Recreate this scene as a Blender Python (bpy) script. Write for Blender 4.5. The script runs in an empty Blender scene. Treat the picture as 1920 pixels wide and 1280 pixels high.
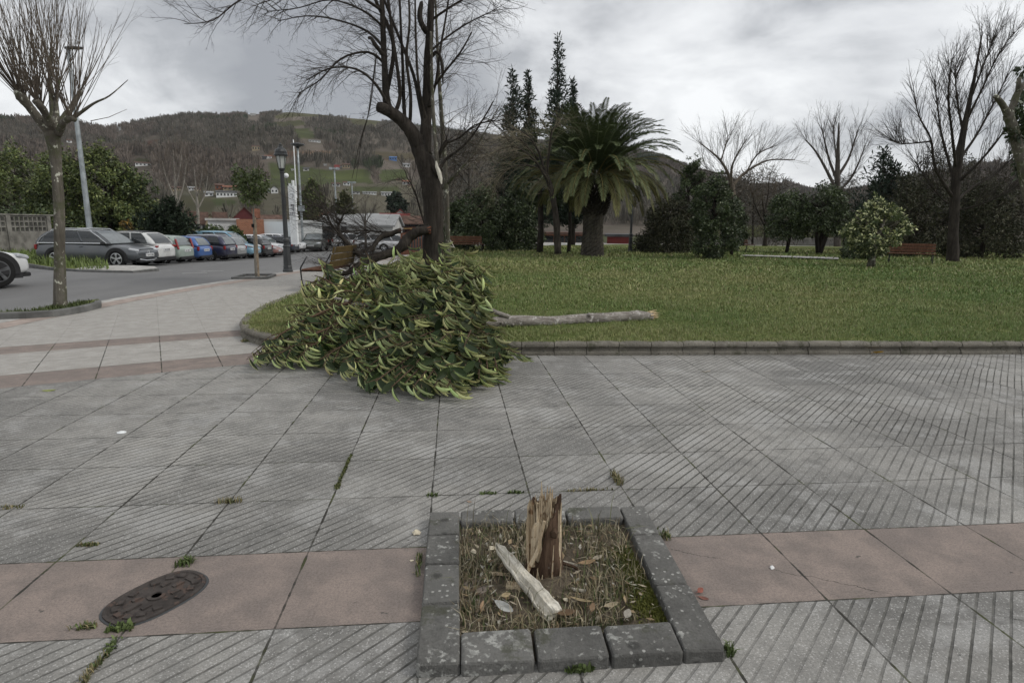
import bpy, bmesh, math, random
import numpy as np
from mathutils import Vector, Matrix, Quaternion
random.seed(7); RNG = np.random.default_rng(11)
SC = bpy.context.scene; COL = SC.collection
R = math.radians

# ------------------------------------------------------------ camera
F = 1130.0; PITCH = math.atan(218/F); ROLL = .010; YAW = -.097; EYE = 1.635
_cy, _sy = math.cos(YAW), math.sin(YAW)
FW = Vector((-_sy*math.cos(PITCH), _cy*math.cos(PITCH), -math.sin(PITCH)))
RT = Vector((_cy, _sy, 0)); UP = RT.cross(FW)
RT, UP = math.cos(ROLL)*RT + math.sin(ROLL)*UP, -math.sin(ROLL)*RT + math.cos(ROLL)*UP
CAM = Vector((0, 0, EYE)); HF = Vector((-_sy, _cy, 0)); HR = Vector((_cy, _sy, 0))
cd = bpy.data.cameras.new('camera'); cam = bpy.data.objects.new('camera', cd); COL.objects.link(cam)
cd.sensor_width = 36; cd.sensor_fit = 'HORIZONTAL'; cd.lens = 36*F/1920; cd.clip_start = .05; cd.clip_end = 6000
m = Matrix((RT, UP, -FW)).transposed().to_4x4(); m.translation = CAM; cam.matrix_world = m
SC.camera = cam
def ray(x, y): return FW + RT*((x-960)/F) - UP*((y-640)/F)
def G(x, y, z=0.0):
    r = ray(x, y); return CAM + r*((z-EYE)/r.z)
def D(x, y, d):
    r = ray(x, y); return CAM + r*(d/r.dot(HF))
def px_np(P):
    d = P - np.array(CAM); z = d @ np.array(FW); z = np.where(z < .01, .01, z)
    return 960 + F*(d @ np.array(RT))/z, 640 - F*(d @ np.array(UP))/z

# ------------------------------------------------------------ sky and sun
SUN_EL, SUN_AZ = R(42), R(105)          # soft sun behind cloud, to the right
W = bpy.data.worlds.new('World'); SC.world = W; W.use_nodes = True
def world():
    nt = W.node_tree; nt.nodes.clear(); n = nt.nodes.new; L = nt.links.new
    out = n('ShaderNodeOutputWorld'); bg = n('ShaderNodeBackground'); bg.inputs[1].default_value = 1
    sky = n('ShaderNodeTexSky'); sky.sky_type = 'NISHITA'; sky.sun_disc = False
    sky.sun_elevation = SUN_EL; sky.sun_rotation = SUN_AZ
    tc = n('ShaderNodeTexCoord'); sep = n('ShaderNodeSeparateXYZ'); L(tc.outputs['Generated'], sep.inputs[0])
    def M(op, a, b=None, c=None):
        k = n('ShaderNodeMath'); k.operation = op
        for i, v in enumerate((a, b, c)):
            if v is None: continue
            if isinstance(v, (int, float)): k.inputs[i].default_value = v
            else: L(v, k.inputs[i])
        return k.outputs[0]
    zz = M('ADD', M('MAXIMUM', sep.outputs[2], 0.0), 0.26)
    cx = M('DIVIDE', sep.outputs[0], zz); cy = M('DIVIDE', sep.outputs[1], zz)
    cmb = n('ShaderNodeCombineXYZ'); L(cx, cmb.inputs[0]); L(cy, cmb.inputs[1])
    def noise(scale, detail, rough, off, dist=0.0):
        mp = n('ShaderNodeMapping'); mp.inputs['Location'].default_value = off; L(cmb.outputs[0], mp.inputs[0])
        t = n('ShaderNodeTexNoise'); t.inputs['Scale'].default_value = scale; t.inputs['Detail'].default_value = detail
        t.inputs['Roughness'].default_value = rough; t.inputs['Distortion'].default_value = dist; L(mp.outputs[0], t.inputs[0])
        return t.outputs[0]
    def blob(px, py, w, amp):           # a broad cloud mass in one compass direction of the sky
        d = ray(px, py).normalized(); vm = n('ShaderNodeVectorMath'); vm.operation = 'DOT_PRODUCT'
        L(tc.outputs['Generated'], vm.inputs[0]); vm.inputs[1].default_value = d
        a = M('SUBTRACT', 1.0, vm.outputs['Value'])
        return M('MULTIPLY', M('EXPONENT', M('MULTIPLY', a, -1.0/(1-math.cos(R(w))))), amp)
    v = M('MULTIPLY', M('SUBTRACT', noise(.9, 8, .52, (3.1, 1.7, 0), .5), .5), 1.55)
    v = M('ADD', v, M('MULTIPLY', M('SUBTRACT', noise(2.1, 7, .55, (7.1, 2.2, 0), .5), .5), 1.75))
    v = M('ADD', v, M('MULTIPLY', M('SUBTRACT', noise(5.5, 6, .6, (1.1, 9.2, 0), .3), .5), .45))
    v = M('ADD', v, .60)
    for b in ((330, 20, 12, -.50), (700, 60, 12, -.34), (60, 40, 10, -.16), (250, 160, 6, .62), (60, 190, 6, .34), (480, 190, 6, .16), (1250, 130, 11, .16), (1050, 20, 8, .14),
              (1330, 250, 8, .22), (1560, 190, 6, -.10), (1700, 250, 7, -.06), (1420, 160, 5, -.08), (1230, 60, 5, -.14), (1880, 60, 8, .06), (1120, 120, 4, -.06), (1480, 330, 5, .22)):
        v = M('ADD', v, blob(*b))
    rp = n('ShaderNodeValToRGB'); L(v, rp.inputs[0])
    e = rp.color_ramp.elements; e[0].position = .0; e[0].color = (.275, .285, .305, 1); e[1].position = 1; e[1].color = (.79, .80, .805, 1)
    k = e.new(.30); k.color = (.365, .375, .392, 1); k = e.new(.62); k.color = (.595, .605, .618, 1)
    mul = n('ShaderNodeMixRGB'); mul.blend_type = 'MULTIPLY'; mul.inputs[0].default_value = 1
    L(sky.outputs[0], mul.inputs[1]); mul.inputs[2].default_value = (.1, .1, .1, 1)
    mx = n('ShaderNodeMixRGB'); mx.inputs[0].default_value = .94; L(mul.outputs[0], mx.inputs[1]); L(rp.outputs[0], mx.inputs[2])
    L(mx.outputs[0], bg.inputs[0]); L(bg.outputs[0], out.inputs[0])
world()
sd = bpy.data.lights.new('sun', 'SUN'); sd.energy = 1.2; sd.angle = R(22); sd.color = (1, .96, .9)
sun = bpy.data.objects.new('sun', sd); COL.objects.link(sun)
sdir = Vector((math.sin(SUN_AZ)*math.cos(SUN_EL), math.cos(SUN_AZ)*math.cos(SUN_EL), math.sin(SUN_EL)))
sun.rotation_euler = sdir.to_track_quat('Z', 'Y').to_euler()
vs = SC.view_settings; vs.view_transform = 'Standard'; vs.look = 'None'; vs.exposure = .45; vs.gamma = 1; vs.use_curve_mapping = False
SC.cycles.max_bounces = 6; SC.cycles.diffuse_bounces = 3; SC.cycles.transparent_max_bounces = 8; SC.cycles.use_denoising = True

# ------------------------------------------------------------ helpers
def tag(o, label=None, cat=None, group=None, kind=None):
    if label: o['label'] = label
    if cat: o['category'] = cat
    if group: o['group'] = group
    if kind: o['kind'] = kind
    return o
def empty(name, loc, label, cat, group=None, rz=0):
    o = bpy.data.objects.new(name, None); COL.objects.link(o); o.empty_display_size = .2
    o.location = loc; o.rotation_euler = (0, 0, rz)
    return tag(o, label, cat, group)
def link(name, me, mats, parent=None):
    for k in (mats if isinstance(mats, (list, tuple)) else [mats]): me.materials.append(k)
    o = bpy.data.objects.new(name, me); COL.objects.link(o)
    if parent is not None: o.parent = parent
    return o
def kids(o): return [c for c in COL.objects if c.parent is o]
def copy_tree(o, parent=None):
    c = o.copy(); COL.objects.link(c)
    if parent is not None: c.parent = parent
    for ch in list(o.children): copy_tree(ch, c)
    return c
class MB:
    """collects shapes and links them as one mesh"""
    def __init__(s): s.v = []; s.f = []; s.m = []; s.c = []
    def add(s, v, f, mi=0, col=None):
        n = len(s.v); s.v.extend([tuple(p) for p in v])
        for q in f: s.f.append(tuple(i+n for i in q)); s.m.append(mi); s.c.append(col or (1, 1, 1))
    def box(s, c, d, rz=0.0, mi=0, taper=1.0, rot=None, bev=0.0):
        hx, hy, hz = d[0]/2, d[1]/2, d[2]/2
        if bev > 0:
            pts = []
            for z, k in ((-hz, bev), (-hz+bev, 0), (hz-bev, 0), (hz, bev)):
                x, y = hx-k, hy-k; b = bev
                pts += [(x-b, -y, z), (x, -y+b, z), (x, y-b, z), (x-b, y, z), (-x+b, y, z), (-x, y-b, z), (-x, -y+b, z), (-x+b, -y, z)]
            f = [tuple(range(7, -1, -1)), tuple(range(24, 32))]
            for r in range(3):
                for i in range(8): j = (i+1) % 8; f.append((r*8+i, r*8+j, r*8+8+j, r*8+8+i))
        else:
            t = taper
            pts = [(-hx, -hy, -hz), (hx, -hy, -hz), (hx, hy, -hz), (-hx, hy, -hz), (-hx*t, -hy*t, hz), (hx*t, -hy*t, hz), (hx*t, hy*t, hz), (-hx*t, hy*t, hz)]
            f = [(3, 2, 1, 0), (4, 5, 6, 7), (0, 1, 5, 4), (1, 2, 6, 5), (2, 3, 7, 6), (3, 0, 4, 7)]
        mt = rot if rot is not None else Matrix.Rotation(rz, 3, 'Z')
        c = Vector(c); s.add([c + mt @ Vector(p) for p in pts], f, mi)
    def tube(s, path, rad, sides=8, mi=0, cap=True, col=None, wob=0.0):
        path = [Vector(p) for p in path]; n = len(path)
        if not isinstance(rad, (list, tuple)): rad = [rad]*n
        t = (path[1]-path[0]).normalized(); a = t.orthogonal().normalized()
        vs_ = []
        for i, p in enumerate(path):
            t = (path[min(i+1, n-1)] - path[max(i-1, 0)])
            t = t.normalized() if t.length > 1e-9 else Vector((0, 0, 1))
            a = (a - t*a.dot(t)); a = a.normalized() if a.length > 1e-6 else t.orthogonal().normalized()
            b = t.cross(a)
            for k in range(sides):
                th = 2*math.pi*k/sides; r = rad[i]*(1 + (random.uniform(-wob, wob) if wob else 0))
                vs_.append(p + a*(r*math.cos(th)) + b*(r*math.sin(th)))
        f = []
        for i in range(n-1):
            for k in range(sides):
                j = (k+1) % sides; f.append((i*sides+k, i*sides+j, (i+1)*sides+j, (i+1)*sides+k))
        if cap: f.append(tuple(range(sides-1, -1, -1))); f.append(tuple((n-1)*sides+k for k in range(sides)))
        s.add(vs_, f, mi, col)
    def lathe(s, prof, c=(0, 0, 0), sides=16, mi=0, sq=None):
        c = Vector(c); v = []; n = len(prof)
        for r, z in prof:
            for k in range(sides):
                th = 2*math.pi*(k+.5)/sides; v.append(c + Vector((r*math.cos(th), r*math.sin(th), z)))
        f = [(i*sides+k, i*sides+(k+1) % sides, (i+1)*sides+(k+1) % sides, (i+1)*sides+k) for i in range(n-1) for k in range(sides)]
        f.append(tuple(range(sides-1, -1, -1))); f.append(tuple((n-1)*sides+k for k in range(sides)))
        s.add(v, f, mi)
    def prism(s, poly, z0, z1, mi=0):
        n = len(poly); v = [(p[0], p[1], z0) for p in poly] + [(p[0], p[1], z1) for p in poly]
        s.add(v, [tuple(range(n-1, -1, -1)), tuple(range(n, 2*n))] + [(i, (i+1) % n, n+(i+1) % n, n+i) for i in range(n)], mi)
    def loft(s, rings, mi=0, closed=True, caps=True):
        n = len(rings[0]); v = [p for r in rings for p in r]
        f = []
        for i in range(len(rings)-1):
            for k in range(n if closed else n-1):
                j = (k+1) % n; f.append((i*n+k, i*n+j, (i+1)*n+j, (i+1)*n+k))
        if caps: f.append(tuple(range(n-1, -1, -1))); f.append(tuple((len(rings)-1)*n+k for k in range(n)))
        s.add(v, f, mi)
    def build(s, name, mats, parent=None, smooth=False, col=False, sub=0, origin=None):
        me = bpy.data.meshes.new(name)
        vv = s.v
        if origin is not None: vv = [(p[0]-origin[0], p[1]-origin[1], p[2]-origin[2]) for p in s.v]
        me.from_pydata(vv, [], s.f)
        me.polygons.foreach_set('material_index', s.m)
        if col:
            at = me.color_attributes.new('Col', 'FLOAT_COLOR', 'CORNER')
            arr = np.ones((len(me.loops), 4), np.float32); i = 0
            ln = np.empty(len(me.polygons), np.int32); me.polygons.foreach_get('loop_total', ln)
            arr[:, :3] = np.repeat(np.array(s.c, np.float32), ln, axis=0)
            at.data.foreach_set('color', arr.ravel())
        if smooth: me.polygons.foreach_set('use_smooth', [True]*len(me.polygons))
        me.update()
        o = link(name, me, mats, parent)
        if origin is not None: o.location = origin
        if sub:
            md = o.modifiers.new('sub', 'SUBSURF'); md.levels = md.render_levels = sub
        return o
def np_mesh(name, V, faces, mats, parent=None, col=None, smooth=False, mi=None):
    """V (n,3); faces: list of (k-gon index array); col per face"""
    me = bpy.data.meshes.new(name); me.vertices.add(len(V)); me.vertices.foreach_set('co', np.asarray(V, np.float32).ravel())
    loops = np.concatenate([f.ravel() for f in faces]).astype(np.int32)
    tot = np.concatenate([np.full(len(f), f.shape[1], np.int32) for f in faces])
    me.loops.add(len(loops)); me.loops.foreach_set('vertex_index', loops)
    st = np.concatenate([[0], np.cumsum(tot)[:-1]]).astype(np.int32)
    me.polygons.add(len(tot)); me.polygons.foreach_set('loop_start', st)
    if mi is not None: me.polygons.foreach_set('material_index', mi.astype(np.int32))
    if smooth: me.polygons.foreach_set('use_smooth', np.ones(len(tot), bool))
    me.update(calc_edges=True)
    if col is not None:
        at = me.color_attributes.new('Col', 'FLOAT_COLOR', 'CORNER'); arr = np.ones((len(loops), 4), np.float32)
        arr[:, :3] = np.repeat(col, tot, axis=0); at.data.foreach_set('color', arr.ravel())
    me.validate(verbose=False)
    return link(name, me, mats, parent)

# ------------------------------------------------------------ materials
class NT:
    def __init__(s, name):
        s.mat = bpy.data.materials.new(name); s.mat.use_nodes = True; s.nt = s.mat.node_tree
        s.b = s.nt.nodes['Principled BSDF']; s.tc = None
    def n(s, t, **kw):
        k = s.nt.nodes.new(t)
        for a, v in kw.items(): setattr(k, a, v)
        return k
    def set(s, sock, v):
        if isinstance(v, (int, float)): sock.default_value = v
        elif isinstance(v, (tuple, list, Vector)): sock.default_value = (tuple(v) + (1,))[:len(sock.default_value)] if len(v) == 3 and len(sock.default_value) == 4 else tuple(v)
        else: s.nt.links.new(v, sock)
    def m(s, op, a, b=None, c=None, clamp=False):
        k = s.n('ShaderNodeMath', operation=op, use_clamp=clamp)
        for i, v in enumerate((a, b, c)):
            if v is not None: s.set(k.inputs[i], v)
        return k.outputs[0]
    def obj(s):
        if s.tc is None: s.tc = s.n('ShaderNodeTexCoord')
        return s.tc.outputs['Object']
    def mapped(s, vec, sc=(1, 1, 1), rot=(0, 0, 0), loc=(0, 0, 0)):
        k = s.n('ShaderNodeMapping'); s.set(k.inputs[0], vec); k.inputs['Scale'].default_value = sc; k.inputs['Rotation'].default_value = rot; k.inputs['Location'].default_value = loc
        return k.outputs[0]
    def noise(s, scale, detail=4, rough=.55, vec=None, dist=0, out=0):
        k = s.n('ShaderNodeTexNoise'); s.set(k.inputs['Vector'], vec if vec is not None else s.obj())
        k.inputs['Scale'].default_value = scale; k.inputs['Detail'].default_value = detail; k.inputs['Roughness'].default_value = rough; k.inputs['Distortion'].default_value = dist
        return k.outputs[out]
    def voro(s, scale, feature='F1', vec=None, out='Distance', rnd=1.0):
        k = s.n('ShaderNodeTexVoronoi', feature=feature); s.set(k.inputs['Vector'], vec if vec is not None else s.obj()); k.inputs['Scale'].default_value = scale; k.inputs['Randomness'].default_value = rnd
        return k.outputs[out]
    def step(s, v, lo, hi):
        k = s.n('ShaderNodeMapRange', interpolation_type='SMOOTHSTEP'); s.set(k.inputs[0], v)
        a, b, o0, o1 = (lo, hi, 0, 1) if lo < hi else (hi, lo, 1, 0)
        k.inputs[1].default_value = a; k.inputs[2].default_value = b; k.inputs[3].default_value = o0; k.inputs[4].default_value = o1
        return k.outputs[0]
    def mix(s, fac, a, b, mode='MIX'):
        k = s.n('ShaderNodeMixRGB', blend_type=mode); s.set(k.inputs[0], fac); s.set(k.inputs[1], a); s.set(k.inputs[2], b); return k.outputs[0]
    def attr(s, name='Col'):
        k = s.n('ShaderNodeAttribute', attribute_name=name); return k.outputs['Color']
    def bump(s, h, strength=.5, dist=.02):
        k = s.n('ShaderNodeBump'); k.inputs['Strength'].default_value = strength; k.inputs['Distance'].default_value = dist; s.set(k.inputs['Height'], h)
        s.nt.links.new(k.outputs[0], s.b.inputs['Normal'])
    def fin(s, col, rough=.8, spec=.3, metal=0.0):
        s.set(s.b.inputs['Base Color'], col); s.set(s.b.inputs['Roughness'], rough); s.set(s.b.inputs['Specular IOR Level'], spec); s.set(s.b.inputs['Metallic'], metal)
        return s.mat
def plain(name, c, rough=.5, spec=.4, metal=0.0, var=.25, sc=3.0, bump=0.0):
    """base colour with a little worn variation"""
    t = NT(name); f = t.noise(sc, 5, .6)
    lo = tuple(k*(1-var) for k in c); hi = tuple(min(1, k*(1+var)) for k in c)
    col = t.mix(t.step(f, .3, .7), lo, hi)
    if bump: t.bump(t.noise(sc*8, 4, .6), bump, .01)
    return t.fin(col, t.m('ADD', t.m('MULTIPLY', f, .2), rough-.1), spec, metal)
def leafmat(name, rough=.5, spec=.35, trans=.0):
    t = NT(name); col = t.attr()
    col = t.mix(t.m('MULTIPLY', t.noise(6, 3), .35), col, (.02, .03, .01))
    return t.fin(col, rough, spec)
def bark(name, c1, c2, sc=9, lichen=None, lf=.62, moss=None, bstr=.9, grain=(1, 1, .16)):
    t = NT(name); v = t.mapped(t.obj(), grain)
    f = t.noise(sc*2.2, 6, .65, v, .6); g = t.noise(sc*.35, 4, .6)
    col = t.mix(t.step(f, .33, .68), c1, c2); col = t.mix(t.m('MULTIPLY', t.step(g, .4, .7), .5), col, tuple(k*.55 for k in c1))
    if lichen:
        q = t.noise(sc*1.5, 5, .7, t.mapped(t.obj(), (1, 1, .7))); col = t.mix(t.step(q, lf, lf+.05), col, lichen)
    if moss:
        q = t.noise(sc*.5, 5, .7); col = t.mix(t.m('MULTIPLY', t.step(q, .48, .6), .8), col, moss)
    t.bump(f, bstr, .02)
    return t.fin(col, .9, .15)
MAT = {}
MAT['metal_black'] = plain('black_paint', (.018, .02, .021), .4, .5)
MAT['iron_grey'] = plain('grey_iron_paint', (.034, .037, .039), .5, .5)
MAT['steel'] = plain('galvanised_steel', (.32, .35, .36), .45, .5, .5)
MAT['white'] = plain('white_paint', (.72, .74, .74), .5, .4, var=.08)
MAT['glass_dark'] = plain('dark_glass', (.012, .014, .016), .08, .6, var=.3)
MAT['rubber'] = plain('tyre_rubber', (.012, .012, .012), .8, .2)
MAT['concrete'] = plain('concrete', (.26, .25, .23), .9, .2, var=.3, sc=2, bump=.4)
# ------------------------------------------------------------ paving
def paving_mat():
    t = NT('grooved_paving'); sp = t.n('ShaderNodeSeparateXYZ'); t.nt.links.new(t.obj(), sp.inputs[0]); x, y = sp.outputs[0], sp.outputs[1]
    wob = t.m('MULTIPLY', t.m('SUBTRACT', t.noise(1.3, 3), .5), .012)
    u = t.m('DIVIDE', t.m('ADD', t.m('ADD', x, .145), wob), .6); v = t.m('DIVIDE', t.m('ADD', t.m('SUBTRACT', y, 2.885), wob), .6)
    q = t.m('ADD', t.m('MULTIPLY', x, -.4226), t.m('MULTIPLY', y, .9063))
    p = t.m('ADD', t.m('MULTIPLY', x, .9063), t.m('MULTIPLY', y, .4226))
    far = t.m('GREATER_THAN', q, 7.53)
    u2 = t.m('DIVIDE', t.m('SUBTRACT', p, .57), .61); v2 = t.m('DIVIDE', t.m('SUBTRACT', q, 7.53), .63)
    pick = lambda a, b: t.m('ADD', t.m('MULTIPLY', a, t.m('SUBTRACT', 1.0, far)), t.m('MULTIPLY', b, far))
    U, V = pick(u, u2), pick(v, v2)
    def edge(a): return t.m('MULTIPLY', t.m('ABSOLUTE', t.m('SUBTRACT', t.m('FRACT', t.m('ADD', a, .5)), .5)), .6)
    jn = t.noise(9, 4, .6)
    w = t.m('MULTIPLY', t.step(jn, .2, .75), .006)
    ju = t.m('LESS_THAN', edge(U), t.m('ADD', w, .0018)); jv = t.m('LESS_THAN', edge(V), t.m('ADD', t.m('MULTIPLY', w, .7), .0012))
    joint = t.m('MULTIPLY', t.m('MAXIMUM', ju, jv), t.m('SUBTRACT', 1.0, t.m('MULTIPLY', t.m('GREATER_THAN', q, 10.05), .8)))
    # tile identity
    cb = t.n('ShaderNodeCombineXYZ'); t.set(cb.inputs[0], t.m('FLOOR', U)); t.set(cb.inputs[1], t.m('FLOOR', V)); t.set(cb.inputs[2], far)
    wn = t.n('ShaderNodeTexWhiteNoise', noise_dimensions='3D'); t.nt.links.new(cb.outputs[0], wn.inputs[0]); tid = wn.outputs[0]
    band = lambda a, lo, hi: t.m('MULTIPLY', t.m('GREATER_THAN', a, lo), t.m('LESS_THAN', a, hi))
    near_pink = t.m('MULTIPLY', band(v, -1.0, 0.0), t.m('SUBTRACT', 1.0, far))
    pink = t.m('MAXIMUM', near_pink, t.m('MAXIMUM', band(q, 7.53, 8.17), band(q, 9.5, 10.05)))
    # diagonal grooves, seven to the tile
    gw = t.m('MULTIPLY', t.m('SUBTRACT', t.noise(4, 4), .5), .10)
    g = t.m('FRACT', t.m('ADD', t.m('ADD', t.m('MULTIPLY', t.m('SUBTRACT', u, v), 7.0), gw), t.m('MULTIPLY', tid, .16)))
    gd = t.m('ABSOLUTE', t.m('SUBTRACT', g, .5))
    wear = t.noise(.9, 4, .6)
    gd = t.m('ADD', gd, t.m('MULTIPLY', t.m('SUBTRACT', t.noise(34, 4, .7), .5), .10)); gm = t.step(gd, .105, .06)
    gm = t.m('MULTIPLY', gm, t.m('SUBTRACT', 1.0, pink))
    gm = t.m('MULTIPLY', gm, t.m('ADD', .30, t.m('MULTIPLY', t.step(wear, .36, .62), .70)))
    gm = t.m('MULTIPLY', gm, t.m('SUBTRACT', 1.0, t.m('MULTIPLY', far, .8)))
    # colour
    big = t.noise(.55, 5, .62); mid = t.noise(5, 6, .66); fine = t.noise(90, 7, .95); pit = t.voro(120)
    grey = t.mix(t.step(big, .34, .68), (.176, .171, .160), (.345, .333, .308))
    grey = t.mix(t.m('MULTIPLY', t.step(mid, .42, .66), .55), grey, (.132, .129, .121)); grey = t.mix(t.m('MULTIPLY', t.step(t.noise(2.1, 6, .7, t.mapped(t.obj(), loc=(9, 4, 0))), .50, .62), .5), grey, (.40, .395, .38))
    grey = t.mix(t.m('MULTIPLY', t.m('SUBTRACT', tid, .35), .42), grey, (.40, .388, .36))
    farc = t.mix(t.step(mid, .35, .7), (.345, .328, .30), (.435, .415, .385))
    pk = t.mix(t.step(mid, .36, .66), (.285, .232, .202), (.205, .172, .153))
    pk = t.mix(t.m('MULTIPLY', t.step(t.noise(1.4, 5, .7), .45, .65), .6), pk, (.195, .165, .150))
    col = t.mix(far, grey, farc); col = t.mix(pink, col, pk)
    col = t.mix(t.m('MULTIPLY', t.step(fine, .45, .58), .70), col, t.mix(.62, col, (.035, .035, .035)))
    col = t.mix(t.m('MULTIPLY', t.step(pit, .16, .05), t.m('ADD', .15, t.m('MULTIPLY', t.m('SUBTRACT', 1.0, far), .35))), col, (.06, .06, .058))
    chip = t.voro(200, out='Color'); ch = t.n('ShaderNodeSeparateColor'); t.nt.links.new(chip, ch.inputs[0])
    col = t.mix(t.m('MULTIPLY', t.m('GREATER_THAN', ch.outputs[0], .93), t.m('MULTIPLY', t.m('SUBTRACT', 1.0, pink), .45)), col, (.55, .54, .52))
    spot = t.step(t.noise(9, 3, .6, t.mapped(t.obj(), loc=(31, 7, 0))), .73, .76)
    col = t.mix(t.m('MULTIPLY', spot, .5), col, (.43, .425, .40))
    dk = t.step(t.noise(15, 2, .5, t.mapped(t.obj(), loc=(3, 17, 0))), .74, .77); col = t.mix(t.m('MULTIPLY', dk, .7), col, (.05, .05, .048))
    gcol = t.mix(t.step(t.noise(14, 4), .35, .7), (.052, .051, .046), (.115, .112, .10))
    col = t.mix(gm, col, gcol)
    jcol = t.mix(t.step(t.noise(3.2, 4), .53, .62), (.035, .033, .028), (.05, .055, .022))
    col = t.mix(t.m('MULTIPLY', joint, t.m('ADD', .5, t.m('MULTIPLY', t.step(jn, .3, .6), .5))), col, jcol)
    # a crack across the pink band on the right, and one on the grey
    cr = t.m('ADD', t.m('SUBTRACT', y, t.m('ADD', 3.34, t.m('MULTIPLY', x, -.52))), t.m('MULTIPLY', t.m('SUBTRACT', t.noise(6, 5, .7), .5), .10))
    crm = t.m('MULTIPLY', t.m('LESS_THAN', t.m('ABSOLUTE', cr), .0022), t.m('MULTIPLY', band(x, 1.02, 2.9), t.step(t.noise(2.2, 2), .40, .5)))
    col = t.mix(crm, col, (.035, .033, .03))
    h = t.m('SUBTRACT', t.m('ADD', t.m('MULTIPLY', fine, .22), t.m('MULTIPLY', mid, .25)), t.m('MAXIMUM', t.m('MULTIPLY', gm, 1.0), t.m('MULTIPLY', joint, 1.2)))
    t.bump(h, .75, .006)
    return t.fin(col, .82, .22)
MAT['paving'] = paving_mat()
def asphalt_mat():
    t = NT('worn_asphalt'); f = t.noise(60, 4, .7); b = t.noise(.35, 5, .6, t.mapped(t.obj(), (1, .35, 1), (0, 0, R(-14))))
    col = t.mix(t.step(b, .35, .68), (.150, .149, .148), (.195, .193, .19)); col = t.mix(t.m('MULTIPLY', t.step(f, .42, .62), .4), col, (.10, .10, .10))
    t.bump(f, .3, .006); return t.fin(col, .85, .25)
MAT['asphalt'] = asphalt_mat()
def soil_mat(name, a, b, c, sc=3):
    t = NT(name); f = t.noise(sc, 6, .65); g = t.noise(sc*9, 5, .7)
    col = t.mix(t.step(f, .35, .65), a, b); col = t.mix(t.m('MULTIPLY', t.step(g, .4, .65), .6), col, c); t.bump(g, .8, .02)
    return t.fin(col, .95, .1)
MAT['lawn'] = soil_mat('lawn_turf', (.095, .118, .034), (.135, .150, .05), (.06, .072, .022), 1.2)
MAT['ground'] = soil_mat('far_ground', (.045, .055, .022), (.07, .072, .032), (.03, .033, .016), .12)
MAT['soil'] = soil_mat('pit_soil', (.095, .078, .058), (.15, .122, .092), (.05, .042, .03), 9)

def sheet(name, poly, z, m, kind='structure'):
    bm = bmesh.new(); vs_ = [bm.verts.new((p[0], p[1], z)) for p in poly]; es = [bm.edges.new((vs_[i], vs_[(i+1) % len(vs_)])) for i in range(len(vs_))]
    bmesh.ops.triangle_fill(bm, edges=es, use_beauty=True)
    for f in bm.faces:
        if f.normal.z < 0: f.normal_flip()
    me = bpy.data.meshes.new(name); bm.to_mesh(me); bm.free(); o = link(name, me, m); return tag(o, kind=kind)
def smooth_line(pts, n=6):
    pts = [Vector((p[0], p[1], 0)) for p in pts]; out = []
    for i in range(len(pts)-1):
        p0, p1, p2, p3 = pts[max(i-1, 0)], pts[i], pts[i+1], pts[min(i+2, len(pts)-1)]
        for k in range(n):
            s = k/n
            out.append(.5*((2*p1) + (p2-p0)*s + (2*p0-5*p1+4*p2-p3)*s*s + (3*p1-p0-3*p2+p3)*s**3))
    out.append(pts[-1]); return out
LAWN_Z = .155; ROAD_Z = -.09
ROAD_EDGE = smooth_line([(-7.9, 2), (-7.75, 6), (-7.6, 10.2), (-7.42, 12.6), (-7.2, 14.4), (-6.85, 16.4), (-6.35, 18.6), (-5.75, 21.2), (-5.0, 24), (-3.9, 28), (-2.4, 33.5), (-.6, 40), (3, 52), (8, 68)], 4)
gmat = MAT['ground']
gz = -1.3
o = sheet('ground', [(-3000, -200), (3000, -200), (3000, 3000), (-3000, 3000)], gz, gmat)
# park ground beyond lawn and under it
PLAZA = [(-7.9, -8), (30, -8), (60, 6), (60, 46), (16, 60), (5.4, 60)] + [(p.x, p.y) for p in reversed(ROAD_EDGE[:-2]) if p.y < 58]
sheet('plaza_paving', PLAZA, 0.0, MAT['paving'])
mb = MB()      # the drop at the road edge, a granite kerb
kp = [(p.x, p.y) for p in ROAD_EDGE]
def sweep_strip(mb, line, prof, mi=0):
    """prof: (offset to the left of travel, z)"""
    rings = []
    for i, p in enumerate(line):
        a, b = line[max(i-1, 0)], line[min(i+1, len(line)-1)]; t = (b-a).normalized(); nrm = Vector((-t.y, t.x, 0))
        rings.append([(p.x+nrm.x*o, p.y+nrm.y*o, z) for o, z in prof])
    mb.loft(rings, mi, closed=False, caps=False)
sweep_strip(mb, ROAD_EDGE, [(-.30, .004), (-.02, .004), (.0, -.015), (.0, -1.2)])
MAT['granite'] = plain('pale_kerb_granite', (.36, .35, .33), .85, .2, var=.25, sc=4, bump=.3)
tag(mb.build('road_kerb', MAT['granite']), 'low pale granite kerb along the near edge of the road', 'kerb')
mb = MB(); sweep_strip(mb, ROAD_EDGE, [(-.72, .004), (-.30, .0045)])
MAT['pink_flat'] = plain('pink_paving', (.315, .262, .23), .85, .2, var=.2, sc=5, bump=.3)
tag(mb.build('pink_edge_band', MAT['pink_flat']), kind='structure')
def road_z(x, y):       # the road falls gently away
    d = x*HF.x+y*HF.y; return ROAD_Z-.03*max(0, min(d, 46)-18)
mb = MB(); nx, ny = 46, 60; V = [(-66+80*i/nx, -8+100*j/ny) for j in range(ny+1) for i in range(nx+1)]
mb.add([(x, y, road_z(x, y)) for x, y in V], [(j*(nx+1)+i, j*(nx+1)+i+1, (j+1)*(nx+1)+i+1, (j+1)*(nx+1)+i) for j in range(ny) for i in range(nx)])
tag(mb.build('road', MAT['asphalt'], smooth=True), kind='structure')
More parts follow.
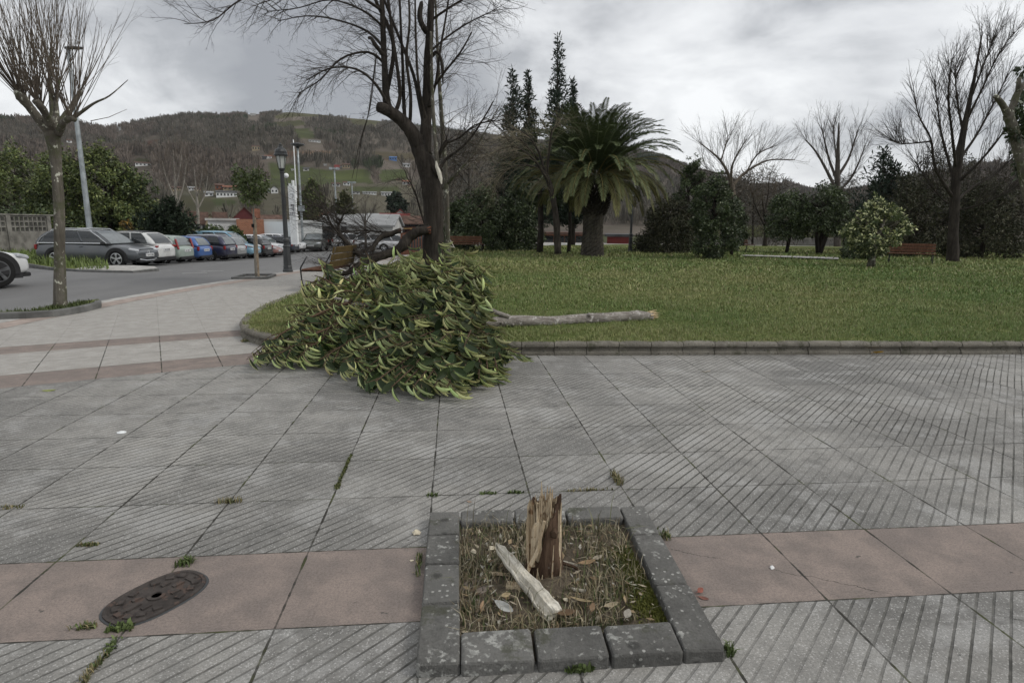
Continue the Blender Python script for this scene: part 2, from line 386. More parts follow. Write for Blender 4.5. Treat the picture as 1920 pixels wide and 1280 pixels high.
# faint dashes marking the bays
mb = MB()
for (x, y) in ((300, 507), (365, 514), (398, 508)):
    p = G(x, y, -.25); mb.box((p.x, p.y, road_z(p.x, p.y)+.006), (.8, .10, .004), R(18))
tag(mb.build('bay_marking', plain('worn_road_paint', (.34, .34, .33), .8, .2, var=.3, sc=12)), kind='structure')

# ------------------------------------------------------------ lawn and its kerb
KERB = smooth_line([(-1.9, 36), (-2.15, 27), (-2.6, 20), (-3.05, 16), (-3.35, 13.6), (-3.42, 12.2), (-3.42, 11), (-3.32, 9.9), (-3.08, 9.05), (-2.72, 8.45), (-2.2, 8.02), (-1.5, 7.74), (-.6, 7.61), (.67, 7.53), (2.2, 7.46), (3.8, 7.40), (7.6, 7.25), (13, 7.0), (24, 6.4), (40, 5.6)], 8)
lawn_poly = [(p.x, p.y) for p in KERB] + [(60, 6), (60, 44), (14, 50), (-1.5, 44)]
# inset a little under the kerb
sheet('lawn', [(-1.85, 40)] + [(p.x + .06*(1 if p.x < -2.4 else 0), p.y + .06*(1 if p.y < 9 else 0)) for p in KERB] + [(60, 6), (60, 44), (14, 50)], LAWN_Z, MAT['lawn'])
def stone_mat(name, base, lichen=(.50, .49, .45), amount=.60, scale=14, spots=True):
    t = NT(name); a = t.noise(4, 5, .6); f = t.noise(60, 5, .7)
    lo = tuple(k*.62 for k in base)
    col = t.mix(t.step(a, .35, .68), base, lo); col = t.mix(t.m('MULTIPLY', t.step(f, .42, .66), .5), col, tuple(k*.45 for k in base))
    inf = t.n('ShaderNodeObjectInfo'); col = t.mix(t.m('MULTIPLY', inf.outputs['Random'], .35), col, tuple(k*1.35 for k in base))
    if spots:
        d = t.m('ADD', t.noise(scale*2.6, 5, .62), t.m('MULTIPLY', t.m('SUBTRACT', t.noise(2.6, 3, .5, t.mapped(t.obj(), loc=(5, 2, 1))), .5), .75))
        k = t.m('MULTIPLY', t.step(d, amount+.05, amount+.12), t.m('MULTIPLY', t.step(f, .30, .55), .8))
        col = t.mix(k, col, t.mix(t.step(t.noise(30, 3), .4, .6), lichen, tuple(q*.62 for q in lichen)))
        sm = t.m('MULTIPLY', t.step(t.voro(scale*3.4), .24, .16), t.step(t.noise(3.1, 3, .5, t.mapped(t.obj(), loc=(2, 8, 3))), .50, .60)); col = t.mix(t.m('MULTIPLY', sm, .7), col, lichen)
        ms = t.m('MULTIPLY', t.step(t.noise(5, 5, .7, t.mapped(t.obj(), loc=(1, 3, 8))), .56, .66), .6); col = t.mix(ms, col, (.055, .058, .034))
        d2 = t.m('ADD', t.voro(scale*.6, vec=t.mapped(t.obj(), loc=(4, 9, 2))), t.m('MULTIPLY', f, .25)); col = t.mix(t.m('MULTIPLY', t.step(d2, .30, .22), .6), col, (.03, .03, .028))
    t.bump(t.m('ADD', f, t.m('MULTIPLY', t.noise(14, 4), 1.6)), .9, .012); return t.fin(col, .9, .15)
MAT['kerb_stone'] = stone_mat('lawn_kerb_stone', (.20, .185, .155), (.33, .32, .28), .60, 20)
def kerb_blocks():
    root = empty('lawn_kerb', (0, 8, 0), 'low moulded stone kerb with a rounded top around the lawn', 'kerb')
    root.location = (0, 0, 0)
    prof = [(-.035, 0), (-.035, .035), (-.018, .048), (-.018, .062), (.0, .072), (.002, .088), (-.028, .10), (-.04, .122), (-.034, .148), (-.012, .168), (.03, .174), (.085, .168), (.10, .15), (.10, 0)]
    seg = [(KERB[i+1]-KERB[i]).length for i in range(len(KERB)-1)]; tot = sum(seg); cum = [0]
    for s_ in seg: cum.append(cum[-1]+s_)
    def at(s_):
        s_ = max(0, min(tot-1e-4, s_)); i = max(j for j in range(len(cum)) if cum[j] <= s_); i = min(i, len(seg)-1)
        k = (s_-cum[i])/seg[i]; return KERB[i].lerp(KERB[i+1], k)
    s_ = 9.0; n = 0
    while s_ < tot-.5:
        p = at(s_); ln = .42 if p.y < 13 and p.x < 14 else 1.5
        a, b = s_+.004, s_+ln-.004; mb = MB(); rings = []
        dz = random.uniform(-.004, .004); do = random.uniform(-.006, .006)
        for k in range(5):
            q = a+(b-a)*k/4; c = at(q); t = (at(q+.02)-at(q-.02)).normalized(); nrm = Vector((-t.y, t.x, 0))
            e = .006 if k in (0, 4) else 0
            rings.append([(c.x+nrm.x*(o_+do+(e if o_ < .05 else -e)), c.y+nrm.y*(o_+do+(e if o_ < .05 else -e)), max(0, z+dz-(e if z > .1 else 0))) for o_, z in prof])
        mb.loft(rings); mb.build('kerb_block', MAT['kerb_stone'], root, smooth=False); s_ += ln; n += 1
kerb_blocks()

# ------------------------------------------------------------ grass
def in_poly(X, Y, poly):
    ins = np.zeros(len(X), bool); n = len(poly)
    for i in range(n):
        x1, y1 = poly[i]; x2, y2 = poly[(i+1) % n]
        c = ((y1 > Y) != (y2 > Y)) & (X < (x2-x1)*(Y-y1)/((y2-y1) if abs(y2-y1) > 1e-9 else 1e-9)+x1); ins ^= c
    return ins
def patch(X, Y, s, seed=0):
    r = np.random.default_rng(seed); out = np.zeros_like(X)
    for k in range(7):
        a, b, c = r.uniform(-1, 1), r.uniform(-1, 1), r.uniform(0, 6.28); out += np.sin((a*X+b*Y)*s*(1+k*.5)+c+1.3*np.sin((b*X-a*Y)*s*.7))
    return out/3.2
def blades(X, Y, Z, Ln, Wd, lean=.6):
    n = len(X); th = RNG.uniform(0, 6.283, n); dx, dy = np.cos(th), np.sin(th); ax, ay = -dy, dx
    ln = RNG.uniform(.05, 1, n)*lean
    V = np.empty((n, 5, 3)); 
    for i, (h, o_, w) in enumerate(((0, 0, 1), (0, 0, -1), (.55, .3, .8), (.55, .3, -.8), (1, 1, 0))):
        s = Ln*ln*o_; hh = Ln*h*np.sqrt(np.maximum(.08, 1-(ln*o_)**2*.8))
        V[:, i, 0] = X+dx*s+ax*Wd*w; V[:, i, 1] = Y+dy*s+ay*Wd*w; V[:, i, 2] = Z+hh
    return V
def grass_mesh(name, V, col, m):
    n = len(V); b = (np.arange(n)*5)[:, None]
    return np_mesh(name, V.reshape(-1, 3), [b+np.array([[0, 1, 3, 2]]), b+np.array([[2, 3, 4]])], m, col=np.concatenate([col, col]))
MAT['grass'] = leafmat('grass_blades', .6, .25)
def lawn_grass():
    Vs, Cs = [], []
    hfv, hrv = np.array(HF)[:2], np.array(HR)[:2]
    for d0, d1, den, L0, L1, wd in ((7, 10.5, 2700, .035, .085, .0030), (10.5, 14, 1050, .04, .10, .005), (14, 20, 380, .05, .11, .010), (20, 29, 130, .06, .13, .018), (29, 44, 30, .08, .16, .03)):
        area = (d1-d0)*(d0+d1)*.92; n = int(area*den*1.2)
        d = RNG.uniform(d0, d1, n); l = RNG.uniform(-1.02, 1.25, n)*d
        X = d*hfv[0]+l*hrv[0]; Y = d*hfv[1]+l*hrv[1]
        k = in_poly(X, Y, lawn_poly); X, Y = X[k], Y[k]
        # keep clear of the kerb top
        pt = patch(X, Y, .8, 3); pt2 = patch(X, Y, 2.6, 5); pt3 = patch(X, Y, 8.5, 6); big = patch(X, Y, .22, 9)
        n = len(X); Ln = RNG.uniform(L0, L1, n)*np.clip(1+.35*pt2+.35*pt3, .35, 1.9)*.74; V = blades(X, Y, np.full(n, LAWN_Z-.004), Ln, wd*RNG.uniform(.6, 1.3, n), .95)
        base = np.array([.152, .225, .068]); yel = np.array([.34, .33, .145]); drk = np.array([.095, .150, .036])
        a = np.clip(.25+.32*pt+.32*big+RNG.normal(0, .25, n)+.012*(d[k]-9), 0, 1)[:, None]; b = np.clip(.24-.55*pt2-.55*pt3+RNG.normal(0, .25, n), 0, 1)[:, None]
        c = base*(1-a)+yel*a; c = c*(1-b*.75)+drk*b*.75; c *= RNG.uniform(.7, 1.25, n)[:, None]
        dry = RNG.random(n) < .05; c[dry] = np.array([.36, .31, .19])
        Vs.append(V); Cs.append(c)
    tag(grass_mesh('lawn_grass', np.concatenate(Vs), np.concatenate(Cs), MAT['grass']), 'short winter grass of the lawn, green with yellowish patches', 'grass', kind='stuff')
lawn_grass()
# light footpath beyond the lawn on the right
a = [G(1388, 481, .165), G(1572, 488, .165), G(1572, 484.5, .165), G(1470, 481.5, .165), G(1395, 479.5, .165)]
sheet('path', [(p.x, p.y) for p in a], LAWN_Z+.07, MAT['granite'])
# ------------------------------------------------------------ leaves with a dark upper and a pale lower face
def two_face_leaves(base, d0, bend, L, Wd, fold, n_seg=5, curl=.75):
    """base,d0,bend:(n,3); leaf runs along d0 and curls towards bend; V-folded about the midrib. returns V, quad faces, mat index"""
    n = len(base); d0 = d0/np.linalg.norm(d0, axis=1, keepdims=True)
    bend = bend-(bend*d0).sum(1, keepdims=True)*d0; bend /= np.linalg.norm(bend, axis=1, keepdims=True)+1e-9
    b = np.cross(d0, bend); S = np.linspace(0, 1, n_seg+1); prof = np.sin(np.pi*np.clip(S*.93+.035, 0, 1))**.72; prof[0] = .12; prof[-1] = .03
    rows = []
    cur = np.asarray(curl).reshape(-1, 1) if np.ndim(curl) else np.full((n, 1), curl)
    for s, w in zip(S, prof):
        a = cur*1.9*s                                    # heading turns from d0 towards bend
        a0 = np.maximum(cur*1.9, 1e-3)
        p = base+L[:, None]*((np.sin(a)/a0)*d0+((1-np.cos(a))/a0)*bend)
        nrm = np.cos(a)*bend-np.sin(a)*d0
        wv = (Wd*w)[:, None]
        l = p+wv*(np.cos(fold)[:, None]*b+np.sin(fold)[:, None]*nrm); r = p+wv*(-np.cos(fold)[:, None]*b+np.sin(fold)[:, None]*nrm)
        rows.append((l, p, r, nrm))
    V = np.empty((n, 2, n_seg+1, 3, 3))
    for i, (l, p, r, nrm) in enumerate(rows):
        V[:, 0, i, 0], V[:, 0, i, 1], V[:, 0, i, 2] = l, p, r
        V[:, 1, i, 0], V[:, 1, i, 1], V[:, 1, i, 2] = l-nrm*.0012, p-nrm*.0022, r-nrm*.0012
    q = []; mi = []
    per = (n_seg+1)*3
    for lay in (0, 1):
        for i in range(n_seg):
            for j in (0, 1):
                k = lay*per+i*3+j; f = [k, k+1, k+4, k+3]
                q.append(f if lay == 0 else f[::-1]); mi.append(lay)
    q = np.array(q); Fc = (np.arange(n)*per*2)[:, None, None]+q[None]
    return V.reshape(-1, 3), Fc.reshape(-1, 4), np.tile(mi, n)
def leaf_face_mat(name, c, rough, spec, vein=None):
    t = NT(name); col = t.mix(1.0, t.attr(), c, 'MULTIPLY'); t.bump(t.noise(30, 3), .15, .004)
    return t.fin(col, rough, spec)
MAT['mag_top'] = leaf_face_mat('magnolia_leaf_top', (.022, .037, .011), .5, .22)
MAT['mag_under'] = leaf_face_mat('magnolia_leaf_underside', (.68, .74, .34), .5, .25)
MAT['grey_bark'] = bark('pale_grey_bark', (.175, .155, .135), (.34, .315, .285), 11, (.47, .45, .42), .56, bstr=1.4, grain=(.22, 1, 1))
MAT['twig'] = plain('brown_twig', (.075, .048, .03), .8, .2, var=.3)
MAT['fresh_wood'] = bark('fresh_torn_wood', (.50, .37, .22), (.62, .50, .33), 12, bstr=.6)
def bez(p0, p1, p2, n):
    return [p0*(1-t)**2+p1*(2*t*(1-t))+p2*t*t for t in [i/n for i in range(n+1)]]
def fallen_tree():
    root = empty('fallen_tree', G(905, 640, 0), 'uprooted broad leaved magnolia lying on its side over the kerb, pale trunk on the lawn', 'fallen tree')
    inv = -Vector(root.location)
    rel = lambda p: Vector(p)+inv
    # trunk: broken butt on the right, into the crown on the left
    ctrl = [D(1222, 591, 9.62), D(1195, 590, 9.55), D(1150, 593.5, 9.45), D(1100, 597, 9.3), D(1040, 600, 9.1), D(985, 600.5, 8.95), D(930, 601, 8.8), D(890, 602, 8.65), D(840, 600, 8.5), D(780, 592, 8.35), D(720, 580, 8.2), D(660, 565, 8.1), D(610, 552, 8.05)]
    rad = [.070, .083, .090, .089, .088, .088, .088, .085, .072, .058, .042, .028, .015]
    pts = []; rr = []
    for i in range(len(ctrl)-1):
        for k in range(3):
            t = k/3; pts.append(rel(ctrl[i].lerp(ctrl[i+1], t))+Vector((0, 0, random.uniform(-.006, .006)-.018))); rr.append((rad[i]*(1-t)+rad[i+1]*t)*random.uniform(.96, 1.04))
    mb = MB(); mb.tube(pts, rr, 14, wob=.05)
    for (x, y, d, r) in ((941, 605, 8.75, .016), (962, 608, 8.8, .014), (1105, 590, 9.25, .02), (1080, 612, 9.2, .018)):     # bark knots
        c = rel(D(x, y, d)); mb.tube([c+Vector((0, .02, 0)), c-Vector(HF)*.05], [r*1.6, r], 8)
    tr = mb.build('trunk', MAT['grey_bark'], root, smooth=True)
    # torn butt with splinters
    mb = MB(); b0 = rel(ctrl[0]); ax = (b0-rel(ctrl[2])).normalized()
    for k in range(16):
        a = k*2.4; r = .068*math.sqrt((k+.5)/16); o1 = ax.orthogonal().normalized(); o2 = ax.cross(o1); st = b0+o1*(r*math.cos(a))+o2*(r*math.sin(a))
        mb.tube([st-ax*.05, st+ax*random.uniform(.02, .13)], [.02, .003], 5)
    mb.tube([b0-ax*.12+Vector((0, 0, .045)), b0+ax*.08+Vector((0, 0, .085))], [.013, .006], 5)
    mb.build('broken_end', MAT['fresh_wood'], root)
    mb = MB(); mb.tube([rel(D(955, 594, 8.8)), rel(D(930, 586, 8.8)), rel(D(915, 578, 8.8)), rel(D(890, 560, 8.75)), rel(D(860, 545, 8.7))], [.03, .036, .036, .03, .02], 9, wob=.1)
    mb.tube([rel(D(925, 612, 8.72)), rel(D(912, 622, 8.65)), rel(D(895, 640, 8.5))], [.03, .022, .015], 8)
    mb.build('branch_stub', MAT['grey_bark'], root, smooth=True)
    # limbs of the crown (pixel of the tip, distance)
    tips = [(478, 710, 6.75), (520, 690, 6.75), (510, 716, 6.5), (560, 700, 6.6), (600, 690, 6.5), (560, 640, 7.5), (572, 590, 8.0), (560, 612, 7.9), (588, 540, 8.5), (590, 517, 8.8), (622, 512, 8.8), (660, 498, 8.8), (690, 494, 8.7), (715, 497, 8.5), (748, 490, 8.4), (775, 487, 8.3),
            (815, 486, 8.2), (845, 497, 8.1), (868, 500, 8.2), (880, 520, 7.9), (885, 545, 7.7), (640, 735, 6.1), (672, 748, 5.85), (705, 752, 5.6), (735, 768, 5.4), (775, 770, 5.4), (815, 758, 5.45), (840, 765, 5.45), (865, 750, 5.6), (898, 735, 5.75), (915, 715, 5.95), (933, 700, 6.1), (938, 668, 6.4), (915, 640, 7.0),
            (640, 690, 6.2), (690, 700, 5.95), (740, 715, 5.75), (800, 712, 5.65), (855, 700, 5.8), (600, 650, 6.9), (650, 640, 6.7), (700, 640, 6.3), (750, 650, 6.1), (810, 650, 6.0), (870, 650, 6.1), (620, 590, 7.6), (670, 580, 7.4), (720, 590, 7.0), (770, 600, 6.7), (830, 595, 6.7), (880, 600, 7.0),
            (640, 545, 8.2), (690, 535, 8.0), (740, 540, 7.7), (790, 545, 7.4), (840, 548, 7.4), (700, 510, 8.4), (760, 512, 8.1), (820, 515, 7.9), (905, 670, 6.4), (660, 610, 7.2), (780, 680, 5.9), (720, 670, 6.1), (850, 725, 5.65), (760, 745, 5.55)]
    HFv = Vector(HF); mbb = MB(); B, Dd, Bn, Ls = [], [], [], []
    axis = [rel(c) for c in ctrl[7:]]
    centre = rel(D(760, 620, 7.6))
    for (x, y, d) in tips:
        tip = rel(D(x, y, d))
        zmin = -root.location.z + (.02 if d < 7.4 else .18)
        tip.z = max(tip.z, zmin+.13)
        # leave the trunk at a point upstream (to the right) of the tip
        best = min(range(len(axis)), key=lambda i: abs((axis[i]-tip).dot(HR) - .75)); st = axis[max(0, min(len(axis)-2, best))]
        out = (tip-centre); mid = st.lerp(tip, .5)+out.normalized()*.10+Vector((0, 0, .12))
        path = bez(st, mid, tip, 10); ln = sum((path[i+1]-path[i]).length for i in range(10))
        mbb.tube(path, [.018*(1-i/11)+.004 for i in range(11)], 5)
        tw = [(path[3:], ln*.7)]
        for k in range(7):
            i = random.randint(4, 9); p = path[i]; t = (path[min(i+1, 10)]-path[i-1]).normalized()
            side = t.cross(Vector((random.uniform(-1, 1), random.uniform(-1, 1), random.uniform(-1, 1)))).normalized()
            dirn = (t*.9+side*.75+out.normalized()*.25+Vector((-.12, 0, -.05))).normalized(); L2 = random.uniform(.22, .46)
            q2 = p+dirn*L2+Vector((0, 0, -.05)); q2.z = max(q2.z, zmin+.10)
            pp = bez(p, p+dirn*L2*.5+Vector((0, 0, .03)), q2, 5); mbb.tube(pp, [.006, .006, .005, .005, .004, .003], 4); tw.append((pp, L2))
        for pp, L2 in tw:
            npt = int(L2*21)
            for k in range(npt):
                s = (k+random.random()*.7)/npt; s = .12+.88*s; j = min(len(pp)-2, int(s*(len(pp)-1))); fr = s*(len(pp)-1)-j
                p = pp[j].lerp(pp[j+1], fr); t = (pp[j+1]-pp[j]).normalized()
                a = k*2.399+random.uniform(-.4, .4); o1 = t.orthogonal().normalized(); o2 = t.cross(o1); side = o1*math.cos(a)+o2*math.sin(a)
                endk = max(0, (s-.8)/.2)
                sd = side.copy(); sd -= HFv*sd.dot(HFv)*.7
                dv = sd*.30-t*(.05-.6*endk)+HR*random.uniform(-.05, .40)+Vector((0, 0, -.85))+HFv*random.uniform(-.15, .06); bd = HR*1.0+Vector((0, 0, random.uniform(.0, .7)))+HFv*random.uniform(-.15, .10)
                if random.random() < .10: bd = side*.3+Vector((random.uniform(-1, 1), random.uniform(-1, 1), random.uniform(-1, .6)))
                B.append(p[:]); Dd.append(dv[:]); Bn.append(bd[:]); Ls.append(random.uniform(.165, .24))
    mbb.build('branches', MAT['twig'], root, smooth=True)
    B, Dd, Bn, Ls = map(np.array, (B, Dd, Bn, Ls)); n = len(B)
    # some leaves show the pale underside and curl, the others lie with the dark glossy face outwards
    dark = RNG.random(n) < .33; nd = dark.sum(); outv = B-np.array(centre[:]); outv /= np.linalg.norm(outv, axis=1, keepdims=True)+1e-9
    Bn[dark] = outv[dark]*1.0+(-np.array(HFv[:]))*.5+np.array([0, 0, .55])+RNG.normal(0, .35, (nd, 3)); Dd[dark] = np.array([0, 0, -.55])+np.array(HR[:])*RNG.normal(.1, .6, (nd, 1))+np.array(HFv[:])*RNG.normal(-.1, .3, (nd, 1)); B[dark] -= outv[dark]*.13
    Ls[dark] *= .95; curl_ = np.where(dark, RNG.uniform(.05, .4, n), RNG.uniform(.65, 1.1, n)); fold_ = np.where(dark, np.radians(RNG.uniform(5, 30, n)), np.radians(RNG.uniform(38, 72, n))); wid_ = np.where(dark, RNG.uniform(.17, .24, n), RNG.uniform(.135, .185, n))
    ends = B[:, 2]+Dd[:, 2]/np.linalg.norm(Dd, axis=1)*Ls*.6
    V, Fc, mi = two_face_leaves(B, Dd, Bn, Ls, Ls*wid_, fold_, 6, curl_)
    # leaves press against the ground instead of passing through it
    Y = V[:, 1]+root.location.y; X = V[:, 0]+root.location.x
    onl = in_poly(X, Y, lawn_poly); V[:, 2] = np.maximum(V[:, 2], np.where(onl, .17, .006)-root.location.z)
    c = np.repeat(RNG.uniform(.72, 1.25, (n, 1))*np.array([[1, 1, 1]])*(1+RNG.normal(0, .06, (n, 3))), 24, axis=0)
    old = np.repeat(RNG.random(n) < .001, 24); c[old] *= np.array([1.5, .95, .6])
    np_mesh('leaves', V, [Fc], [MAT['mag_top'], MAT['mag_under']], root, col=c, smooth=False, mi=mi)
    return root
fallen_tree()

# ------------------------------------------------------------ tree pit
MAT['pit_stone'] = stone_mat('pit_border_stone', (.150, .147, .138), (.45, .45, .42), .525, 9)
def blend_quad(c00, c10, c11, c01, u, v): return c00*(1-u)*(1-v)+c10*u*(1-v)+c11*u*v+c01*(1-u)*v
PZ = .060
o00, o10, o11, o01 = [G(x, y, PZ) for x, y in ((780, 1246), (1362, 1216), (1207, 946), (806, 957))]
i00, i10, i11, i01 = [G(x, y, PZ) for x, y in ((858, 1186), (1262, 1166), (1161, 972), (858, 975))]
def pit_border():
    root = empty('tree_pit_border', ((o00+o11)/2).to_2d().to_3d(), 'square border of lichen spotted grey stone blocks around the broken stump', 'planter border')
    off = Vector(root.location)
    def block(q):                # q: four top corners (counter-clockwise), gaps already taken
        q = [Vector((p.x, p.y, 0))-Vector((off.x, off.y, 0)) for p in q]; c = sum(q, Vector())/4; tilt = [random.uniform(-.004, .004) for _ in q]
        mb = MB(); rings = []
        for z, k in ((-.02, 0), (PZ-.012, 0), (PZ-.003, .004), (PZ, .012)):
            ring = []
            for i, p in enumerate(q):
                a, b = q[i-1], q[(i+1) % 4]; da, db = (a-p).normalized(), (b-p).normalized(); e = .009
                inw = (c-p).normalized()*k*1.3
                for d in (da, db): w = p+d*e+inw; ring.append((w.x+random.uniform(-.0015, .0015), w.y+random.uniform(-.0015, .0015), z+(tilt[i] if z > .02 else 0)))
            rings.append(ring)
        mb.loft(rings); o = mb.build('border_block', MAT['pit_stone'], root)
    g = .006
    def side(a, b, ai, bi, cuts):   # quad strip between outer a-b and inner ai-bi split at cuts
        for u0, u1 in zip(cuts[:-1], cuts[1:]):
            e = g/(b-a).length; u0 += e; u1 -= e; block([a.lerp(b, u0), a.lerp(b, u1), ai.lerp(bi, u1), ai.lerp(bi, u0)])
    # left and right columns run the full depth, front and back rows sit between them
    li0 = i00+(i00-i01).normalized()*(o00-i00).length*0; 
    L0 = o00.lerp(o10, .135); L1 = o01.lerp(o11, .135); R0 = o00.lerp(o10, .862); R1 = o01.lerp(o11, .885)
    side(o00, o01, L0, L1, [0, .30, .555, .78, 1.0]); side(R0, R1, o10, o11, [0, .36, .73, 1.0])
    fi0, fi1 = L0.lerp(L1, .145), R0.lerp(R1, .145); bi0, bi1 = L0.lerp(L1, .885), R0.lerp(R1, .885)
    side(L0, R0, fi0, fi1, [0, .335, .665, 1]); side(bi0, bi1, L1, R1, [0, .33, .65, 1])
pit_border()
def soil_bed():
    n = 30; V = []; Fq = []
    a, b, c, d = o00.lerp(o11, .05), o10.lerp(o01, .05), o11.lerp(o00, .05), o01.lerp(o10, .05)
    for j in range(n+1):
        for i in range(n+1):
            p = blend_quad(a, b, c, d, i/n, j/n); z = .012+.012*math.sin(i*.33)*math.sin(j*.29+1)+random.uniform(-.006, .007)
            st = G(1020, 1075, .05); z += .03*math.exp(-((p.x-st.x)**2+(p.y-st.y)**2)/.02)
            V.append((p.x, p.y, z))
    for j in range(n):
        for i in range(n): k = j*(n+1)+i; Fq.append((k, k+1, k+n+2, k+n+1))
    mb = MB(); mb.add(V, Fq); tag(mb.build('pit_soil', MAT['soil'], smooth=True), kind='structure')
soil_bed()
def inner(u, v): return blend_quad(i00, i10, i11, i01, u, v)
def pit_grass():
    Vs, Cs = [], []
    for n, Lr, w, lean, cols in ((3300, (.03, .10), .0016, 1.2, [(.34, .285, .18), (.26, .215, .13), (.42, .37, .27), (.20, .15, .09)]), (3000, (.02, .06), .0019, 1.0, [(.075, .11, .035), (.11, .14, .045), (.055, .075, .025)]), (160, (.12, .24), .0016, .9, [(.25, .22, .15), (.16, .17, .08)])):
        u, v = RNG.random(n), RNG.random(n)
        X = np.empty(n); Y = np.empty(n)
        P4 = [np.array(p) for p in (i00, i10, i11, i01)]
        P = (P4[0][None]*((1-u)*(1-v))[:, None]+P4[1][None]*(u*(1-v))[:, None]+P4[2][None]*(u*v)[:, None]+P4[3][None]*((1-u)*v)[:, None])
        k = patch(P[:, 0]*7, P[:, 1]*7, 1, 4)+RNG.normal(0, .5, n)+.45*np.sin(u*3.1)-.1 > -.05
        P = P[k]; m_ = len(P); V = blades(P[:, 0], P[:, 1], np.full(m_, .008), RNG.uniform(*Lr, m_), w*RNG.uniform(.7, 1.6, m_), lean)
        c = np.array(cols)[RNG.integers(0, len(cols), m_)]*RNG.uniform(.6, 1.25, m_)[:, None]; Vs.append(V); Cs.append(c)
    tag(grass_mesh('pit_grass', np.concatenate(Vs), np.concatenate(Cs), MAT['grass']), 'dry brown and green grass inside the stone tree pit', 'grass', kind='stuff')
    # moss along the right inner edge
    Vs = []; n = 5200; u = np.clip(1-np.abs(RNG.normal(0, .07, n)), .7, 1); v = RNG.uniform(.02, .75, n); P4 = [np.array(p) for p in (i00, i10, i11, i01)]
    P = (P4[0][None]*((1-u)*(1-v))[:, None]+P4[1][None]*(u*(1-v))[:, None]+P4[2][None]*(u*v)[:, None]+P4[3][None]*((1-u)*v)[:, None])
    V = blades(P[:, 0], P[:, 1], np.full(n, .014), RNG.uniform(.008, .022, n), RNG.uniform(.0015, .003, n), .9)
    tag(grass_mesh('pit_moss', V, np.array([[.115, .12, .022]])*RNG.uniform(.6, 1.3, n)[:, None], MAT['grass']), 'yellow green moss along the right inner edge of the tree pit', 'moss', kind='stuff')
pit_grass()

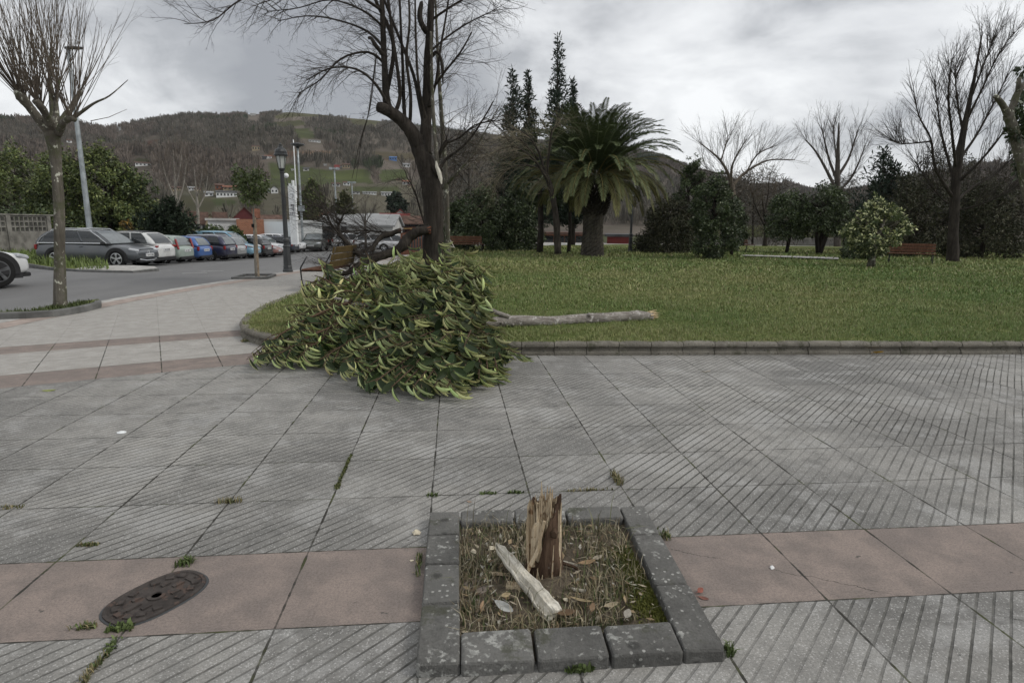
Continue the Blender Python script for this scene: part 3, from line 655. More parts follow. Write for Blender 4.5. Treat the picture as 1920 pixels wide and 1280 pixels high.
# ------------------------------------------------------------ broken stump
MAT['stump_bark'] = bark('dark_red_brown_stump_bark', (.05, .030, .02), (.125, .082, .055), 9, (.21, .18, .15), .62, bstr=1.2)
MAT['torn_wood'] = bark('torn_pale_wood', (.50, .385, .25), (.68, .57, .41), 16, (.24, .15, .085), .58, bstr=1.3)
def stump():
    b = G(1019, 1078, .012); root = empty('broken_stump', (b.x, b.y, .02), 'short stump snapped off with pale jagged splinters on top', 'tree stump')
    d = (b-CAM).length; S = d/F*1.02       # metres per pixel here
    right = Vector(HR); toc = -Vector(HF)
    # bark shell: uneven cylinder with a jagged rim; height varies round the stem
    N = 48; rings = []
    def rim(th):      # th measured from the right, counter-clockwise seen from above; the camera side is th = -90
        k = math.degrees(th) % 360
        tab = [(0, .405), (25, .38), (60, .34), (100, .33), (140, .36), (175, .33), (200, .20), (225, .105), (243, .085), (258, .14), (272, .245), (285, .295), (300, .32), (320, .36), (345, .40), (360, .405)]
        for (a, h), (c, g) in zip(tab[:-1], tab[1:]):
            if a <= k <= c: return h+(g-h)*(k-a)/(c-a)
        return .3
    hs = [rim(2*math.pi*i/N)+random.uniform(-.014, .014) for i in range(N)]
    mb = MB(); R0 = 31*S
    for j in range(9):
        t = j/8; ring = []
        for i in range(N):
            th = 2*math.pi*i/N; flare = 1+.22*(1-t)**3+.05*math.sin(3*th+1)+.035*math.sin(7*th+t*3)
            r = R0*flare*(1-.06*t); z = hs[i]*t
            ring.append(right*(r*math.cos(th))-toc*(r*math.sin(th))+Vector((0, 0, z)))
        rings.append(ring)
    inner_ = []
    for j in (8, 6, 3):
        ring = []
        for i in range(N):
            c = rings[j][i]; ring.append(Vector((c.x*.84, c.y*.84, c.z-.004)))
        inner_.append(ring)
    mb.loft(rings+inner_, closed=True, caps=False); mb.build('bark', MAT['stump_bark'], root)
    # heartwood: standing splinters
    def splinter(mbx, x, y, z0, h, w, dep, tipn=4, lean=(0, 0)):
        """flat upright sliver w wide, dep deep with a ragged top; x to the right, y towards the camera"""
        n = tipn*2+1; xs = [-w/2+w*i/(n-1) for i in range(n)]; top = [h*(1-(random.uniform(.0, .16) if i % 2 else random.uniform(.04, .26))) for i in range(n)]
        fr, bk = [], []
        lv = [0, .33, .66, 1.0]
        for q, f in enumerate(lv):
            a, c = [], []
            for i in range(n):
                zz = z0+top[i]*f; bx = lean[0]*f*f; by = lean[1]*f*f; j = random.uniform(-.0025, .0025); taper = 1-.25*f
                cx = x+xs[i]*(1-.12*f)+bx
                a.append(right*cx+toc*(y+dep/2*taper+by+j+.006*math.sin(i*1.9))+Vector((0, 0, zz))); c.append(right*cx+toc*(y-dep/2*taper+by+j)+Vector((0, 0, zz)))
            fr.append(a); bk.append(c)
        rg = [fr[q]+bk[q][::-1] for q in range(4)]; mbx.loft(rg)
    mb = MB(); px = S
    splinter(mb, -16*px, 20*px, 26*px, 84*px, 22*px, 9*px, 2)                  # broad pale face lower left
    splinter(mb, -24*px, 10*px, 0, 146*px, 16*px, 14*px, 4, (-3*px, 0)); splinter(mb, -4*px, 2*px, 0, 140*px, 26*px, 14*px, 5)
    splinter(mb, 14*px, -6*px, 0, 148*px, 26*px, 14*px, 5); splinter(mb, -8*px, -14*px, 0, 140*px, 26*px, 14*px, 5); splinter(mb, 9*px, 14*px, 0, 122*px, 14*px, 8*px, 3, (0, 2*px))
    rr = random.Random(5)
    for i in range(46):                                                        # thin torn fibres of every height
        x = rr.uniform(-30, 29); y = rr.uniform(-18, 18) if abs(x) < 20 else rr.uniform(-8, 12); h = (150+14*math.sin(x*.16+1.2)-(26 if x < -14 else 0))*rr.uniform(.80, 1.08); w = rr.uniform(1.6, 4.2)
        lx, ly = rr.uniform(-4, 4), rr.uniform(-3, 4)
        mb.tube([right*(x*px)+toc*(y*px), right*((x+lx*.3)*px)+toc*((y+ly*.3)*px)+Vector((0, 0, h*.6*px)), right*((x+lx*.7)*px)+toc*((y+ly*.7)*px)+Vector((0, 0, h*.86*px)), right*((x+lx)*px)+toc*((y+ly)*px)+Vector((0, 0, h*px))], [w*px, w*px, w*.75*px, .5*px], 5, wob=.25)
    mb.build('splinters', MAT['torn_wood'], root)
    mb = MB()     # pale torn edge running down the front and slivers at the foot
    e = [(-2, 33, 118), (-8, 33, 92), (-12, 33, 70), (-18, 32, 52), (-26, 31, 36), (-32, 29, 18), (-36, 27, 4)]
    mb.tube([right*(x*px)+toc*(y*px)+Vector((0, 0, z*px*.95)) for x, y, z in e], [3*px, 3.5*px, 3*px, 4*px, 4*px, 3*px, 1.5*px], 5, wob=.3)
    for x, y, z, l in ((-31, 34, 8, 22), (-15, 37, 6, 24), (14, 34, 10, 60), (30, 24, 8, 30), (-6, 38, 4, 14)):
        mb.tube([right*(x*px)+toc*(y*px)+Vector((0, 0, z*px)), right*((x+2)*px)+toc*((y-1)*px)+Vector((0, 0, (z+l)*px))], [2.4*px, .5*px], 4)
    mb.build('torn_edge', MAT['torn_wood'], root)
    mb = MB(); kc = right*(16*px)+toc*(27*px)+Vector((0, 0, 88*px)); 
    mb.tube([kc, kc+toc*(5*px)], [9*px, 5*px], 10, wob=.2); mb.build('knot', MAT['twig'], root)
    root.scale = (.88, .88, 1)
    return S
STS = stump()

# ------------------------------------------------------------ loose wood, leaves and litter
MAT['bleached'] = bark('bleached_splinter_wood', (.58, .54, .45), (.80, .76, .67), 14, (.34, .28, .2), .66, bstr=1.2)
def plank(name, a, b, w0, w1, th, m, label, cat, group=None, up=None, rag=.4, n=14):
    """a long ragged splinter between two points; w0, w1 widths at the ends"""
    a, b = Vector(a), Vector(b); c = (a+b)/2; t = (b-a).normalized(); u = (up or Vector((0, 0, 1))); s = t.cross(u).normalized(); u = s.cross(t)
    mb = MB(); rings = []; off = 0; rdg = [random.uniform(.1, .75) for _ in range(9)]
    for i in range(n+1):
        if i % 3 == 2: rdg[random.randrange(9)] = random.uniform(.0, .8)
        k = i/n; p = a.lerp(b, k)-c; w = (w0+(w1-w0)*k)*(1+random.uniform(-.12, .12)*rag*2)
        if i == 0: w *= .3
        if i == n: w *= .75
        off += random.uniform(-.05, .05)*w
        prof = [(-.5, -.35), (-.5, .1)]+[(-.44+.88*j/8, rdg[j]) for j in range(9)]+[(.5, .05), (.5, -.4)]
        rings.append([p+s*(x*w+off)+u*(y*th*(1+random.uniform(-.25, .25))) for x, y in prof])
    mb.loft(rings); o = mb.build(name, m); o.location = c; return tag(o, label, cat, group)
plank('wood_splinter', G(932, 1022, 0.106), G(1040, 1152, 0.036), .045, .092, .030, MAT['bleached'], 'long bleached splinter of wood leaning across the grass in the tree pit', 'wood splinter', up=Vector((-.2, -.5, .85)))
plank('wood_splinter', G(950, 1095, 0.021), G(1002, 1112, 0.021), .05, .04, .022, MAT['torn_wood'], 'short brownish chunk of wood beneath the long pale splinter', 'wood splinter')
plank('wood_splinter', G(917, 1074, 0.026), G(955, 1077, 0.026), .018, .012, .01, MAT['torn_wood'], 'thin tan wood sliver in the grass left of the stump', 'wood splinter')
plank('wood_splinter', G(1058, 1102, 0.026), G(1098, 1107, 0.026), .014, .012, .009, MAT['bleached'], 'small whitish wood sliver lying right of the long splinter', 'wood splinter')
plank('wood_splinter', G(1056, 1053, 0.036), G(1082, 1060, 0.031), .014, .01, .01, MAT['bleached'], 'small pale wood chip touching the dark twig beside the stump', 'wood splinter')
mb = MB(); tp = [G(1040, 1049, 0.056), G(1058, 1056, 0.051), G(1076, 1062, 0.046), G(1092, 1072, 0.026)]; c = tp[1].copy(); mb.tube([p-c for p in tp], [.008, .009, .008, .005], 6)
o = mb.build('twig', MAT['stump_bark']); o.location = c; tag(o, 'dark red brown twig sticking out right of the stump', 'twig')
def dead_leaf(p, L, w, rz, c, label, cat='fallen leaf', curl=.5, tilt=0.0, z=0.0, rough=.7, group=None):
    w *= .62; L *= .9; c = tuple(k*.72 for k in c)
    mb = MB(); n = 6; rows = []
    for i in range(n+1):
        s = i/n; ww = w*math.sin(math.pi*min(1, s*.92+.04))**.8; zz = curl*L*(.3*(s-.5)**2*2)
        rows.append([(L*(s-.5), -ww, zz+abs(ww)*.5*curl), (L*(s-.5), 0, zz), (L*(s-.5), ww, zz+abs(ww)*.5*curl)])
    V = [q for r in rows for q in r]; Fq = [(i*3+j, i*3+j+1, i*3+j+4, i*3+j+3) for i in range(n) for j in (0, 1)]
    V2 = [(a, b, d+.001) for a, b, d in V]; k = len(V)
    mb.add(V2+V, Fq+[tuple(reversed([i+k for i in f])) for f in Fq])
    mb.tube([(-L*.5, 0, .001+curl*L*.15), (-L*.75, .004, .002)], [.0012, .0008], 4)
    key = 'lf%s' % (c,)
    if key not in MAT: MAT[key] = plain('dead_leaf', c, rough, .3, var=.3, sc=20)
    o = mb.build('fallen_leaf', MAT[key]); o.location = (p.x, p.y, p.z+.002+z); o.rotation_euler = (tilt, 0, rz); return tag(o, label, cat, group)
PAL, TAN, GRY, YEL, RED, BRN = (.50, .50, .47), (.42, .33, .19), (.34, .33, .30), (.50, .30, .03), (.30, .10, .07), (.16, .10, .055)
dead_leaf(G(946, 1138, 0.046), .115, .03, R(-48), PAL, 'grey white curled leaf at the lower left inside the tree pit', tilt=.5)
dead_leaf(G(1090, 1127, 0.041), .11, .03, R(-25), TAN, 'tan pointed leaf lying right of the long pale splinter', tilt=-.3)
dead_leaf(G(948, 1116, 0.046), .05, .018, R(20), TAN, 'small tan leaf just above the grey white curled leaf', tilt=.4)
dead_leaf(G(1100, 1055, 0.051), .10, .022, R(15), (.33, .22, .12), 'brown leaf on the dry grass right of the dark twig', tilt=.2)
dead_leaf(G(1120, 1046, 0.051), .07, .02, R(30), (.38, .33, .25), 'pale beige leaf behind the brown leaf right of the stump', tilt=.2)
dead_leaf(G(1176, 1152, 0.041), .07, .026, R(60), (.36, .33, .28), 'pale grey lobed leaf near the front right inner corner of the pit', tilt=.2)
dead_leaf(G(1062, 1150, 0.036), .09, .03, R(10), BRN, 'dark brown leaf beside the lower end of the long splinter', tilt=.1)
dead_leaf(G(1110, 1140, 0.036), .07, .02, R(70), (.26, .17, .10), 'curled brown leaf in front of the tan pointed leaf', tilt=.2)
dead_leaf(G(903, 1138, 0.036), .08, .015, R(80), (.42, .28, .17), 'narrow orange brown leaf by the left inner side of the pit', tilt=.5)
dead_leaf(G(1146, 1135, 0.036), .08, .022, R(20), (.44, .36, .24), 'straw coloured leaf right of the curled brown leaf in the pit', tilt=.1)
dead_leaf(G(1312, 1111, .0), .05, .02, R(40), RED, 'small red leaf against the right outside of the stone border', tilt=.5, z=.01)
dead_leaf(G(1319, 1122, .0), .05, .015, R(-30), (.27, .12, .09), 'dull red leaf just below the small red one by the border', tilt=.2)
dead_leaf(G(1647, 667, .0), .17, .055, R(5), YEL, 'bright yellow leaf lying at the foot of the lawn kerb', tilt=-.6, z=.04)
dead_leaf(G(1750, 666, .0), .12, .02, R(15), PAL, 'whitish leaf at the kerb foot right of the yellow leaf', tilt=0)
dead_leaf(G(92, 733, .0), .13, .03, R(10), (.30, .33, .12), 'single green leaf lying on the paving near the pink band', tilt=.3)
dead_leaf(G(880, 941, .0), .035, .012, R(-30), (.45, .33, .25), 'tiny pinkish dry leaf on the paving behind the pit border', tilt=.2)
dead_leaf(G(1325, 697, .0), .15, .015, R(25), (.48, .42, .34), 'narrow pale dry leaf on the grooved paving near the lawn kerb', tilt=.1)
def chip(p, s, label, c=(.58, .52, .40), cat='wood chip', flat=.5):
    mb = MB(); v = [Vector((random.uniform(-1, 1), random.uniform(-1, 1), random.uniform(0, 1)*flat)).normalized()*s*random.uniform(.6, 1.1) for _ in range(14)]
    bm = bmesh.new(); [bm.verts.new((q.x, q.y, abs(q.z))) for q in v]; bm.verts.new((s*.5, 0, 0)); bm.verts.new((-s*.5, s*.3, 0)); bm.verts.new((0, -s*.5, 0))
    bmesh.ops.convex_hull(bm, input=bm.verts); bmesh.ops.delete(bm, geom=[q for q in bm.verts if not q.link_faces], context='VERTS')
    me = bpy.data.meshes.new('wood_chip'); bm.to_mesh(me); bm.free()
    key = 'chip%s' % (c,)
    if key not in MAT: MAT[key] = plain('chip', c, .8, .2, var=.2, sc=30)
    o = link('wood_chip', me, MAT[key]); o.location = p; o.rotation_euler[2] = random.uniform(0, 6); return tag(o, label, cat)
chip(G(783, 1000), .030, 'cream wood chip on the paving just left of the stone border')
chip(G(772, 1051), .012, 'tiny cream chip on the pink tile left of the border')
chip(G(888, 1035, 0.026), .022, 'cream wood chip at the left edge inside the pit')
chip(G(922, 1030, 0.026), .024, 'cream wood chip by the upper end of the long splinter')
chip(G(916, 1049, 0.026), .014, 'small cream chip under the upper end of the splinter')
chip(G(1060, 1125, 0.026), .014, 'small cream chip near the lower half of the long splinter')
chip(G(1447, 1065), .014, 'white fleck of litter on the pink tile right of the border', (.75, .75, .74), 'litter')
# the crushed white bottle cap on the paving
mb = MB(); mb.lathe([(.055, 0), (.055, .006), (.03, .008), (.028, .012), (0.001, .013)], sides=20); o = mb.build('crushed_lid', MAT['white'], smooth=False); o.location = G(228, 811, .001); o.scale = (.62, .5, 1); tag(o, 'flat white plastic lid lying on the grooved paving', 'lid')

def pit_debris():
    n = 420; u, v = RNG.uniform(.03, .97, n), RNG.uniform(.03, .97, n); P4 = [np.array(p) for p in (i00, i10, i11, i01)]
    P = (P4[0][None]*((1-u)*(1-v))[:, None]+P4[1][None]*(u*(1-v))[:, None]+P4[2][None]*(u*v)[:, None]+P4[3][None]*((1-u)*v)[:, None]); P[:, 2] = RNG.uniform(.016, .04, n)
    L = RNG.uniform(.006, .026, n); th = RNG.uniform(0, 6.28, n); a = np.stack([np.cos(th), np.sin(th), RNG.normal(0, .25, n)], 1)*L[:, None]; b = np.stack([-np.sin(th), np.cos(th), RNG.normal(0, .25, n)], 1)*(L*RNG.uniform(.2, .5, n))[:, None]
    V = np.stack([P-a, P+b, P+a, P-b], 1); c = np.array([(.42, .36, .27), (.22, .15, .09), (.12, .09, .06), (.50, .47, .40), (.30, .22, .13)])[RNG.integers(0, 5, n)]*RNG.uniform(.6, 1.1, (n, 1))
    tag(np_mesh('pit_debris', V.reshape(-1, 3), [(np.arange(n)*4)[:, None]+np.array([[0, 1, 2, 3]])], MAT['grass'], col=c), 'fine wood chips and leaf litter strewn inside the stone tree pit', 'litter', kind='stuff')
pit_debris()
# ------------------------------------------------------------ access cover
def cover():
    a, b = G(205, 1165), G(372, 1078); c = (a+b)/2; ang = math.atan2(b.y-a.y, b.x-a.x)
    root = empty('access_cover', (c.x, c.y, 0), 'rusty oval cast iron cover with raised blocks set in the pink paving', 'manhole cover', rz=ang)
    half = (b-a).length/2; hx, hy = half*1.03, .135
    def oval(k, z, n=48): return [((hx-.12*1)*0+ (hx+k)*math.copysign(abs(math.cos(t))**.78, math.cos(t)), (hy+k)*math.copysign(abs(math.sin(t))**.78, math.sin(t)), z) for t in [2*math.pi*i/n for i in range(n)]]
    mr = bark('rusted_iron', (.046, .040, .037), (.076, .066, .060), 10, (.085, .062, .052), .55, bstr=.3)
    mb = MB(); mb.loft([oval(.013, 0.001), oval(.012, .003), oval(.003, .004)], caps=False); mb.build('mortar_ring', MAT['iron_grey'], root)
    mb = MB(); mb.loft([oval(.004, .001), oval(.002, .010), oval(-.012, .011), oval(-.016, .006), oval(-.06, .006)]); mb.build('plate', mr, root)
    mb = MB()
    for i in range(14):
        t = 2*math.pi*i/14; x, y, z = (hx-.042)*math.copysign(abs(math.cos(t))**.8, math.cos(t)), (hy-.04)*math.copysign(abs(math.sin(t))**.8, math.sin(t)), .009
        mb.box((x, y, z), (.034, .026, .010), math.atan2(y*1.4, x)+1.57)
    for x, y, w, h in ((-.10, .0, .06, .02), (.10, .0, .05, .02), (-.06, .045, .04, .018), (.07, .045, .04, .018), (-.07, -.045, .04, .018), (.06, -.045, .04, .018), (-.14, .02, .02, .05), (.15, -.01, .02, .05)):
        mb.box((x, y, .009), (w, h, .008))
    mb.build('raised_pattern', mr, root)
    mb = MB(); mb.lathe([(.038, .004), (.038, .012), (.022, .012), (.02, .004)], sides=20); mb.build('key_hole_ring', mr, root)
    mb = MB(); mb.lathe([(.0195, .0075), (.001, .0075)], sides=16); mb.build('key_hole', MAT['rubber'], root)
cover()

# ------------------------------------------------------------ weeds in the joints
MAT['weed'] = leafmat('weed_leaves', .6, .25)
def weed(px, py, n, L, w, cols, label, spread=(.05, .02), lean=.9, rz=0.0, z=0.0, snap=''):
    p = G(px, py, z); L *= .8; rz = 0.0; p.x = -.145+.6*round((p.x+.145)/.6) if 'u' in snap else p.x; p.y = 2.885+.6*round((p.y-2.885)/.6) if 'v' in snap else p.y; X = np.clip(RNG.normal(0, 1, n), -1.6, 1.6)*spread[0]; Y = np.clip(RNG.normal(0, 1, n), -1.6, 1.6)*spread[1]; c, s = math.cos(rz), math.sin(rz)
    V = blades(X*c-Y*s, X*s+Y*c, np.zeros(n), RNG.uniform(L*.35, L, n), w*RNG.uniform(.6, 1.4, n), lean)
    cc = np.array(cols)[RNG.integers(0, len(cols), n)]*RNG.uniform(.7, 1.3, n)[:, None]
    o = grass_mesh('weed_plant', V, cc, MAT['weed']); o.location = p; return tag(o, label, 'weed')
GR = [(.09, .13, .04), (.13, .17, .06), (.075, .10, .035)]; DRY = [(.30, .25, .14), (.22, .19, .10), (.11, .12, .05)]; MOS = [(.075, .09, .03), (.11, .115, .04)]
weed(348, 1056, 80, .06, .004, GR, 'green weed growing at the upper end of the oval iron cover', (.02, .02))
weed(225, 1178, 70, .04, .008, GR, 'broad leaved green weed at the lower end of the oval iron cover', (.03, .014))
weed(215, 1222, 50, .03, .006, GR, 'low green weed in the joint below the oval iron cover', (.012, .05), snap='u')
weed(185, 1262, 70, .05, .003, DRY, 'yellowish weed in the joint at the bottom edge of the view', (.010, .06), snap='u')
weed(158, 1176, 60, .04, .004, GR+DRY, 'small weed in the joint left of the oval iron cover', (.03, .01))
weed(404, 938, 90, .055, .003, DRY, 'brown grass tuft at a tile crossing behind the pink band', (.045, .015), snap='uv')
weed(640, 880, 420, .022, .004, MOS, 'line of moss in the long joint below the fallen crown', (.006, .16), snap='u')
weed(622, 912, 90, .025, .004, MOS, 'thicker moss cushion at the near end of the mossy joint', (.010, .03), snap='u')
weed(1156, 898, 130, .075, .003, DRY, 'dry yellow grass tuft in the joint right of the stump', (.015, .06), snap='u')
weed(1105, 917, 100, .03, .003, DRY, 'flattened dry grass in the cross joint behind the stump', (.09, .007), snap='v')
weed(966, 918, 70, .03, .005, GR, 'small green weed in the cross joint just left of the stump top', (.03, .007), snap='v')
weed(915, 921, 60, .03, .005, GR, 'tiny green weed in the cross joint behind the left border', (.03, .007), snap='v')
weed(805, 934, 40, .03, .005, GR, 'tiny weed where joints cross behind the border corner', (.02, .012), snap='uv')
weed(1245, 1005, 60, .07, .003, GR+DRY, 'grass sprig at the right rear outside of the stone border', (.02, .03))
weed(1367, 1222, 70, .06, .003, GR, 'green grass sprig at the front right corner of the border', (.015, .02))
weed(1085, 1258, 40, .06, .010, GR, 'leafy weed at the foot of the front border blocks', (.03, .008))
weed(785, 1060, 70, .05, .003, GR+DRY, 'grass sprig along the left outside of the stone border', (.008, .06))
weed(14, 952, 60, .03, .004, MOS+DRY, 'mossy weed in a joint at the left edge of the view', (.05, .012))
weed(165, 1022, 110, .025, .004, GR+DRY, 'small weed in the joint along the pink band at left', (.03, .008))
weed(1030, 664, 80, .22, .003, DRY, 'tall dry grass sprig growing at the foot of the lawn kerb', (.02, .006), .7)
weed(1075, 664, 120, .06, .006, GR, 'low green weed at the foot of the lawn kerb behind the pit', (.04, .01))
weed(462, 640, 80, .06, .006, GR+DRY, 'weed at the foot of the rounded lawn kerb corner', (.05, .05))
# ------------------------------------------------------------ trees
MAT['bark_dark'] = bark('dark_winter_bark', (.024, .020, .017), (.056, .048, .040), 6, (.15, .15, .125), .70, None, 1.2)
MAT['bark_lichen'] = bark('lichen_spotted_bark', (.085, .076, .062), (.15, .137, .115), 6, (.50, .50, .42), .575, (.075, .08, .045), 1.0)
MAT['bark_pale'] = bark('pale_slender_bark', (.17, .155, .13), (.30, .28, .245), 6, (.42, .41, .37), .62)
MAT['twig_dark'] = plain('dark_twigs', (.050, .043, .037), .85, .15, var=.3)
MAT['twig_grey'] = plain('grey_brown_twigs', (.115, .095, .075), .85, .15, var=.3)
MAT['twig_far'] = plain('far_grey_twigs', (.085, .075, .066), .9, .1, var=.3)
MAT['straw_twig'] = plain('straw_coloured_twigs', (.20, .175, .125), .85, .15, var=.3)
MAT['stake'] = plain('wooden_stake', (.27, .215, .155), .8, .2, var=.25, sc=8)
def rv(s=1.0): return Vector((random.uniform(-s, s), random.uniform(-s, s), random.uniform(-s, s)))
def grow(mb, p, d, L, r, lv, P, r_end=None):
    """a wandering shoot and its side shoots. P[lv]: n children, length ratio, spread, up-pull, wander, sides, segments"""
    n_ch, lr, spread, upp, wander, sides, segs = P[min(lv, len(P)-1)]
    path = [Vector(p)]; d = Vector(d).normalized(); step = L/segs
    for i in range(segs):
        d = (d + rv(wander) + Vector((0, 0, upp/segs))).normalized(); path.append(path[-1]+d*step)
    re = r_end if r_end is not None else r*.42
    mb.tube(path, [r+(re-r)*i/segs for i in range(segs+1)], sides, cap=False)
    if lv+1 >= len(P): return path
    for k in range(n_ch if isinstance(n_ch, int) else random.randint(*n_ch)):
        s = random.uniform(.22, 1.0) if lv else random.uniform(.3, 1.0); j = min(segs-1, int(s*segs)); q = path[j].lerp(path[j+1], s*segs-j); t = (path[j+1]-path[j]).normalized()
        o = t.orthogonal().normalized(); o.rotate(Quaternion(t, random.uniform(0, 6.283)))
        a = spread*random.uniform(.6, 1.3); dd = t*math.cos(a)+o*math.sin(a)
        grow(mb, q, dd, L*lr*random.uniform(.6, 1.2)*(1.15-.5*s), max(.0022, (r+(re-r)*s)*.58), lv+1, P)
    return path
def limb(mb, pts, sides=9, wob=.03, sub=4, origin=None):
    """pts: (px, py, distance, radius in metres)"""
    P3 = [(D(x, y, d), r) for x, y, d, r in pts]; path, rad = [], []
    for i in range(len(P3)-1):
        p0, p1, p2, p3 = [P3[max(0, min(len(P3)-1, k))][0] for k in (i-1, i, i+1, i+2)]
        for k in range(sub):
            s = k/sub; path.append(.5*((2*p1)+(p2-p0)*s+(2*p0-5*p1+4*p2-p3)*s*s+(3*p1-p0-3*p2+p3)*s**3)); rad.append((P3[i][1]*(1-s)+P3[i+1][1]*s)*random.uniform(.96, 1.05))
    path.append(P3[-1][0]); rad.append(P3[-1][1])
    mb.tube(path, rad, sides, wob=wob); return path, rad
def along(path, s):
    k = s*(len(path)-1); j = min(len(path)-2, int(k)); return path[j].lerp(path[j+1], k-j), (path[j+1]-path[j]).normalized()
def outw(t):
    o = t.orthogonal().normalized(); o.rotate(Quaternion(t, random.uniform(0, 6.283))); return o
def strip(root): return lambda mb: setattr(mb, 'v', [(p[0]-root.location.x, p[1]-root.location.y, p[2]-root.location.z) for p in mb.v])
def finish(root, mb, name, m, smooth=True, col=False):
    strip(root)(mb); return mb.build(name, m, root, smooth=smooth, col=col)

# pollarded street tree on the left -----------------------------------------
def pollard():
    b = G(115, 580, 0); root = empty('pollarded_tree', b, 'bare pollarded street tree with a lichen spotted trunk beside the road', 'tree'); d = 11.0
    d = (b-CAM).dot(HF)
    mb = MB(); limb(mb, [(114, 584, d, .140), (113, 562, d, .108), (112, 500, d, .092), (111, 400, d, .084), (107, 330, d, .082), (103, 285, d, .092), (99, 255, d, .13), (97, 236, d, .12)], 16, .04)
    mb2 = MB()
    arms = [[(95, 250, d, .10), (72, 222, d-.2, .075), (55, 200, d-.3, .068), (40, 182, d-.4, .085), (33, 172, d-.4, .06)], [(98, 245, d, .10), (86, 215, d-.3, .06), (76, 200, d-.5, .06), (66, 188, d-.6, .055)],
            [(100, 245, d, .09), (100, 215, d+.2, .06), (96, 180, d+.3, .04), (93, 140, d+.4, .028), (96, 90, d+.5, .014)], [(104, 248, d, .09), (106, 215, d, .05), (105, 185, d, .03), (112, 150, d, .018)],
            [(106, 248, d, .10), (118, 225, d+.2, .065), (132, 205, d+.3, .05), (143, 186, d+.4, .045), (152, 170, d+.4, .03)], [(110, 250, d, .07), (120, 228, d-.4, .05), (133, 222, d-.5, .05), (142, 226, d-.5, .035)],
            [(118, 232, d, .05), (146, 215, d-.2, .03), (176, 194, d-.2, .02), (205, 180, d-.2, .012), (240, 150, d-.2, .005)]]
    ap = [limb(mb, a, 9, .06)[0] for a in arms]
    finish(root, mb, 'trunk', MAT['bark_lichen'])
    P = [((1, 3), .42, .40, .38, .035, 4, 7), (1, .5, .45, .3, .05, 3, 4), (0, .5, .5, .2, .05, 3, 3)]
    for k in range(215):
        pth = random.choice(ap[:6]+ap[:2]); p, t = along(pth, random.uniform(.45, 1)); side = outw(t)
        dx = (p-D(100, 240, d)); dirn = Vector((dx.x*.55, dx.y*.4, 1.0)).normalized()+side*.35+HR*random.uniform(-.42, .42)
        grow(mb2, p, dirn, random.uniform(.8, 2.3), random.uniform(.0045, .0095), 0, P, .0022)
    for p, q in (((238, 205), (170, 227)), ((60, 235), (95, 255))):
        mb2.tube([D(*q, d), D((p[0]+q[0])/2, (p[1]+q[1])/2+4, d), D(*p, d)], [.008, .006, .003], 4)
    finish(root, mb2, 'crown', MAT['twig_grey'])
    # raised earth strip and its kerb at the foot
    e = [G(x, y, 0) for x, y in ((-40, 599.5), (-60, 592), (60, 588), (130, 575), (160, 569), (186, 566), (188, 575), (160, 583.5), (130, 589), (100, 593), (50, 596), (0, 597.5))]
    kb = MB(); line = [G(-40, 601, 0), G(0, 599, 0), G(50, 597.5, 0), G(100, 594.5, 0), G(130, 590.5, 0), G(160, 585, 0), G(190, 577, 0), G(191, 573, 0)]
    sweep_strip(kb, line, [(-.0, 0), (.0, .10), (.012, .115), (.10, .115), (.112, .10), (.112, 0)]); MAT['dark_kerb'] = plain('dark_kerb_concrete', (.13, .13, .125), .9, .15, var=.3, sc=3, bump=.4)
    tag(kb.build('tree_kerb', MAT['dark_kerb']), 'dark concrete kerb edging the earth at the foot of the pollarded tree', 'kerb', kind='thing')
    sheet('tree_bed', [(p.x, p.y) for p in e], .06, MAT['lawn'])
    n = 2600; c0 = G(112, 582, 0); X = RNG.normal(c0.x-.15, .5, n); Y = RNG.normal(c0.y+.1, .42, n); k = in_poly(X, Y, [(p.x, p.y) for p in e]); X, Y = X[k], Y[k]; n = len(X)
    tag(grass_mesh('tree_bed_grass', blades(X, Y, np.full(n, .06), RNG.uniform(.03, .09, n), np.full(n, .006), .9), np.array([[.07, .09, .03]])*RNG.uniform(.6, 1.3, (n, 1)), MAT['grass']), 'thin grass at the foot of the pollarded tree', 'grass', kind='stuff')
pollard()

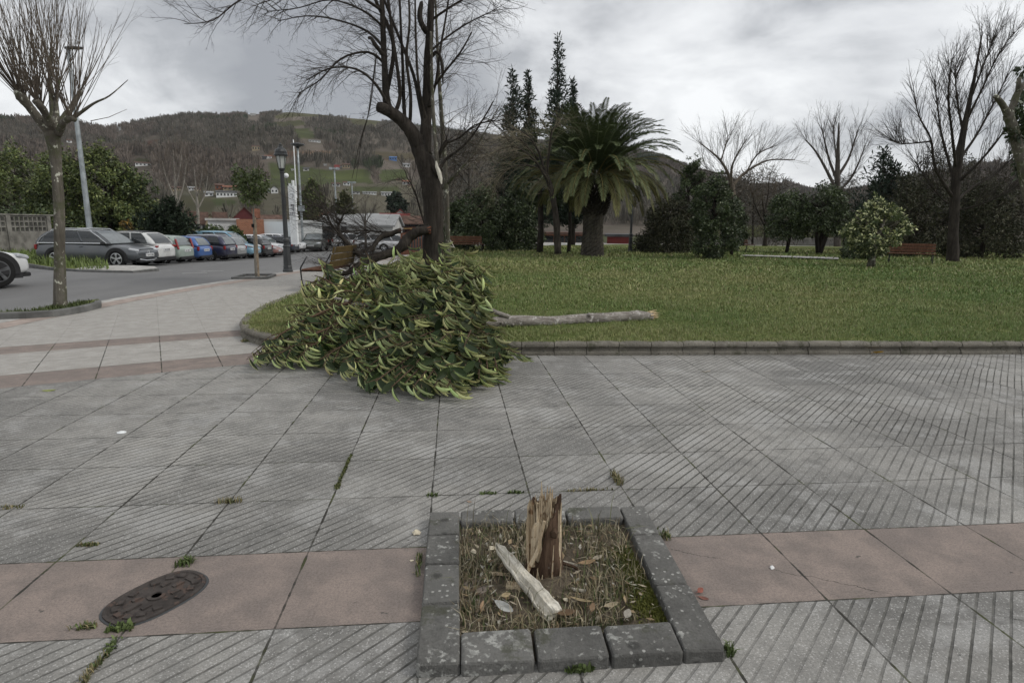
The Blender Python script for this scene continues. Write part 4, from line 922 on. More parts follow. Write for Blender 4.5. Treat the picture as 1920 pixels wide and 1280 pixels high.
# leaf clouds --------------------------------------------------------------
def leaf_cloud(name, parent, clumps, n, size, cols, m, aspect=.5, down=.35, shell=.35, col_noise=.42, tipcol=None, tipfrac=0.0):
    """clumps: list of (centre Vector relative to parent, radius (rx,ry,rz)). Leaf-sized faces spread through each clump, denser towards its outside"""
    w = np.array([c[1][0]*c[1][1]+c[1][2]*c[1][0] for c in clumps]); w = w/w.sum()
    idx = RNG.choice(len(clumps), n, p=w); C = np.array([c[0][:] for c in clumps])[idx]; Rr = np.array([c[1] for c in clumps])[idx]
    v = RNG.normal(0, 1, (n, 3)); v /= np.linalg.norm(v, axis=1, keepdims=True); rr = RNG.random(n)**(1/3.0); rr = shell+(1-shell)*rr
    rr = np.where(RNG.random(n) < .12, rr*RNG.uniform(1, 1.22, n), rr*RNG.uniform(.55, 1, n)**.5)
    P = C+v*rr[:, None]*Rr
    a = v+RNG.normal(0, .75, (n, 3)); a[:, 2] -= down; a /= np.linalg.norm(a, axis=1, keepdims=True)
    b = np.cross(a, RNG.normal(0, 1, (n, 3))); b /= np.linalg.norm(b, axis=1, keepdims=True)+1e-9; nn = np.cross(a, b)
    L = size*RNG.uniform(.6, 1.35, n)[:, None]; Wd = L*aspect*.5
    V = np.stack([P, P+a*L*.5+b*Wd+nn*L*.08, P+a*L, P+a*L*.5-b*Wd+nn*L*.08], 1)
    cc = np.array(cols)[RNG.integers(0, len(cols), n)]; ck = np.random.default_rng(3).uniform(1-col_noise, 1+col_noise, len(clumps))[idx]
    cc = cc*ck[:, None]*RNG.uniform(.7, 1.3, n)[:, None]
    if tipcol is not None:
        k = (RNG.random(n) < tipfrac) & (rr > .72) & (v[:, 2] > -.45); cc[k] = np.array(tipcol)*RNG.uniform(.7, 1.2, (k.sum(), 1))
    q = (np.arange(n)*4)[:, None]+np.array([[0, 1, 2, 3]])
    return np_mesh(name, V.reshape(-1, 3), [q], m, parent, col=cc)
MAT['leaf_dark'] = leafmat('dark_evergreen_leaves', .5, .35); MAT['leaf_soft'] = leafmat('soft_leaves', .65, .2)
def crown_clumps(w, h, n, base=0.0, cr=.3, shape='round', seed=1, depth=1.0):
    """clump centres that fill a crown w wide, h tall whose bottom is at height base"""
    r = random.Random(seed); out = []
    for i in range(n):
        th = r.uniform(0, 6.283); t = (i+.5)/n; z = base+h*t
        if shape == 'round': k = math.sqrt(max(.05, 1-(2*t-1)**2))
        elif shape == 'cone': k = (1-t)**.8*1.0+.04
        elif shape == 'dome': k = math.sqrt(max(.03, 1-t**2))
        elif shape == 'egg': k = (math.sin(math.pi*min(1, t**.75*.97+.02)))**.7
        q = k*w/2*math.sqrt(r.uniform(.25, 1))*r.uniform(.75, 1.05); s = cr*w*r.uniform(.45, .85)*(.55+.45*k)
        out.append((Vector((q*math.cos(th), q*math.sin(th)*depth, z)), (s, s*depth, s*.8)))
    return out
def bush(name, px, py, d, wpx, hpx, label, cat, cols, n, size, shape='round', ncl=26, cr=.30, stem=.25, seed=1, m='leaf_dark', bark_='bark_dark', tip=None, tf=0.0, z=None, group=None, trunk_r=.08, stems=1, depth=1.0, aspect=.5):
    """an evergreen with foot at pixel px,py, wpx wide and hpx tall in photograph pixels at distance d"""
    b = D(px, py, d); k = d/F; b.z = b.z if z is None else z; w, h = wpx*k, hpx*k
    root = empty(name, b, label, cat, group)
    mb = MB()
    for s_ in range(stems):
        o = Vector((0, 0, 0)) if stems == 1 else Vector((random.uniform(-.3, .3), random.uniform(-.2, .2), 0))*trunk_r*4
        tp = Vector((random.uniform(-.12, .12)*w*(stems > 1)*2, random.uniform(-.1, .1)*w, h*.8)); mb.tube([o*.4, o+tp*.3, o*.5+tp*.6, tp], [trunk_r*1.25, trunk_r, trunk_r*.7, trunk_r*.3], 8, wob=.08)
        for q in range(6):
            a = random.uniform(0, 6.28); z0 = h*random.uniform(.3, .7); mb.tube([tp*(z0/h/.8), tp*(z0/h/.8)+Vector((math.cos(a)*w*.2, math.sin(a)*w*.2, h*.08)), Vector((math.cos(a)*w*.36, math.sin(a)*w*.36, z0+h*.18))], [trunk_r*.5, trunk_r*.3, trunk_r*.12], 5)
    mb.build('trunk', MAT[bark_], root, smooth=True)
    leaf_cloud('crown', root, crown_clumps(w*.84, h*(1-stem)*.93, int(ncl*1.9), h*stem, cr*.72, shape, seed, depth)+crown_clumps(w*1.0, h*(1-stem)*1.03, int(ncl*.9), h*stem, cr*.30, shape, seed+9, depth), n, size, cols, MAT[m], tipcol=tip, tipfrac=tf, aspect=aspect)
    return root
DG = [(.038, .056, .024), (.056, .078, .033), (.078, .102, .044)]          # dark glossy evergreen
MG = [(.068, .094, .030), (.092, .122, .040), (.118, .148, .052)]          # mid green
YG = [(.115, .140, .040), (.155, .180, .055), (.082, .112, .034)]          # yellowish green
BG = [(.020, .034, .024), (.028, .042, .030), (.038, .052, .036)]          # blue dark conifer
OL = [(.075, .08, .036), (.10, .10, .048), (.06, .066, .03)]

# young lollipop tree by the road
def young_tree():
    b = G(479, 519, 0); root = empty('young_street_tree', b, 'young staked street tree with a small round leafy crown beside the lamp post', 'tree'); d = (b-CAM).dot(HF)
    mb = MB(); limb(mb, [(480, 520, d, .035), (477, 450, d, .032), (475, 395, d, .028), (473, 350, d, .018), (472, 325, d, .010)], 8)
    for (x, y) in ((450, 340), (492, 345), (447, 318), (462, 310), (488, 322), (478, 312)): mb.tube([D(474, 378, d), D((474+x)/2+2, (378+y)/2, d), D(x, y, d+random.uniform(-.3, .3))], [.014, .010, .004], 5)
    finish(root, mb, 'trunk', MAT['bark_pale'])
    rel = lambda x, y, dd=0: D(x, y, d+dd)-b; k = d/F
    cl = []
    for (x, y, r) in ((446, 320, 8), (455, 332, 12), (468, 326, 12), (484, 326, 11), (494, 338, 11), (450, 347, 12), (466, 345, 15), (484, 347, 14), (497, 352, 7), (456, 362, 12), (472, 362, 14), (487, 362, 11), (466, 376, 10), (480, 374, 9), (444, 337, 7), (441, 314, 5)):
        for s_ in (-.3, .25): cl.append((rel(x, y, s_*random.uniform(.5, 1.3)), (r*k, r*k, r*k*.9)))
    leaf_cloud('crown', root, cl, 1700, .105, MG+[(.10, .13, .045)], MAT['leaf_dark'], down=.5, shell=.3)
    root2 = empty('tree_stake', G(484, 521, 0), 'wooden stake with a dark rubber tie supporting the young street tree', 'stake')
    mb = MB(); limb(mb, [(485, 521, d-.12, .034), (481, 455, d-.12, .034), (478, 408, d-.12, .034)], 8); strip(root2)(mb); mb.build('post', MAT['stake'], root2)
    mb = MB(); c = D(476.5, 423, d-.06)-root2.location; mb.box(c, (.13, .12, .10), 0, bev=.01); mb.build('tie', MAT['rubber'], root2)
    kb = MB(); q = [G(437, 523.5, 0), G(500, 523, 0), G(515, 517.5, 0), G(460, 517, 0)]
    for a, c in zip(q, q[1:]+q[:1]):
        t = (c-a); kb.box(((a+c)/2+Vector((0, 0, .035))), (t.length+.05, .10, .07+random.uniform(0, .004)), math.atan2(t.y, t.x), bev=.01)
    tag(kb.build('tree_kerb', MAT['dark_kerb']), 'low dark kerb frame round the foot of the young street tree', 'kerb', kind='thing')
young_tree()

# the big bare tree behind the fallen crown ---------------------------------
def big_tree():
    d = 17.0; b = D(813, 500, d); b.z = .1; root = empty('large_bare_tree', b, 'large bare tree with dark trunk, sawn limbs and one torn pale wound', 'tree')
    mb = MB(); L = lambda *p: limb(mb, list(p), 12, .05)[0]
    tr = L((812, 512, d, .36), (813, 480, d, .305), (813, 440, d, .285), (813, 400, d, .275), (810, 360, d, .27), (805, 330, d, .275), (797, 305, d, .255), (788, 280, d, .23), (780, 258, d, .21))
    finals = []
    a1 = L((786, 275, d, .21), (770, 245, d-.1, .185), (752, 225, d-.2, .165), (735, 212, d-.3, .155), (720, 204, d-.4, .15), (708, 200, d-.4, .12))
    a2 = L((728, 208, d-.3, .12), (724, 180, d-.2, .095), (722, 140, d-.1, .085), (720, 100, d, .08), (718, 50, d, .07), (716, 0, d, .06), (713, -70, d, .045))
    a3 = L((796, 290, d, .20), (798, 250, d+.1, .155), (800, 200, d+.2, .14), (802, 150, d+.2, .13), (803, 110, d+.2, .115), (806, 60, d+.2, .10), (809, 0, d+.2, .085), (813, -70, d+.2, .06))
    a4 = L((724, 110, d, .07), (712, 95, d-.1, .055), (704, 85, d-.2, .055), (696, 72, d-.2, .045), (690, 72, d-.2, .03))            # sawn stub
    a5 = L((800, 60, d+.2, .09), (792, 48, d, .075), (787, 30, d, .07), (790, 8, d, .055), (793, 5, d, .035))                       # upper sawn stub
    a6 = L((806, 110, d+.2, .05), (818, 98, d, .04), (825, 105, d, .035), (829, 125, d, .04), (830, 148, d, .022), (831, 158, d, .010))    # hanging dead piece
    L((815, 322, d-.1, .19), (822, 318, d-.1, .12), (828, 322, d-.1, .05))
    hi = [L((722, 190, d, .06), (738, 100, d+.2, .055), (728, 50, d+.3, .05), (708, 10, d+.3, .045), (690, -40, d+.3, .035)), L((740, 214, d-.2, .06), (750, 180, d, .05), (744, 120, d, .045), (735, 60, d, .038), (725, -30, d, .03)),
          L((760, 235, d-.1, .055), (757, 190, d+.2, .05), (755, 120, d+.3, .042), (752, 60, d+.3, .035), (748, -30, d+.3, .028)), L((768, 242, d, .05), (770, 180, d-.3, .042), (762, 110, d-.4, .036), (768, 40, d-.4, .03), (764, -40, d-.4, .022)),
          L((798, 250, d, .06), (788, 200, d+.3, .052), (775, 140, d+.4, .045), (752, 80, d+.5, .04), (728, 20, d+.5, .034), (705, -40, d+.5, .026)), L((800, 230, d+.1, .045), (785, 160, d-.2, .035), (780, 80, d-.3, .03), (778, -20, d-.3, .022)),
          L((805, 200, d, .04), (818, 150, d+.3, .035), (826, 90, d+.3, .03), (838, 20, d+.3, .024), (845, -40, d+.3, .018)), L((803, 180, d+.2, .04), (830, 140, d-.2, .03), (862, 100, d-.4, .022), (885, 60, d-.4, .016)),
          L((818, 330, d, .05), (835, 300, d+.2, .04), (855, 285, d+.2, .034), (880, 262, d+.2, .028), (905, 225, d+.2, .022), (925, 190, d+.2, .016)), L((820, 300, d+.1, .045), (828, 280, d, .05), (836, 268, d, .06), (838, 262, d, .03)),
          L((735, 212, d-.3, .05), (706, 160, d-.5, .035), (668, 130, d-.7, .026), (620, 128, d-.8, .018), (575, 150, d-.8, .010)), L((722, 120, d, .04), (690, 98, d-.4, .03), (640, 110, d-.6, .024), (600, 150, d-.7, .016), (560, 175, d-.7, .008)),
          L((720, 90, d, .04), (690, 60, d+.4, .03), (640, 40, d+.6, .022), (580, 30, d+.7, .016), (520, 40, d+.8, .009)), L((718, 50, d, .035), (680, 20, d-.5, .026), (620, 0, d-.6, .018), (560, 15, d-.6, .012), (500, 22, d-.6, .007)),
          L((716, 20, d, .04), (650, -20, d-.8, .03), (560, -40, d-1, .024), (455, -2, d-1.2, .018), (400, 38, d-1.2, .013), (345, 45, d-1.2, .006)), L((690, -40, d, .03), (610, -30, d+.5, .022), (540, -10, d+.6, .014), (480, 10, d+.6, .007)),
          L((803, 100, d+.2, .03), (838, 70, d+.6, .026), (875, 45, d+.8, .02), (925, 20, d+.8, .010)), L((806, 40, d+.2, .035), (850, 10, d, .028), (890, -10, d, .02), (940, -10, d, .012)), L((838, 268, d, .03), (862, 258, d-.3, .024), (890, 235, d-.5, .018), (930, 225, d-.6, .010)),
          L((812, 470, d+.6, .03), (790, 400, d+.7, .028), (778, 360, d+.7, .02), (762, 330, d+.7, .012))]
    finish(root, mb, 'trunk', MAT['bark_dark'])
    mb = MB()
    P = [((3, 5), .5, .75, .0, .20, 3, 7), ((2, 4), .5, .8, -.08, .22, 3, 4), (0, .5, .7, -.1, .25, 3, 3)]
    for pth, n, Lr in [(a2, 40, 1.2), (a3, 34, 1.1), (a1, 14, .9)]+[(h, 19, 1.05) for h in hi[:10]]+[(h, 30, 1.0) for h in hi[10:]]:
        for k in range(n):
            p, t = along(pth, random.uniform(.22, 1)); o = outw(t); dv = t*.5+o*.8+HR*(.35 if p.dot(HR) > D(790, 200, d).dot(HR) else -.45)
            grow(mb, p, dv, Lr*random.uniform(.5, 1.35), random.uniform(.006, .012), 0, P, .0025)
    finish(root, mb, 'crown', MAT['twig_dark'])
    # torn wound: the pale slab left where the leader split away, and the snapped rod above it
    mb = MB(); w = [(818, 302, 3), (819, 312, 6), (823, 322, 8), (826, 334, 7), (828, 345, 2)]; rg = []
    for x, y, r in w:
        c = D(x, y, d-.30); k = r*d/F/2; rg.append([c-HR*k, c-Vector(HF)*k*.5, c+HR*k, c+Vector(HF)*k])
    mb.loft(rg); strip(root)(mb); mb.build('torn_wound', MAT['bleached'], root)
    mb = MB(); limb(mb, [(820, 306, d-.25, .055), (815, 250, d-.2, .05), (811, 190, d-.15, .045), (809, 120, d-.1, .04), (808, 60, d-.1, .03)], 8, .05); finish(root, mb, 'split_rod', MAT['bark_lichen'])
    # twig bundle dangling from the sawn stub
    mb = MB()
    for pts in ([(706, 100, 0, .014), (694, 200, 0, .014), (676, 262, 0, .012), (660, 335, 0, .006)], [(704, 110, .1, .012), (690, 215, .1, .012), (678, 262, .1, .010), (667, 340, .1, .004)], [(676, 262, .1, .01), (672, 300, .1, .008), (664, 318, .1, .004)]): limb(mb, [(x, y, d-.2+q, r) for x, y, q, r in pts], 5)
    finish(root, mb, 'hanging_branch', MAT['twig_dark'])
    # slender pale tree standing just behind
    d2 = 19.0; b2 = D(841, 490, d2); b2.z = .1; r2 = empty('slender_pale_tree', b2, 'slender bare tree with a pale trunk just right of the large dark tree', 'tree')
    mb = MB(); t1 = limb(mb, [(840, 495, d2, .085), (839, 430, d2, .08), (837, 360, d2, .075), (833, 290, d2, .068), (828, 220, d2, .065), (822, 130, d2, .05), (818, 40, d2, .035), (814, -60, d2, .02)], 9)[0]
    t2 = limb(mb, [(838, 345, d2, .05), (862, 318, d2-.2, .04), (880, 298, d2-.2, .03), (905, 255, d2-.3, .02), (935, 200, d2-.3, .012)], 7)[0]
    finish(r2, mb, 'trunk', MAT['bark_lichen'])
    mb = MB()
    for pth, n in ((t1, 46), (t2, 18)):
        for k in range(n):
            p, t = along(pth, random.uniform(.35, 1)); o = outw(t); grow(mb, p, t*.7+o*.7+HR*.35, random.uniform(.7, 1.7), random.uniform(.007, .013), 0, P, .003)
    finish(r2, mb, 'crown', MAT['twig_grey'])
big_tree()
# the limb broken off the big tree
def broken_limb():
    d = 16.6; b = D(700, 500, d); b.z = .02; root = empty('broken_limb', b, 'dark limb torn off the large bare tree, its bare twigs spread over the pavement', 'fallen branch')
    mb = MB(); L = lambda *p: limb(mb, list(p), 10, .08)[0]
    m1 = L((806, 430, d+.1, .11), (790, 433, d, .13), (778, 437, d, .135), (765, 447, d, .14), (756, 460, d-.1, .15), (740, 472, d-.1, .12), (720, 478, d-.2, .12), (695, 485, d-.3, .13), (680, 482, d-.4, .09), (665, 470, d-.5, .07), (650, 455, d-.6, .055), (637, 440, d-.6, .045), (634, 425, d-.6, .035), (640, 412, d-.6, .025), (648, 392, d-.6, .012))
    m2 = L((752, 430, d, .05), (735, 438, d, .075), (715, 444, d-.1, .075), (705, 455, d-.2, .06), (698, 470, d-.3, .05))
    m3 = L((700, 484, d-.3, .09), (670, 498, d-.6, .08), (655, 510, d-.8, .07), (640, 515, d-.9, .04))
    m4 = L((637, 440, d-.6, .03), (624, 424, d-.7, .022), (612, 404, d-.8, .016), (604, 385, d-.8, .008)); m5 = L((752, 436, d, .03), (715, 435, d+.1, .025), (680, 432, d+.2, .018), (640, 435, d+.3, .010))
    finish(root, mb, 'limb', MAT['bark_dark'])
    mb = MB(); P = [((2, 4), .55, .6, .0, .12, 3, 5), ((1, 2), .55, .7, 0, .15, 3, 3), (0, .5, .6, 0, .15, 3, 3)]
    for pth, n in ((m1, 110), (m2, 50), (m3, 46), (m4, 40), (m5, 70)):
        for k in range(n):
            p, t = along(pth, random.uniform(.25, 1)); o = outw(t); dv = t*.5+o*.7-HR*.55+Vector((0, 0, .1))
            grow(mb, p, dv, random.uniform(.4, 1.35), random.uniform(.005, .011), 0, P, .0025)
    mb.v = [(x, y, max(z, .02)) for x, y, z in mb.v]
    finish(root, mb, 'twigs', MAT['twig_dark'])
    mb = MB()
    for k in range(14):
        a = D(808, 431+random.uniform(-6, 8), d+.05+random.uniform(-.1, .1)); c = D(random.uniform(745, 790), 430+random.uniform(-4, 8), d-.1); mb.tube([a, c], [.02, .004], 4)
    finish(root, mb, 'torn_wood', plain('torn_red_wood', (.13, .05, .03), .8, .2, var=.4, sc=9))
broken_limb()

# palm ----------------------------------------------------------------------
def palm():
    d = 30.5; b = D(1110, 480, d); b.z = .12; root = empty('palm_tree', b, 'big date palm with a thick trunk and a wide drooping crown', 'palm tree'); k = d/F
    mb = MB(); H = (480-385)*k; prof = []
    for i in range(25):
        t = i/24; r = (22-4*min(1, t*2.2)+(0 if t < .75 else 34*(t-.75)**1.3))*k; prof.append((r, H*t))
    N = 22; V = []; Fq = []
    for i, (r, z) in enumerate(prof):
        for j in range(N):
            th = 2*math.pi*(j+.5*(i % 2))/N; rr = r*(1+(.05 if (i+j) % 2 else -.04)); V.append((rr*math.cos(th), rr*math.sin(th), z))
    for i in range(24):
        for j in range(N): Fq.append((i*N+j, i*N+(j+1) % N, (i+1)*N+(j+1) % N, (i+1)*N+j))
    mb.add(V, Fq); mb.build('trunk', bark('palm_trunk_bark', (.040, .036, .03), (.10, .088, .07), 4, bstr=1.2), root)
    mb = MB()                 # boss of old leaf bases
    for i in range(240):
        th = i*2.4; t = (i+.5)/240; z = H*.80+t*1.9; r = (.52+.36*math.sin(min(1, t*1.25)*1.57)); o = Vector((math.cos(th), math.sin(th), 0)); mb.tube([o*r*.7+Vector((0, 0, z-.1)), o*(r+.14)+Vector((0, 0, z+.1))], [.09, .03], 4)
    mb.build('leaf_bases', MAT['bark_dark'], root)
    G1 = np.array([.068, .094, .040]); G2 = np.array([.115, .142, .064]); YL = np.array([.34, .285, .115]); BR = np.array([.17, .125, .065])
    Vs, Cs = [], []; mb = MB(); NF = 190
    for f in range(NF):
        t = (f+.5)/NF; th = f*2.39996+random.uniform(-.15, .15)
        el = R(86-t*86+random.uniform(-7, 7)); L = (3.05+.95*min(1, t*2.4)-.9*max(0, t-.72)/.28)*random.uniform(.9, 1.06)
        droop = (.55+.36*t)*random.uniform(.8, 1.2); o = Vector((math.cos(th), math.sin(th), 0)); c0 = Vector((0, 0, H+1.25+.55*(1-t)))+o*(.35+.35*t); path = [c0]; e = el; n = 13
        for i in range(n):
            e -= droop*1.75/n*(.35+1.3*i/n); e = max(e, -1.25); path.append(path[-1]+(o*math.cos(e)+Vector((0, 0, math.sin(e))))*(L/n))
        old = max(0, (t-.74)/.26)*random.uniform(.1, .75); yl = 1 if (random.random() < .07 and t > .45) else 0
        mb.tube(path, [.035*(1-i/(n+3)) for i in range(n+1)], 4, cap=False, col=tuple(G2*1.3 if t < .6 else YL*.8))
        s_ = o.cross(Vector((0, 0, 1)))
        for i in range(76):
            q = .10+.90*i/76; p, tt = along(path, q); nup = s_.cross(tt).normalized(); ll = .52*math.sin(math.pi*min(1, .16+q*.80))**.7*random.uniform(.8, 1.1)
            for sg in (-1, 1):
                dv = (tt*(.62+.25*q)+s_*sg*.75+nup*random.uniform(.15, .5)+rv(.08)+Vector((0, 0, -.20-.3*old))).normalized(); w = nup.cross(dv)*.018
                m_ = p+dv*ll*.55; tip = p+dv*ll+Vector((0, 0, -.10*ll-.12*old)); Vs.append((p[:], (m_+w)[:], tip[:], (m_-w)[:]))
                base = G1*(1-q)+G2*q; c = base*(1-.8*old)+YL*.8*old if not yl else base*.35+YL*.65
                if old > .8: c = BR
                Cs.append(c*random.uniform(.7, 1.25))
    V = np.array(Vs); n = len(V); np_mesh('fronds', V.reshape(-1, 3), [(np.arange(n)*4)[:, None]+np.array([[0, 1, 2, 3]])], MAT['leaf_soft'], root, col=np.array(Cs))
    mb.build('frond_ribs', MAT['leaf_soft'], root, col=True)
palm()

# conifers -------------------------------------------------------------------
def conifer(px, py, d, toppx, toppy, wpx, label, seed, cols=BG, n=5200, sparse=1.0, name='cypress_tree', cat='conifer', z=None, size=.34):
    b = D(px, py, d); b.z = .1 if z is None else z; root = empty(name, b, label, cat); k = d/F; top = D(toppx, toppy, d)-b; h = top.z; w = wpx*k; r = random.Random(seed)
    mb = MB(); mb.tube([(0, 0, 0), (top.x*.5, 0, h*.5), (top.x, top.y, h)], [.22, .14, .02], 7); cl = []; nb = int(64*sparse)
    for i in range(nb):
        t = (i+.5)/nb; z_ = h*(.12+.87*t); a = r.uniform(0, 6.28); rad = w/2*((1-t)**.85+.03)*r.uniform(.4, 1.15); c = Vector((top.x*t, top.y*t, z_)); tip = c+Vector((math.cos(a)*rad, math.sin(a)*rad, rad*.35))
        mb.tube([c, tip], [.035, .01], 4, cap=False)
        for q in (.45, .75, 1.0):
            s = w*(.030+.15*(1-t))*r.uniform(.7, 1.2); cl.append((c.lerp(tip, q), (s, s, s*1.25)))
    mb.build('trunk', MAT['bark_dark'], root, smooth=True)
    leaf_cloud('crown', root, cl, n, size, cols, MAT['leaf_soft'], aspect=.28, down=-.5, shell=.2, col_noise=.35)
for a in ((962, 480, 46, 962, 128, 78, 'dark cypress with a blunt top, leftmost of the group behind the palm', 1), (993, 480, 47, 991, 133, 46, 'narrow dark cypress between the blunt one and the tallest one', 2), (1045, 480, 48, 1045, 62, 74, 'tallest dark cypress rising above the palm', 3), (1073, 480, 49, 1074, 147, 34, 'short thin cypress top just right of the tallest cypress', 4)):
    conifer(*(a[:5]+(a[5]*1.25,)+a[6:]), n=9000)
conifer(1652, 485, 44, 1656, 278, 130, 'dark blue green conifer between the light tipped shrub and the large bare tree', 8, n=6500)
conifer(318, 470, 40, 318, 372, 100, 'dark low spreading conifer at the right end of the evergreen hedge', 9, cols=[(.012, .022, .012), (.02, .03, .016)], n=4200)

# bare trees in the park ------------------------------------------------------
def bare_tree(name, label, d, trunk, limbs, n, Lr, P, bark_='bark_dark', twig='twig_far', z=.1, r0=.007, pull=None, cat='tree', group=None, r1=.004, smin=.25):
    b = D(trunk[0][0], trunk[0][1], d); b.z = z; root = empty(name, b, label, cat, group); mb = MB(); paths = [limb(mb, [(x, y, d+q, r) for x, y, q, r in trunk], 10, .05)[0]]
    for l in limbs: paths.append(limb(mb, [(x, y, d+q, r) for x, y, q, r in l], 6, .05)[0])
    finish(root, mb, 'trunk', MAT[bark_]); mb = MB()
    for i, pth in enumerate(paths):
        for k in range(n if i else n//2):
            p, t = along(pth, random.uniform(smin if i else .55, 1)); o = outw(t); dv = t*.8+o*.75+(pull or Vector((0, 0, .3))); grow(mb, p, dv, Lr*random.uniform(.5, 1.3), r0*random.uniform(.8, 1.6), 0, P, r1)
    finish(root, mb, 'crown', MAT[twig]); return root
PB = [((3, 5), .45, .6, .25, .08, 3, 6), ((1, 3), .5, .6, .1, .12, 3, 3), (0, .5, .5, .1, .1, 3, 2)]
bare_tree('large_bare_tree', 'tall spreading bare tree with many fine upswept branches in front of the dark thicket', 28.5,
          [(1786, 493, 0, 0.281), (1787, 440, 0, 0.221), (1790, 380, 0, 0.204), (1792, 340, 0, 0.196), (1797, 300, 0, 0.187), (1806, 250, 0, 0.130), (1818, 190, 0, 0.094), (1830, 130, 0, 0.058), (1842, 60, 0, 0.022)],
          [[(1788, 372, 0, 0.086), (1770, 345, -.3, 0.072), (1752, 310, -.5, 0.061), (1745, 260, -.6, 0.043), (1722, 215, -.7, 0.032), (1712, 160, -.7, 0.014)], [(1745, 265, -.5, 0.043), (1720, 268, -.6, 0.032), (1692, 270, -.7, 0.022), (1680, 266, -.7, 0.011)],
           [(1790, 345, 0, 0.079), (1778, 300, .5, 0.065), (1765, 250, .7, 0.050), (1758, 200, .8, 0.036), (1752, 150, .8, 0.014)], [(1793, 320, 0, 0.072), (1785, 250, -.5, 0.058), (1778, 180, -.8, 0.043), (1785, 110, -.8, 0.022)],
           [(1806, 250, 0, 0.065), (1795, 190, .5, 0.043), (1790, 130, .6, 0.022)], [(1810, 230, 0, 0.065), (1840, 170, -.4, 0.043), (1868, 110, -.5, 0.029), (1902, 60, -.5, 0.011)], [(1822, 180, 0, 0.050), (1845, 120, .4, 0.036), (1862, 75, .5, 0.014)],
           [(1798, 300, 0, 0.072), (1830, 255, .5, 0.050), (1860, 200, .8, 0.036), (1890, 140, .9, 0.014)], [(1792, 345, 0, 0.072), (1830, 310, -.6, 0.058), (1865, 270, -.8, 0.043), (1900, 220, -.9, 0.022), (1930, 170, -.9, 0.014)],
           [(1790, 380, 0, 0.065), (1825, 350, .5, 0.050), (1862, 330, .8, 0.036), (1905, 290, .9, 0.022)], [(1790, 395, 0, 0.050), (1835, 385, -.5, 0.036), (1880, 365, -.7, 0.022), (1915, 345, -.7, 0.011)], [(1788, 385, 0, 0.050), (1765, 372, .4, 0.036), (1740, 340, .7, 0.029), (1715, 300, .9, 0.014)]],
          58, 1.35, PB, pull=Vector((0, 0, .7)), r0=.009, r1=.005, twig='twig_dark')
bare_tree('bare_spreading_tree', 'pale bare tree with a low flat spreading crown beyond the rounded evergreens', 46, [(1376, 470, 0, .28), (1374, 400, 0, .24), (1374, 360, 0, .2), (1372, 345, 0, .16)],
          [[(1373, 352, 0, .14), (1365, 325, 0, .11), (1350, 300, 0, .08), (1330, 282, 0, .05), (1312, 268, 0, .03)], [(1373, 348, 0, .14), (1390, 330, .4, .11), (1415, 312, .6, .09), (1445, 300, .8, .06), (1490, 300, .9, .03)],
           [(1372, 350, 0, .1), (1372, 315, -.5, .08), (1385, 285, -.7, .05), (1400, 262, -.8, .03)], [(1365, 325, 0, .08), (1345, 325, .4, .06), (1325, 320, .5, .03)], [(1400, 322, .5, .06), (1420, 290, .2, .05), (1450, 275, 0, .03)], [(1352, 300, 0, .06), (1360, 275, .3, .04), (1365, 255, .4, .02)]], 34, 1.9, PB, 'twig_grey', 'twig_far', r0=.010, pull=Vector((0, 0, .55)), r1=.007)
bare_tree('bare_upright_tree', 'distant bare tree with a tall narrow central leader above the hill line', 55, [(1570, 470, 0, .32), (1570, 400, 0, .28), (1570, 340, 0, .22), (1571, 290, 0, .16), (1573, 230, 0, .05)],
          [[(1570, 360, 0, .16), (1550, 320, 0, .12), (1530, 285, 0, .08), (1510, 262, 0, .04)], [(1570, 340, 0, .14), (1555, 300, .5, .1), (1545, 260, .8, .06), (1540, 235, .8, .03)], [(1571, 330, 0, .14), (1590, 300, .5, .1), (1602, 265, .7, .06), (1610, 240, .8, .03)], [(1571, 360, 0, .12), (1595, 335, -.5, .1), (1612, 300, -.8, .06), (1622, 272, -.9, .03)], [(1571, 310, 0, .1), (1565, 270, -.5, .06), (1562, 235, -.6, .03)]],
          30, 2.0, PB, 'twig_far', 'twig_far', r0=.013, pull=Vector((0, 0, .8)), r1=.008)
bare_tree('weeping_bare_tree', 'bare tree with pale arching straw coloured twigs left of the palm', 27.5, [(1046, 476, 0, .17), (1044, 430, 0, .15), (1040, 390, 0, .13), (1032, 350, 0, .12), (1020, 320, 0, .10)],
          [[(1030, 345, 0, .08), (1010, 310, -.3, .06), (985, 285, -.5, .045), (955, 275, -.6, .03), (920, 290, -.6, .012)], [(1022, 325, 0, .07), (1010, 285, .2, .05), (990, 255, .3, .04), (962, 240, .4, .02)], [(1025, 330, 0, .07), (1030, 280, -.2, .05), (1035, 245, -.3, .03), (1045, 235, -.3, .02)], [(1015, 315, 0, .06), (985, 310, .4, .04), (955, 315, .6, .03), (930, 335, .6, .012)], [(1010, 300, 0, .05), (975, 262, -.7, .04), (940, 258, -.9, .02)]],
          36, 1.3, [((3, 4), .6, .7, -.55, .14, 3, 6), ((2, 3), .6, .8, -.4, .18, 3, 4), (0, .5, .6, -.3, .15, 3, 3)], 'bark_dark', 'straw_twig', r0=.007, pull=Vector((-.25, 0, .25)), r1=.0035)
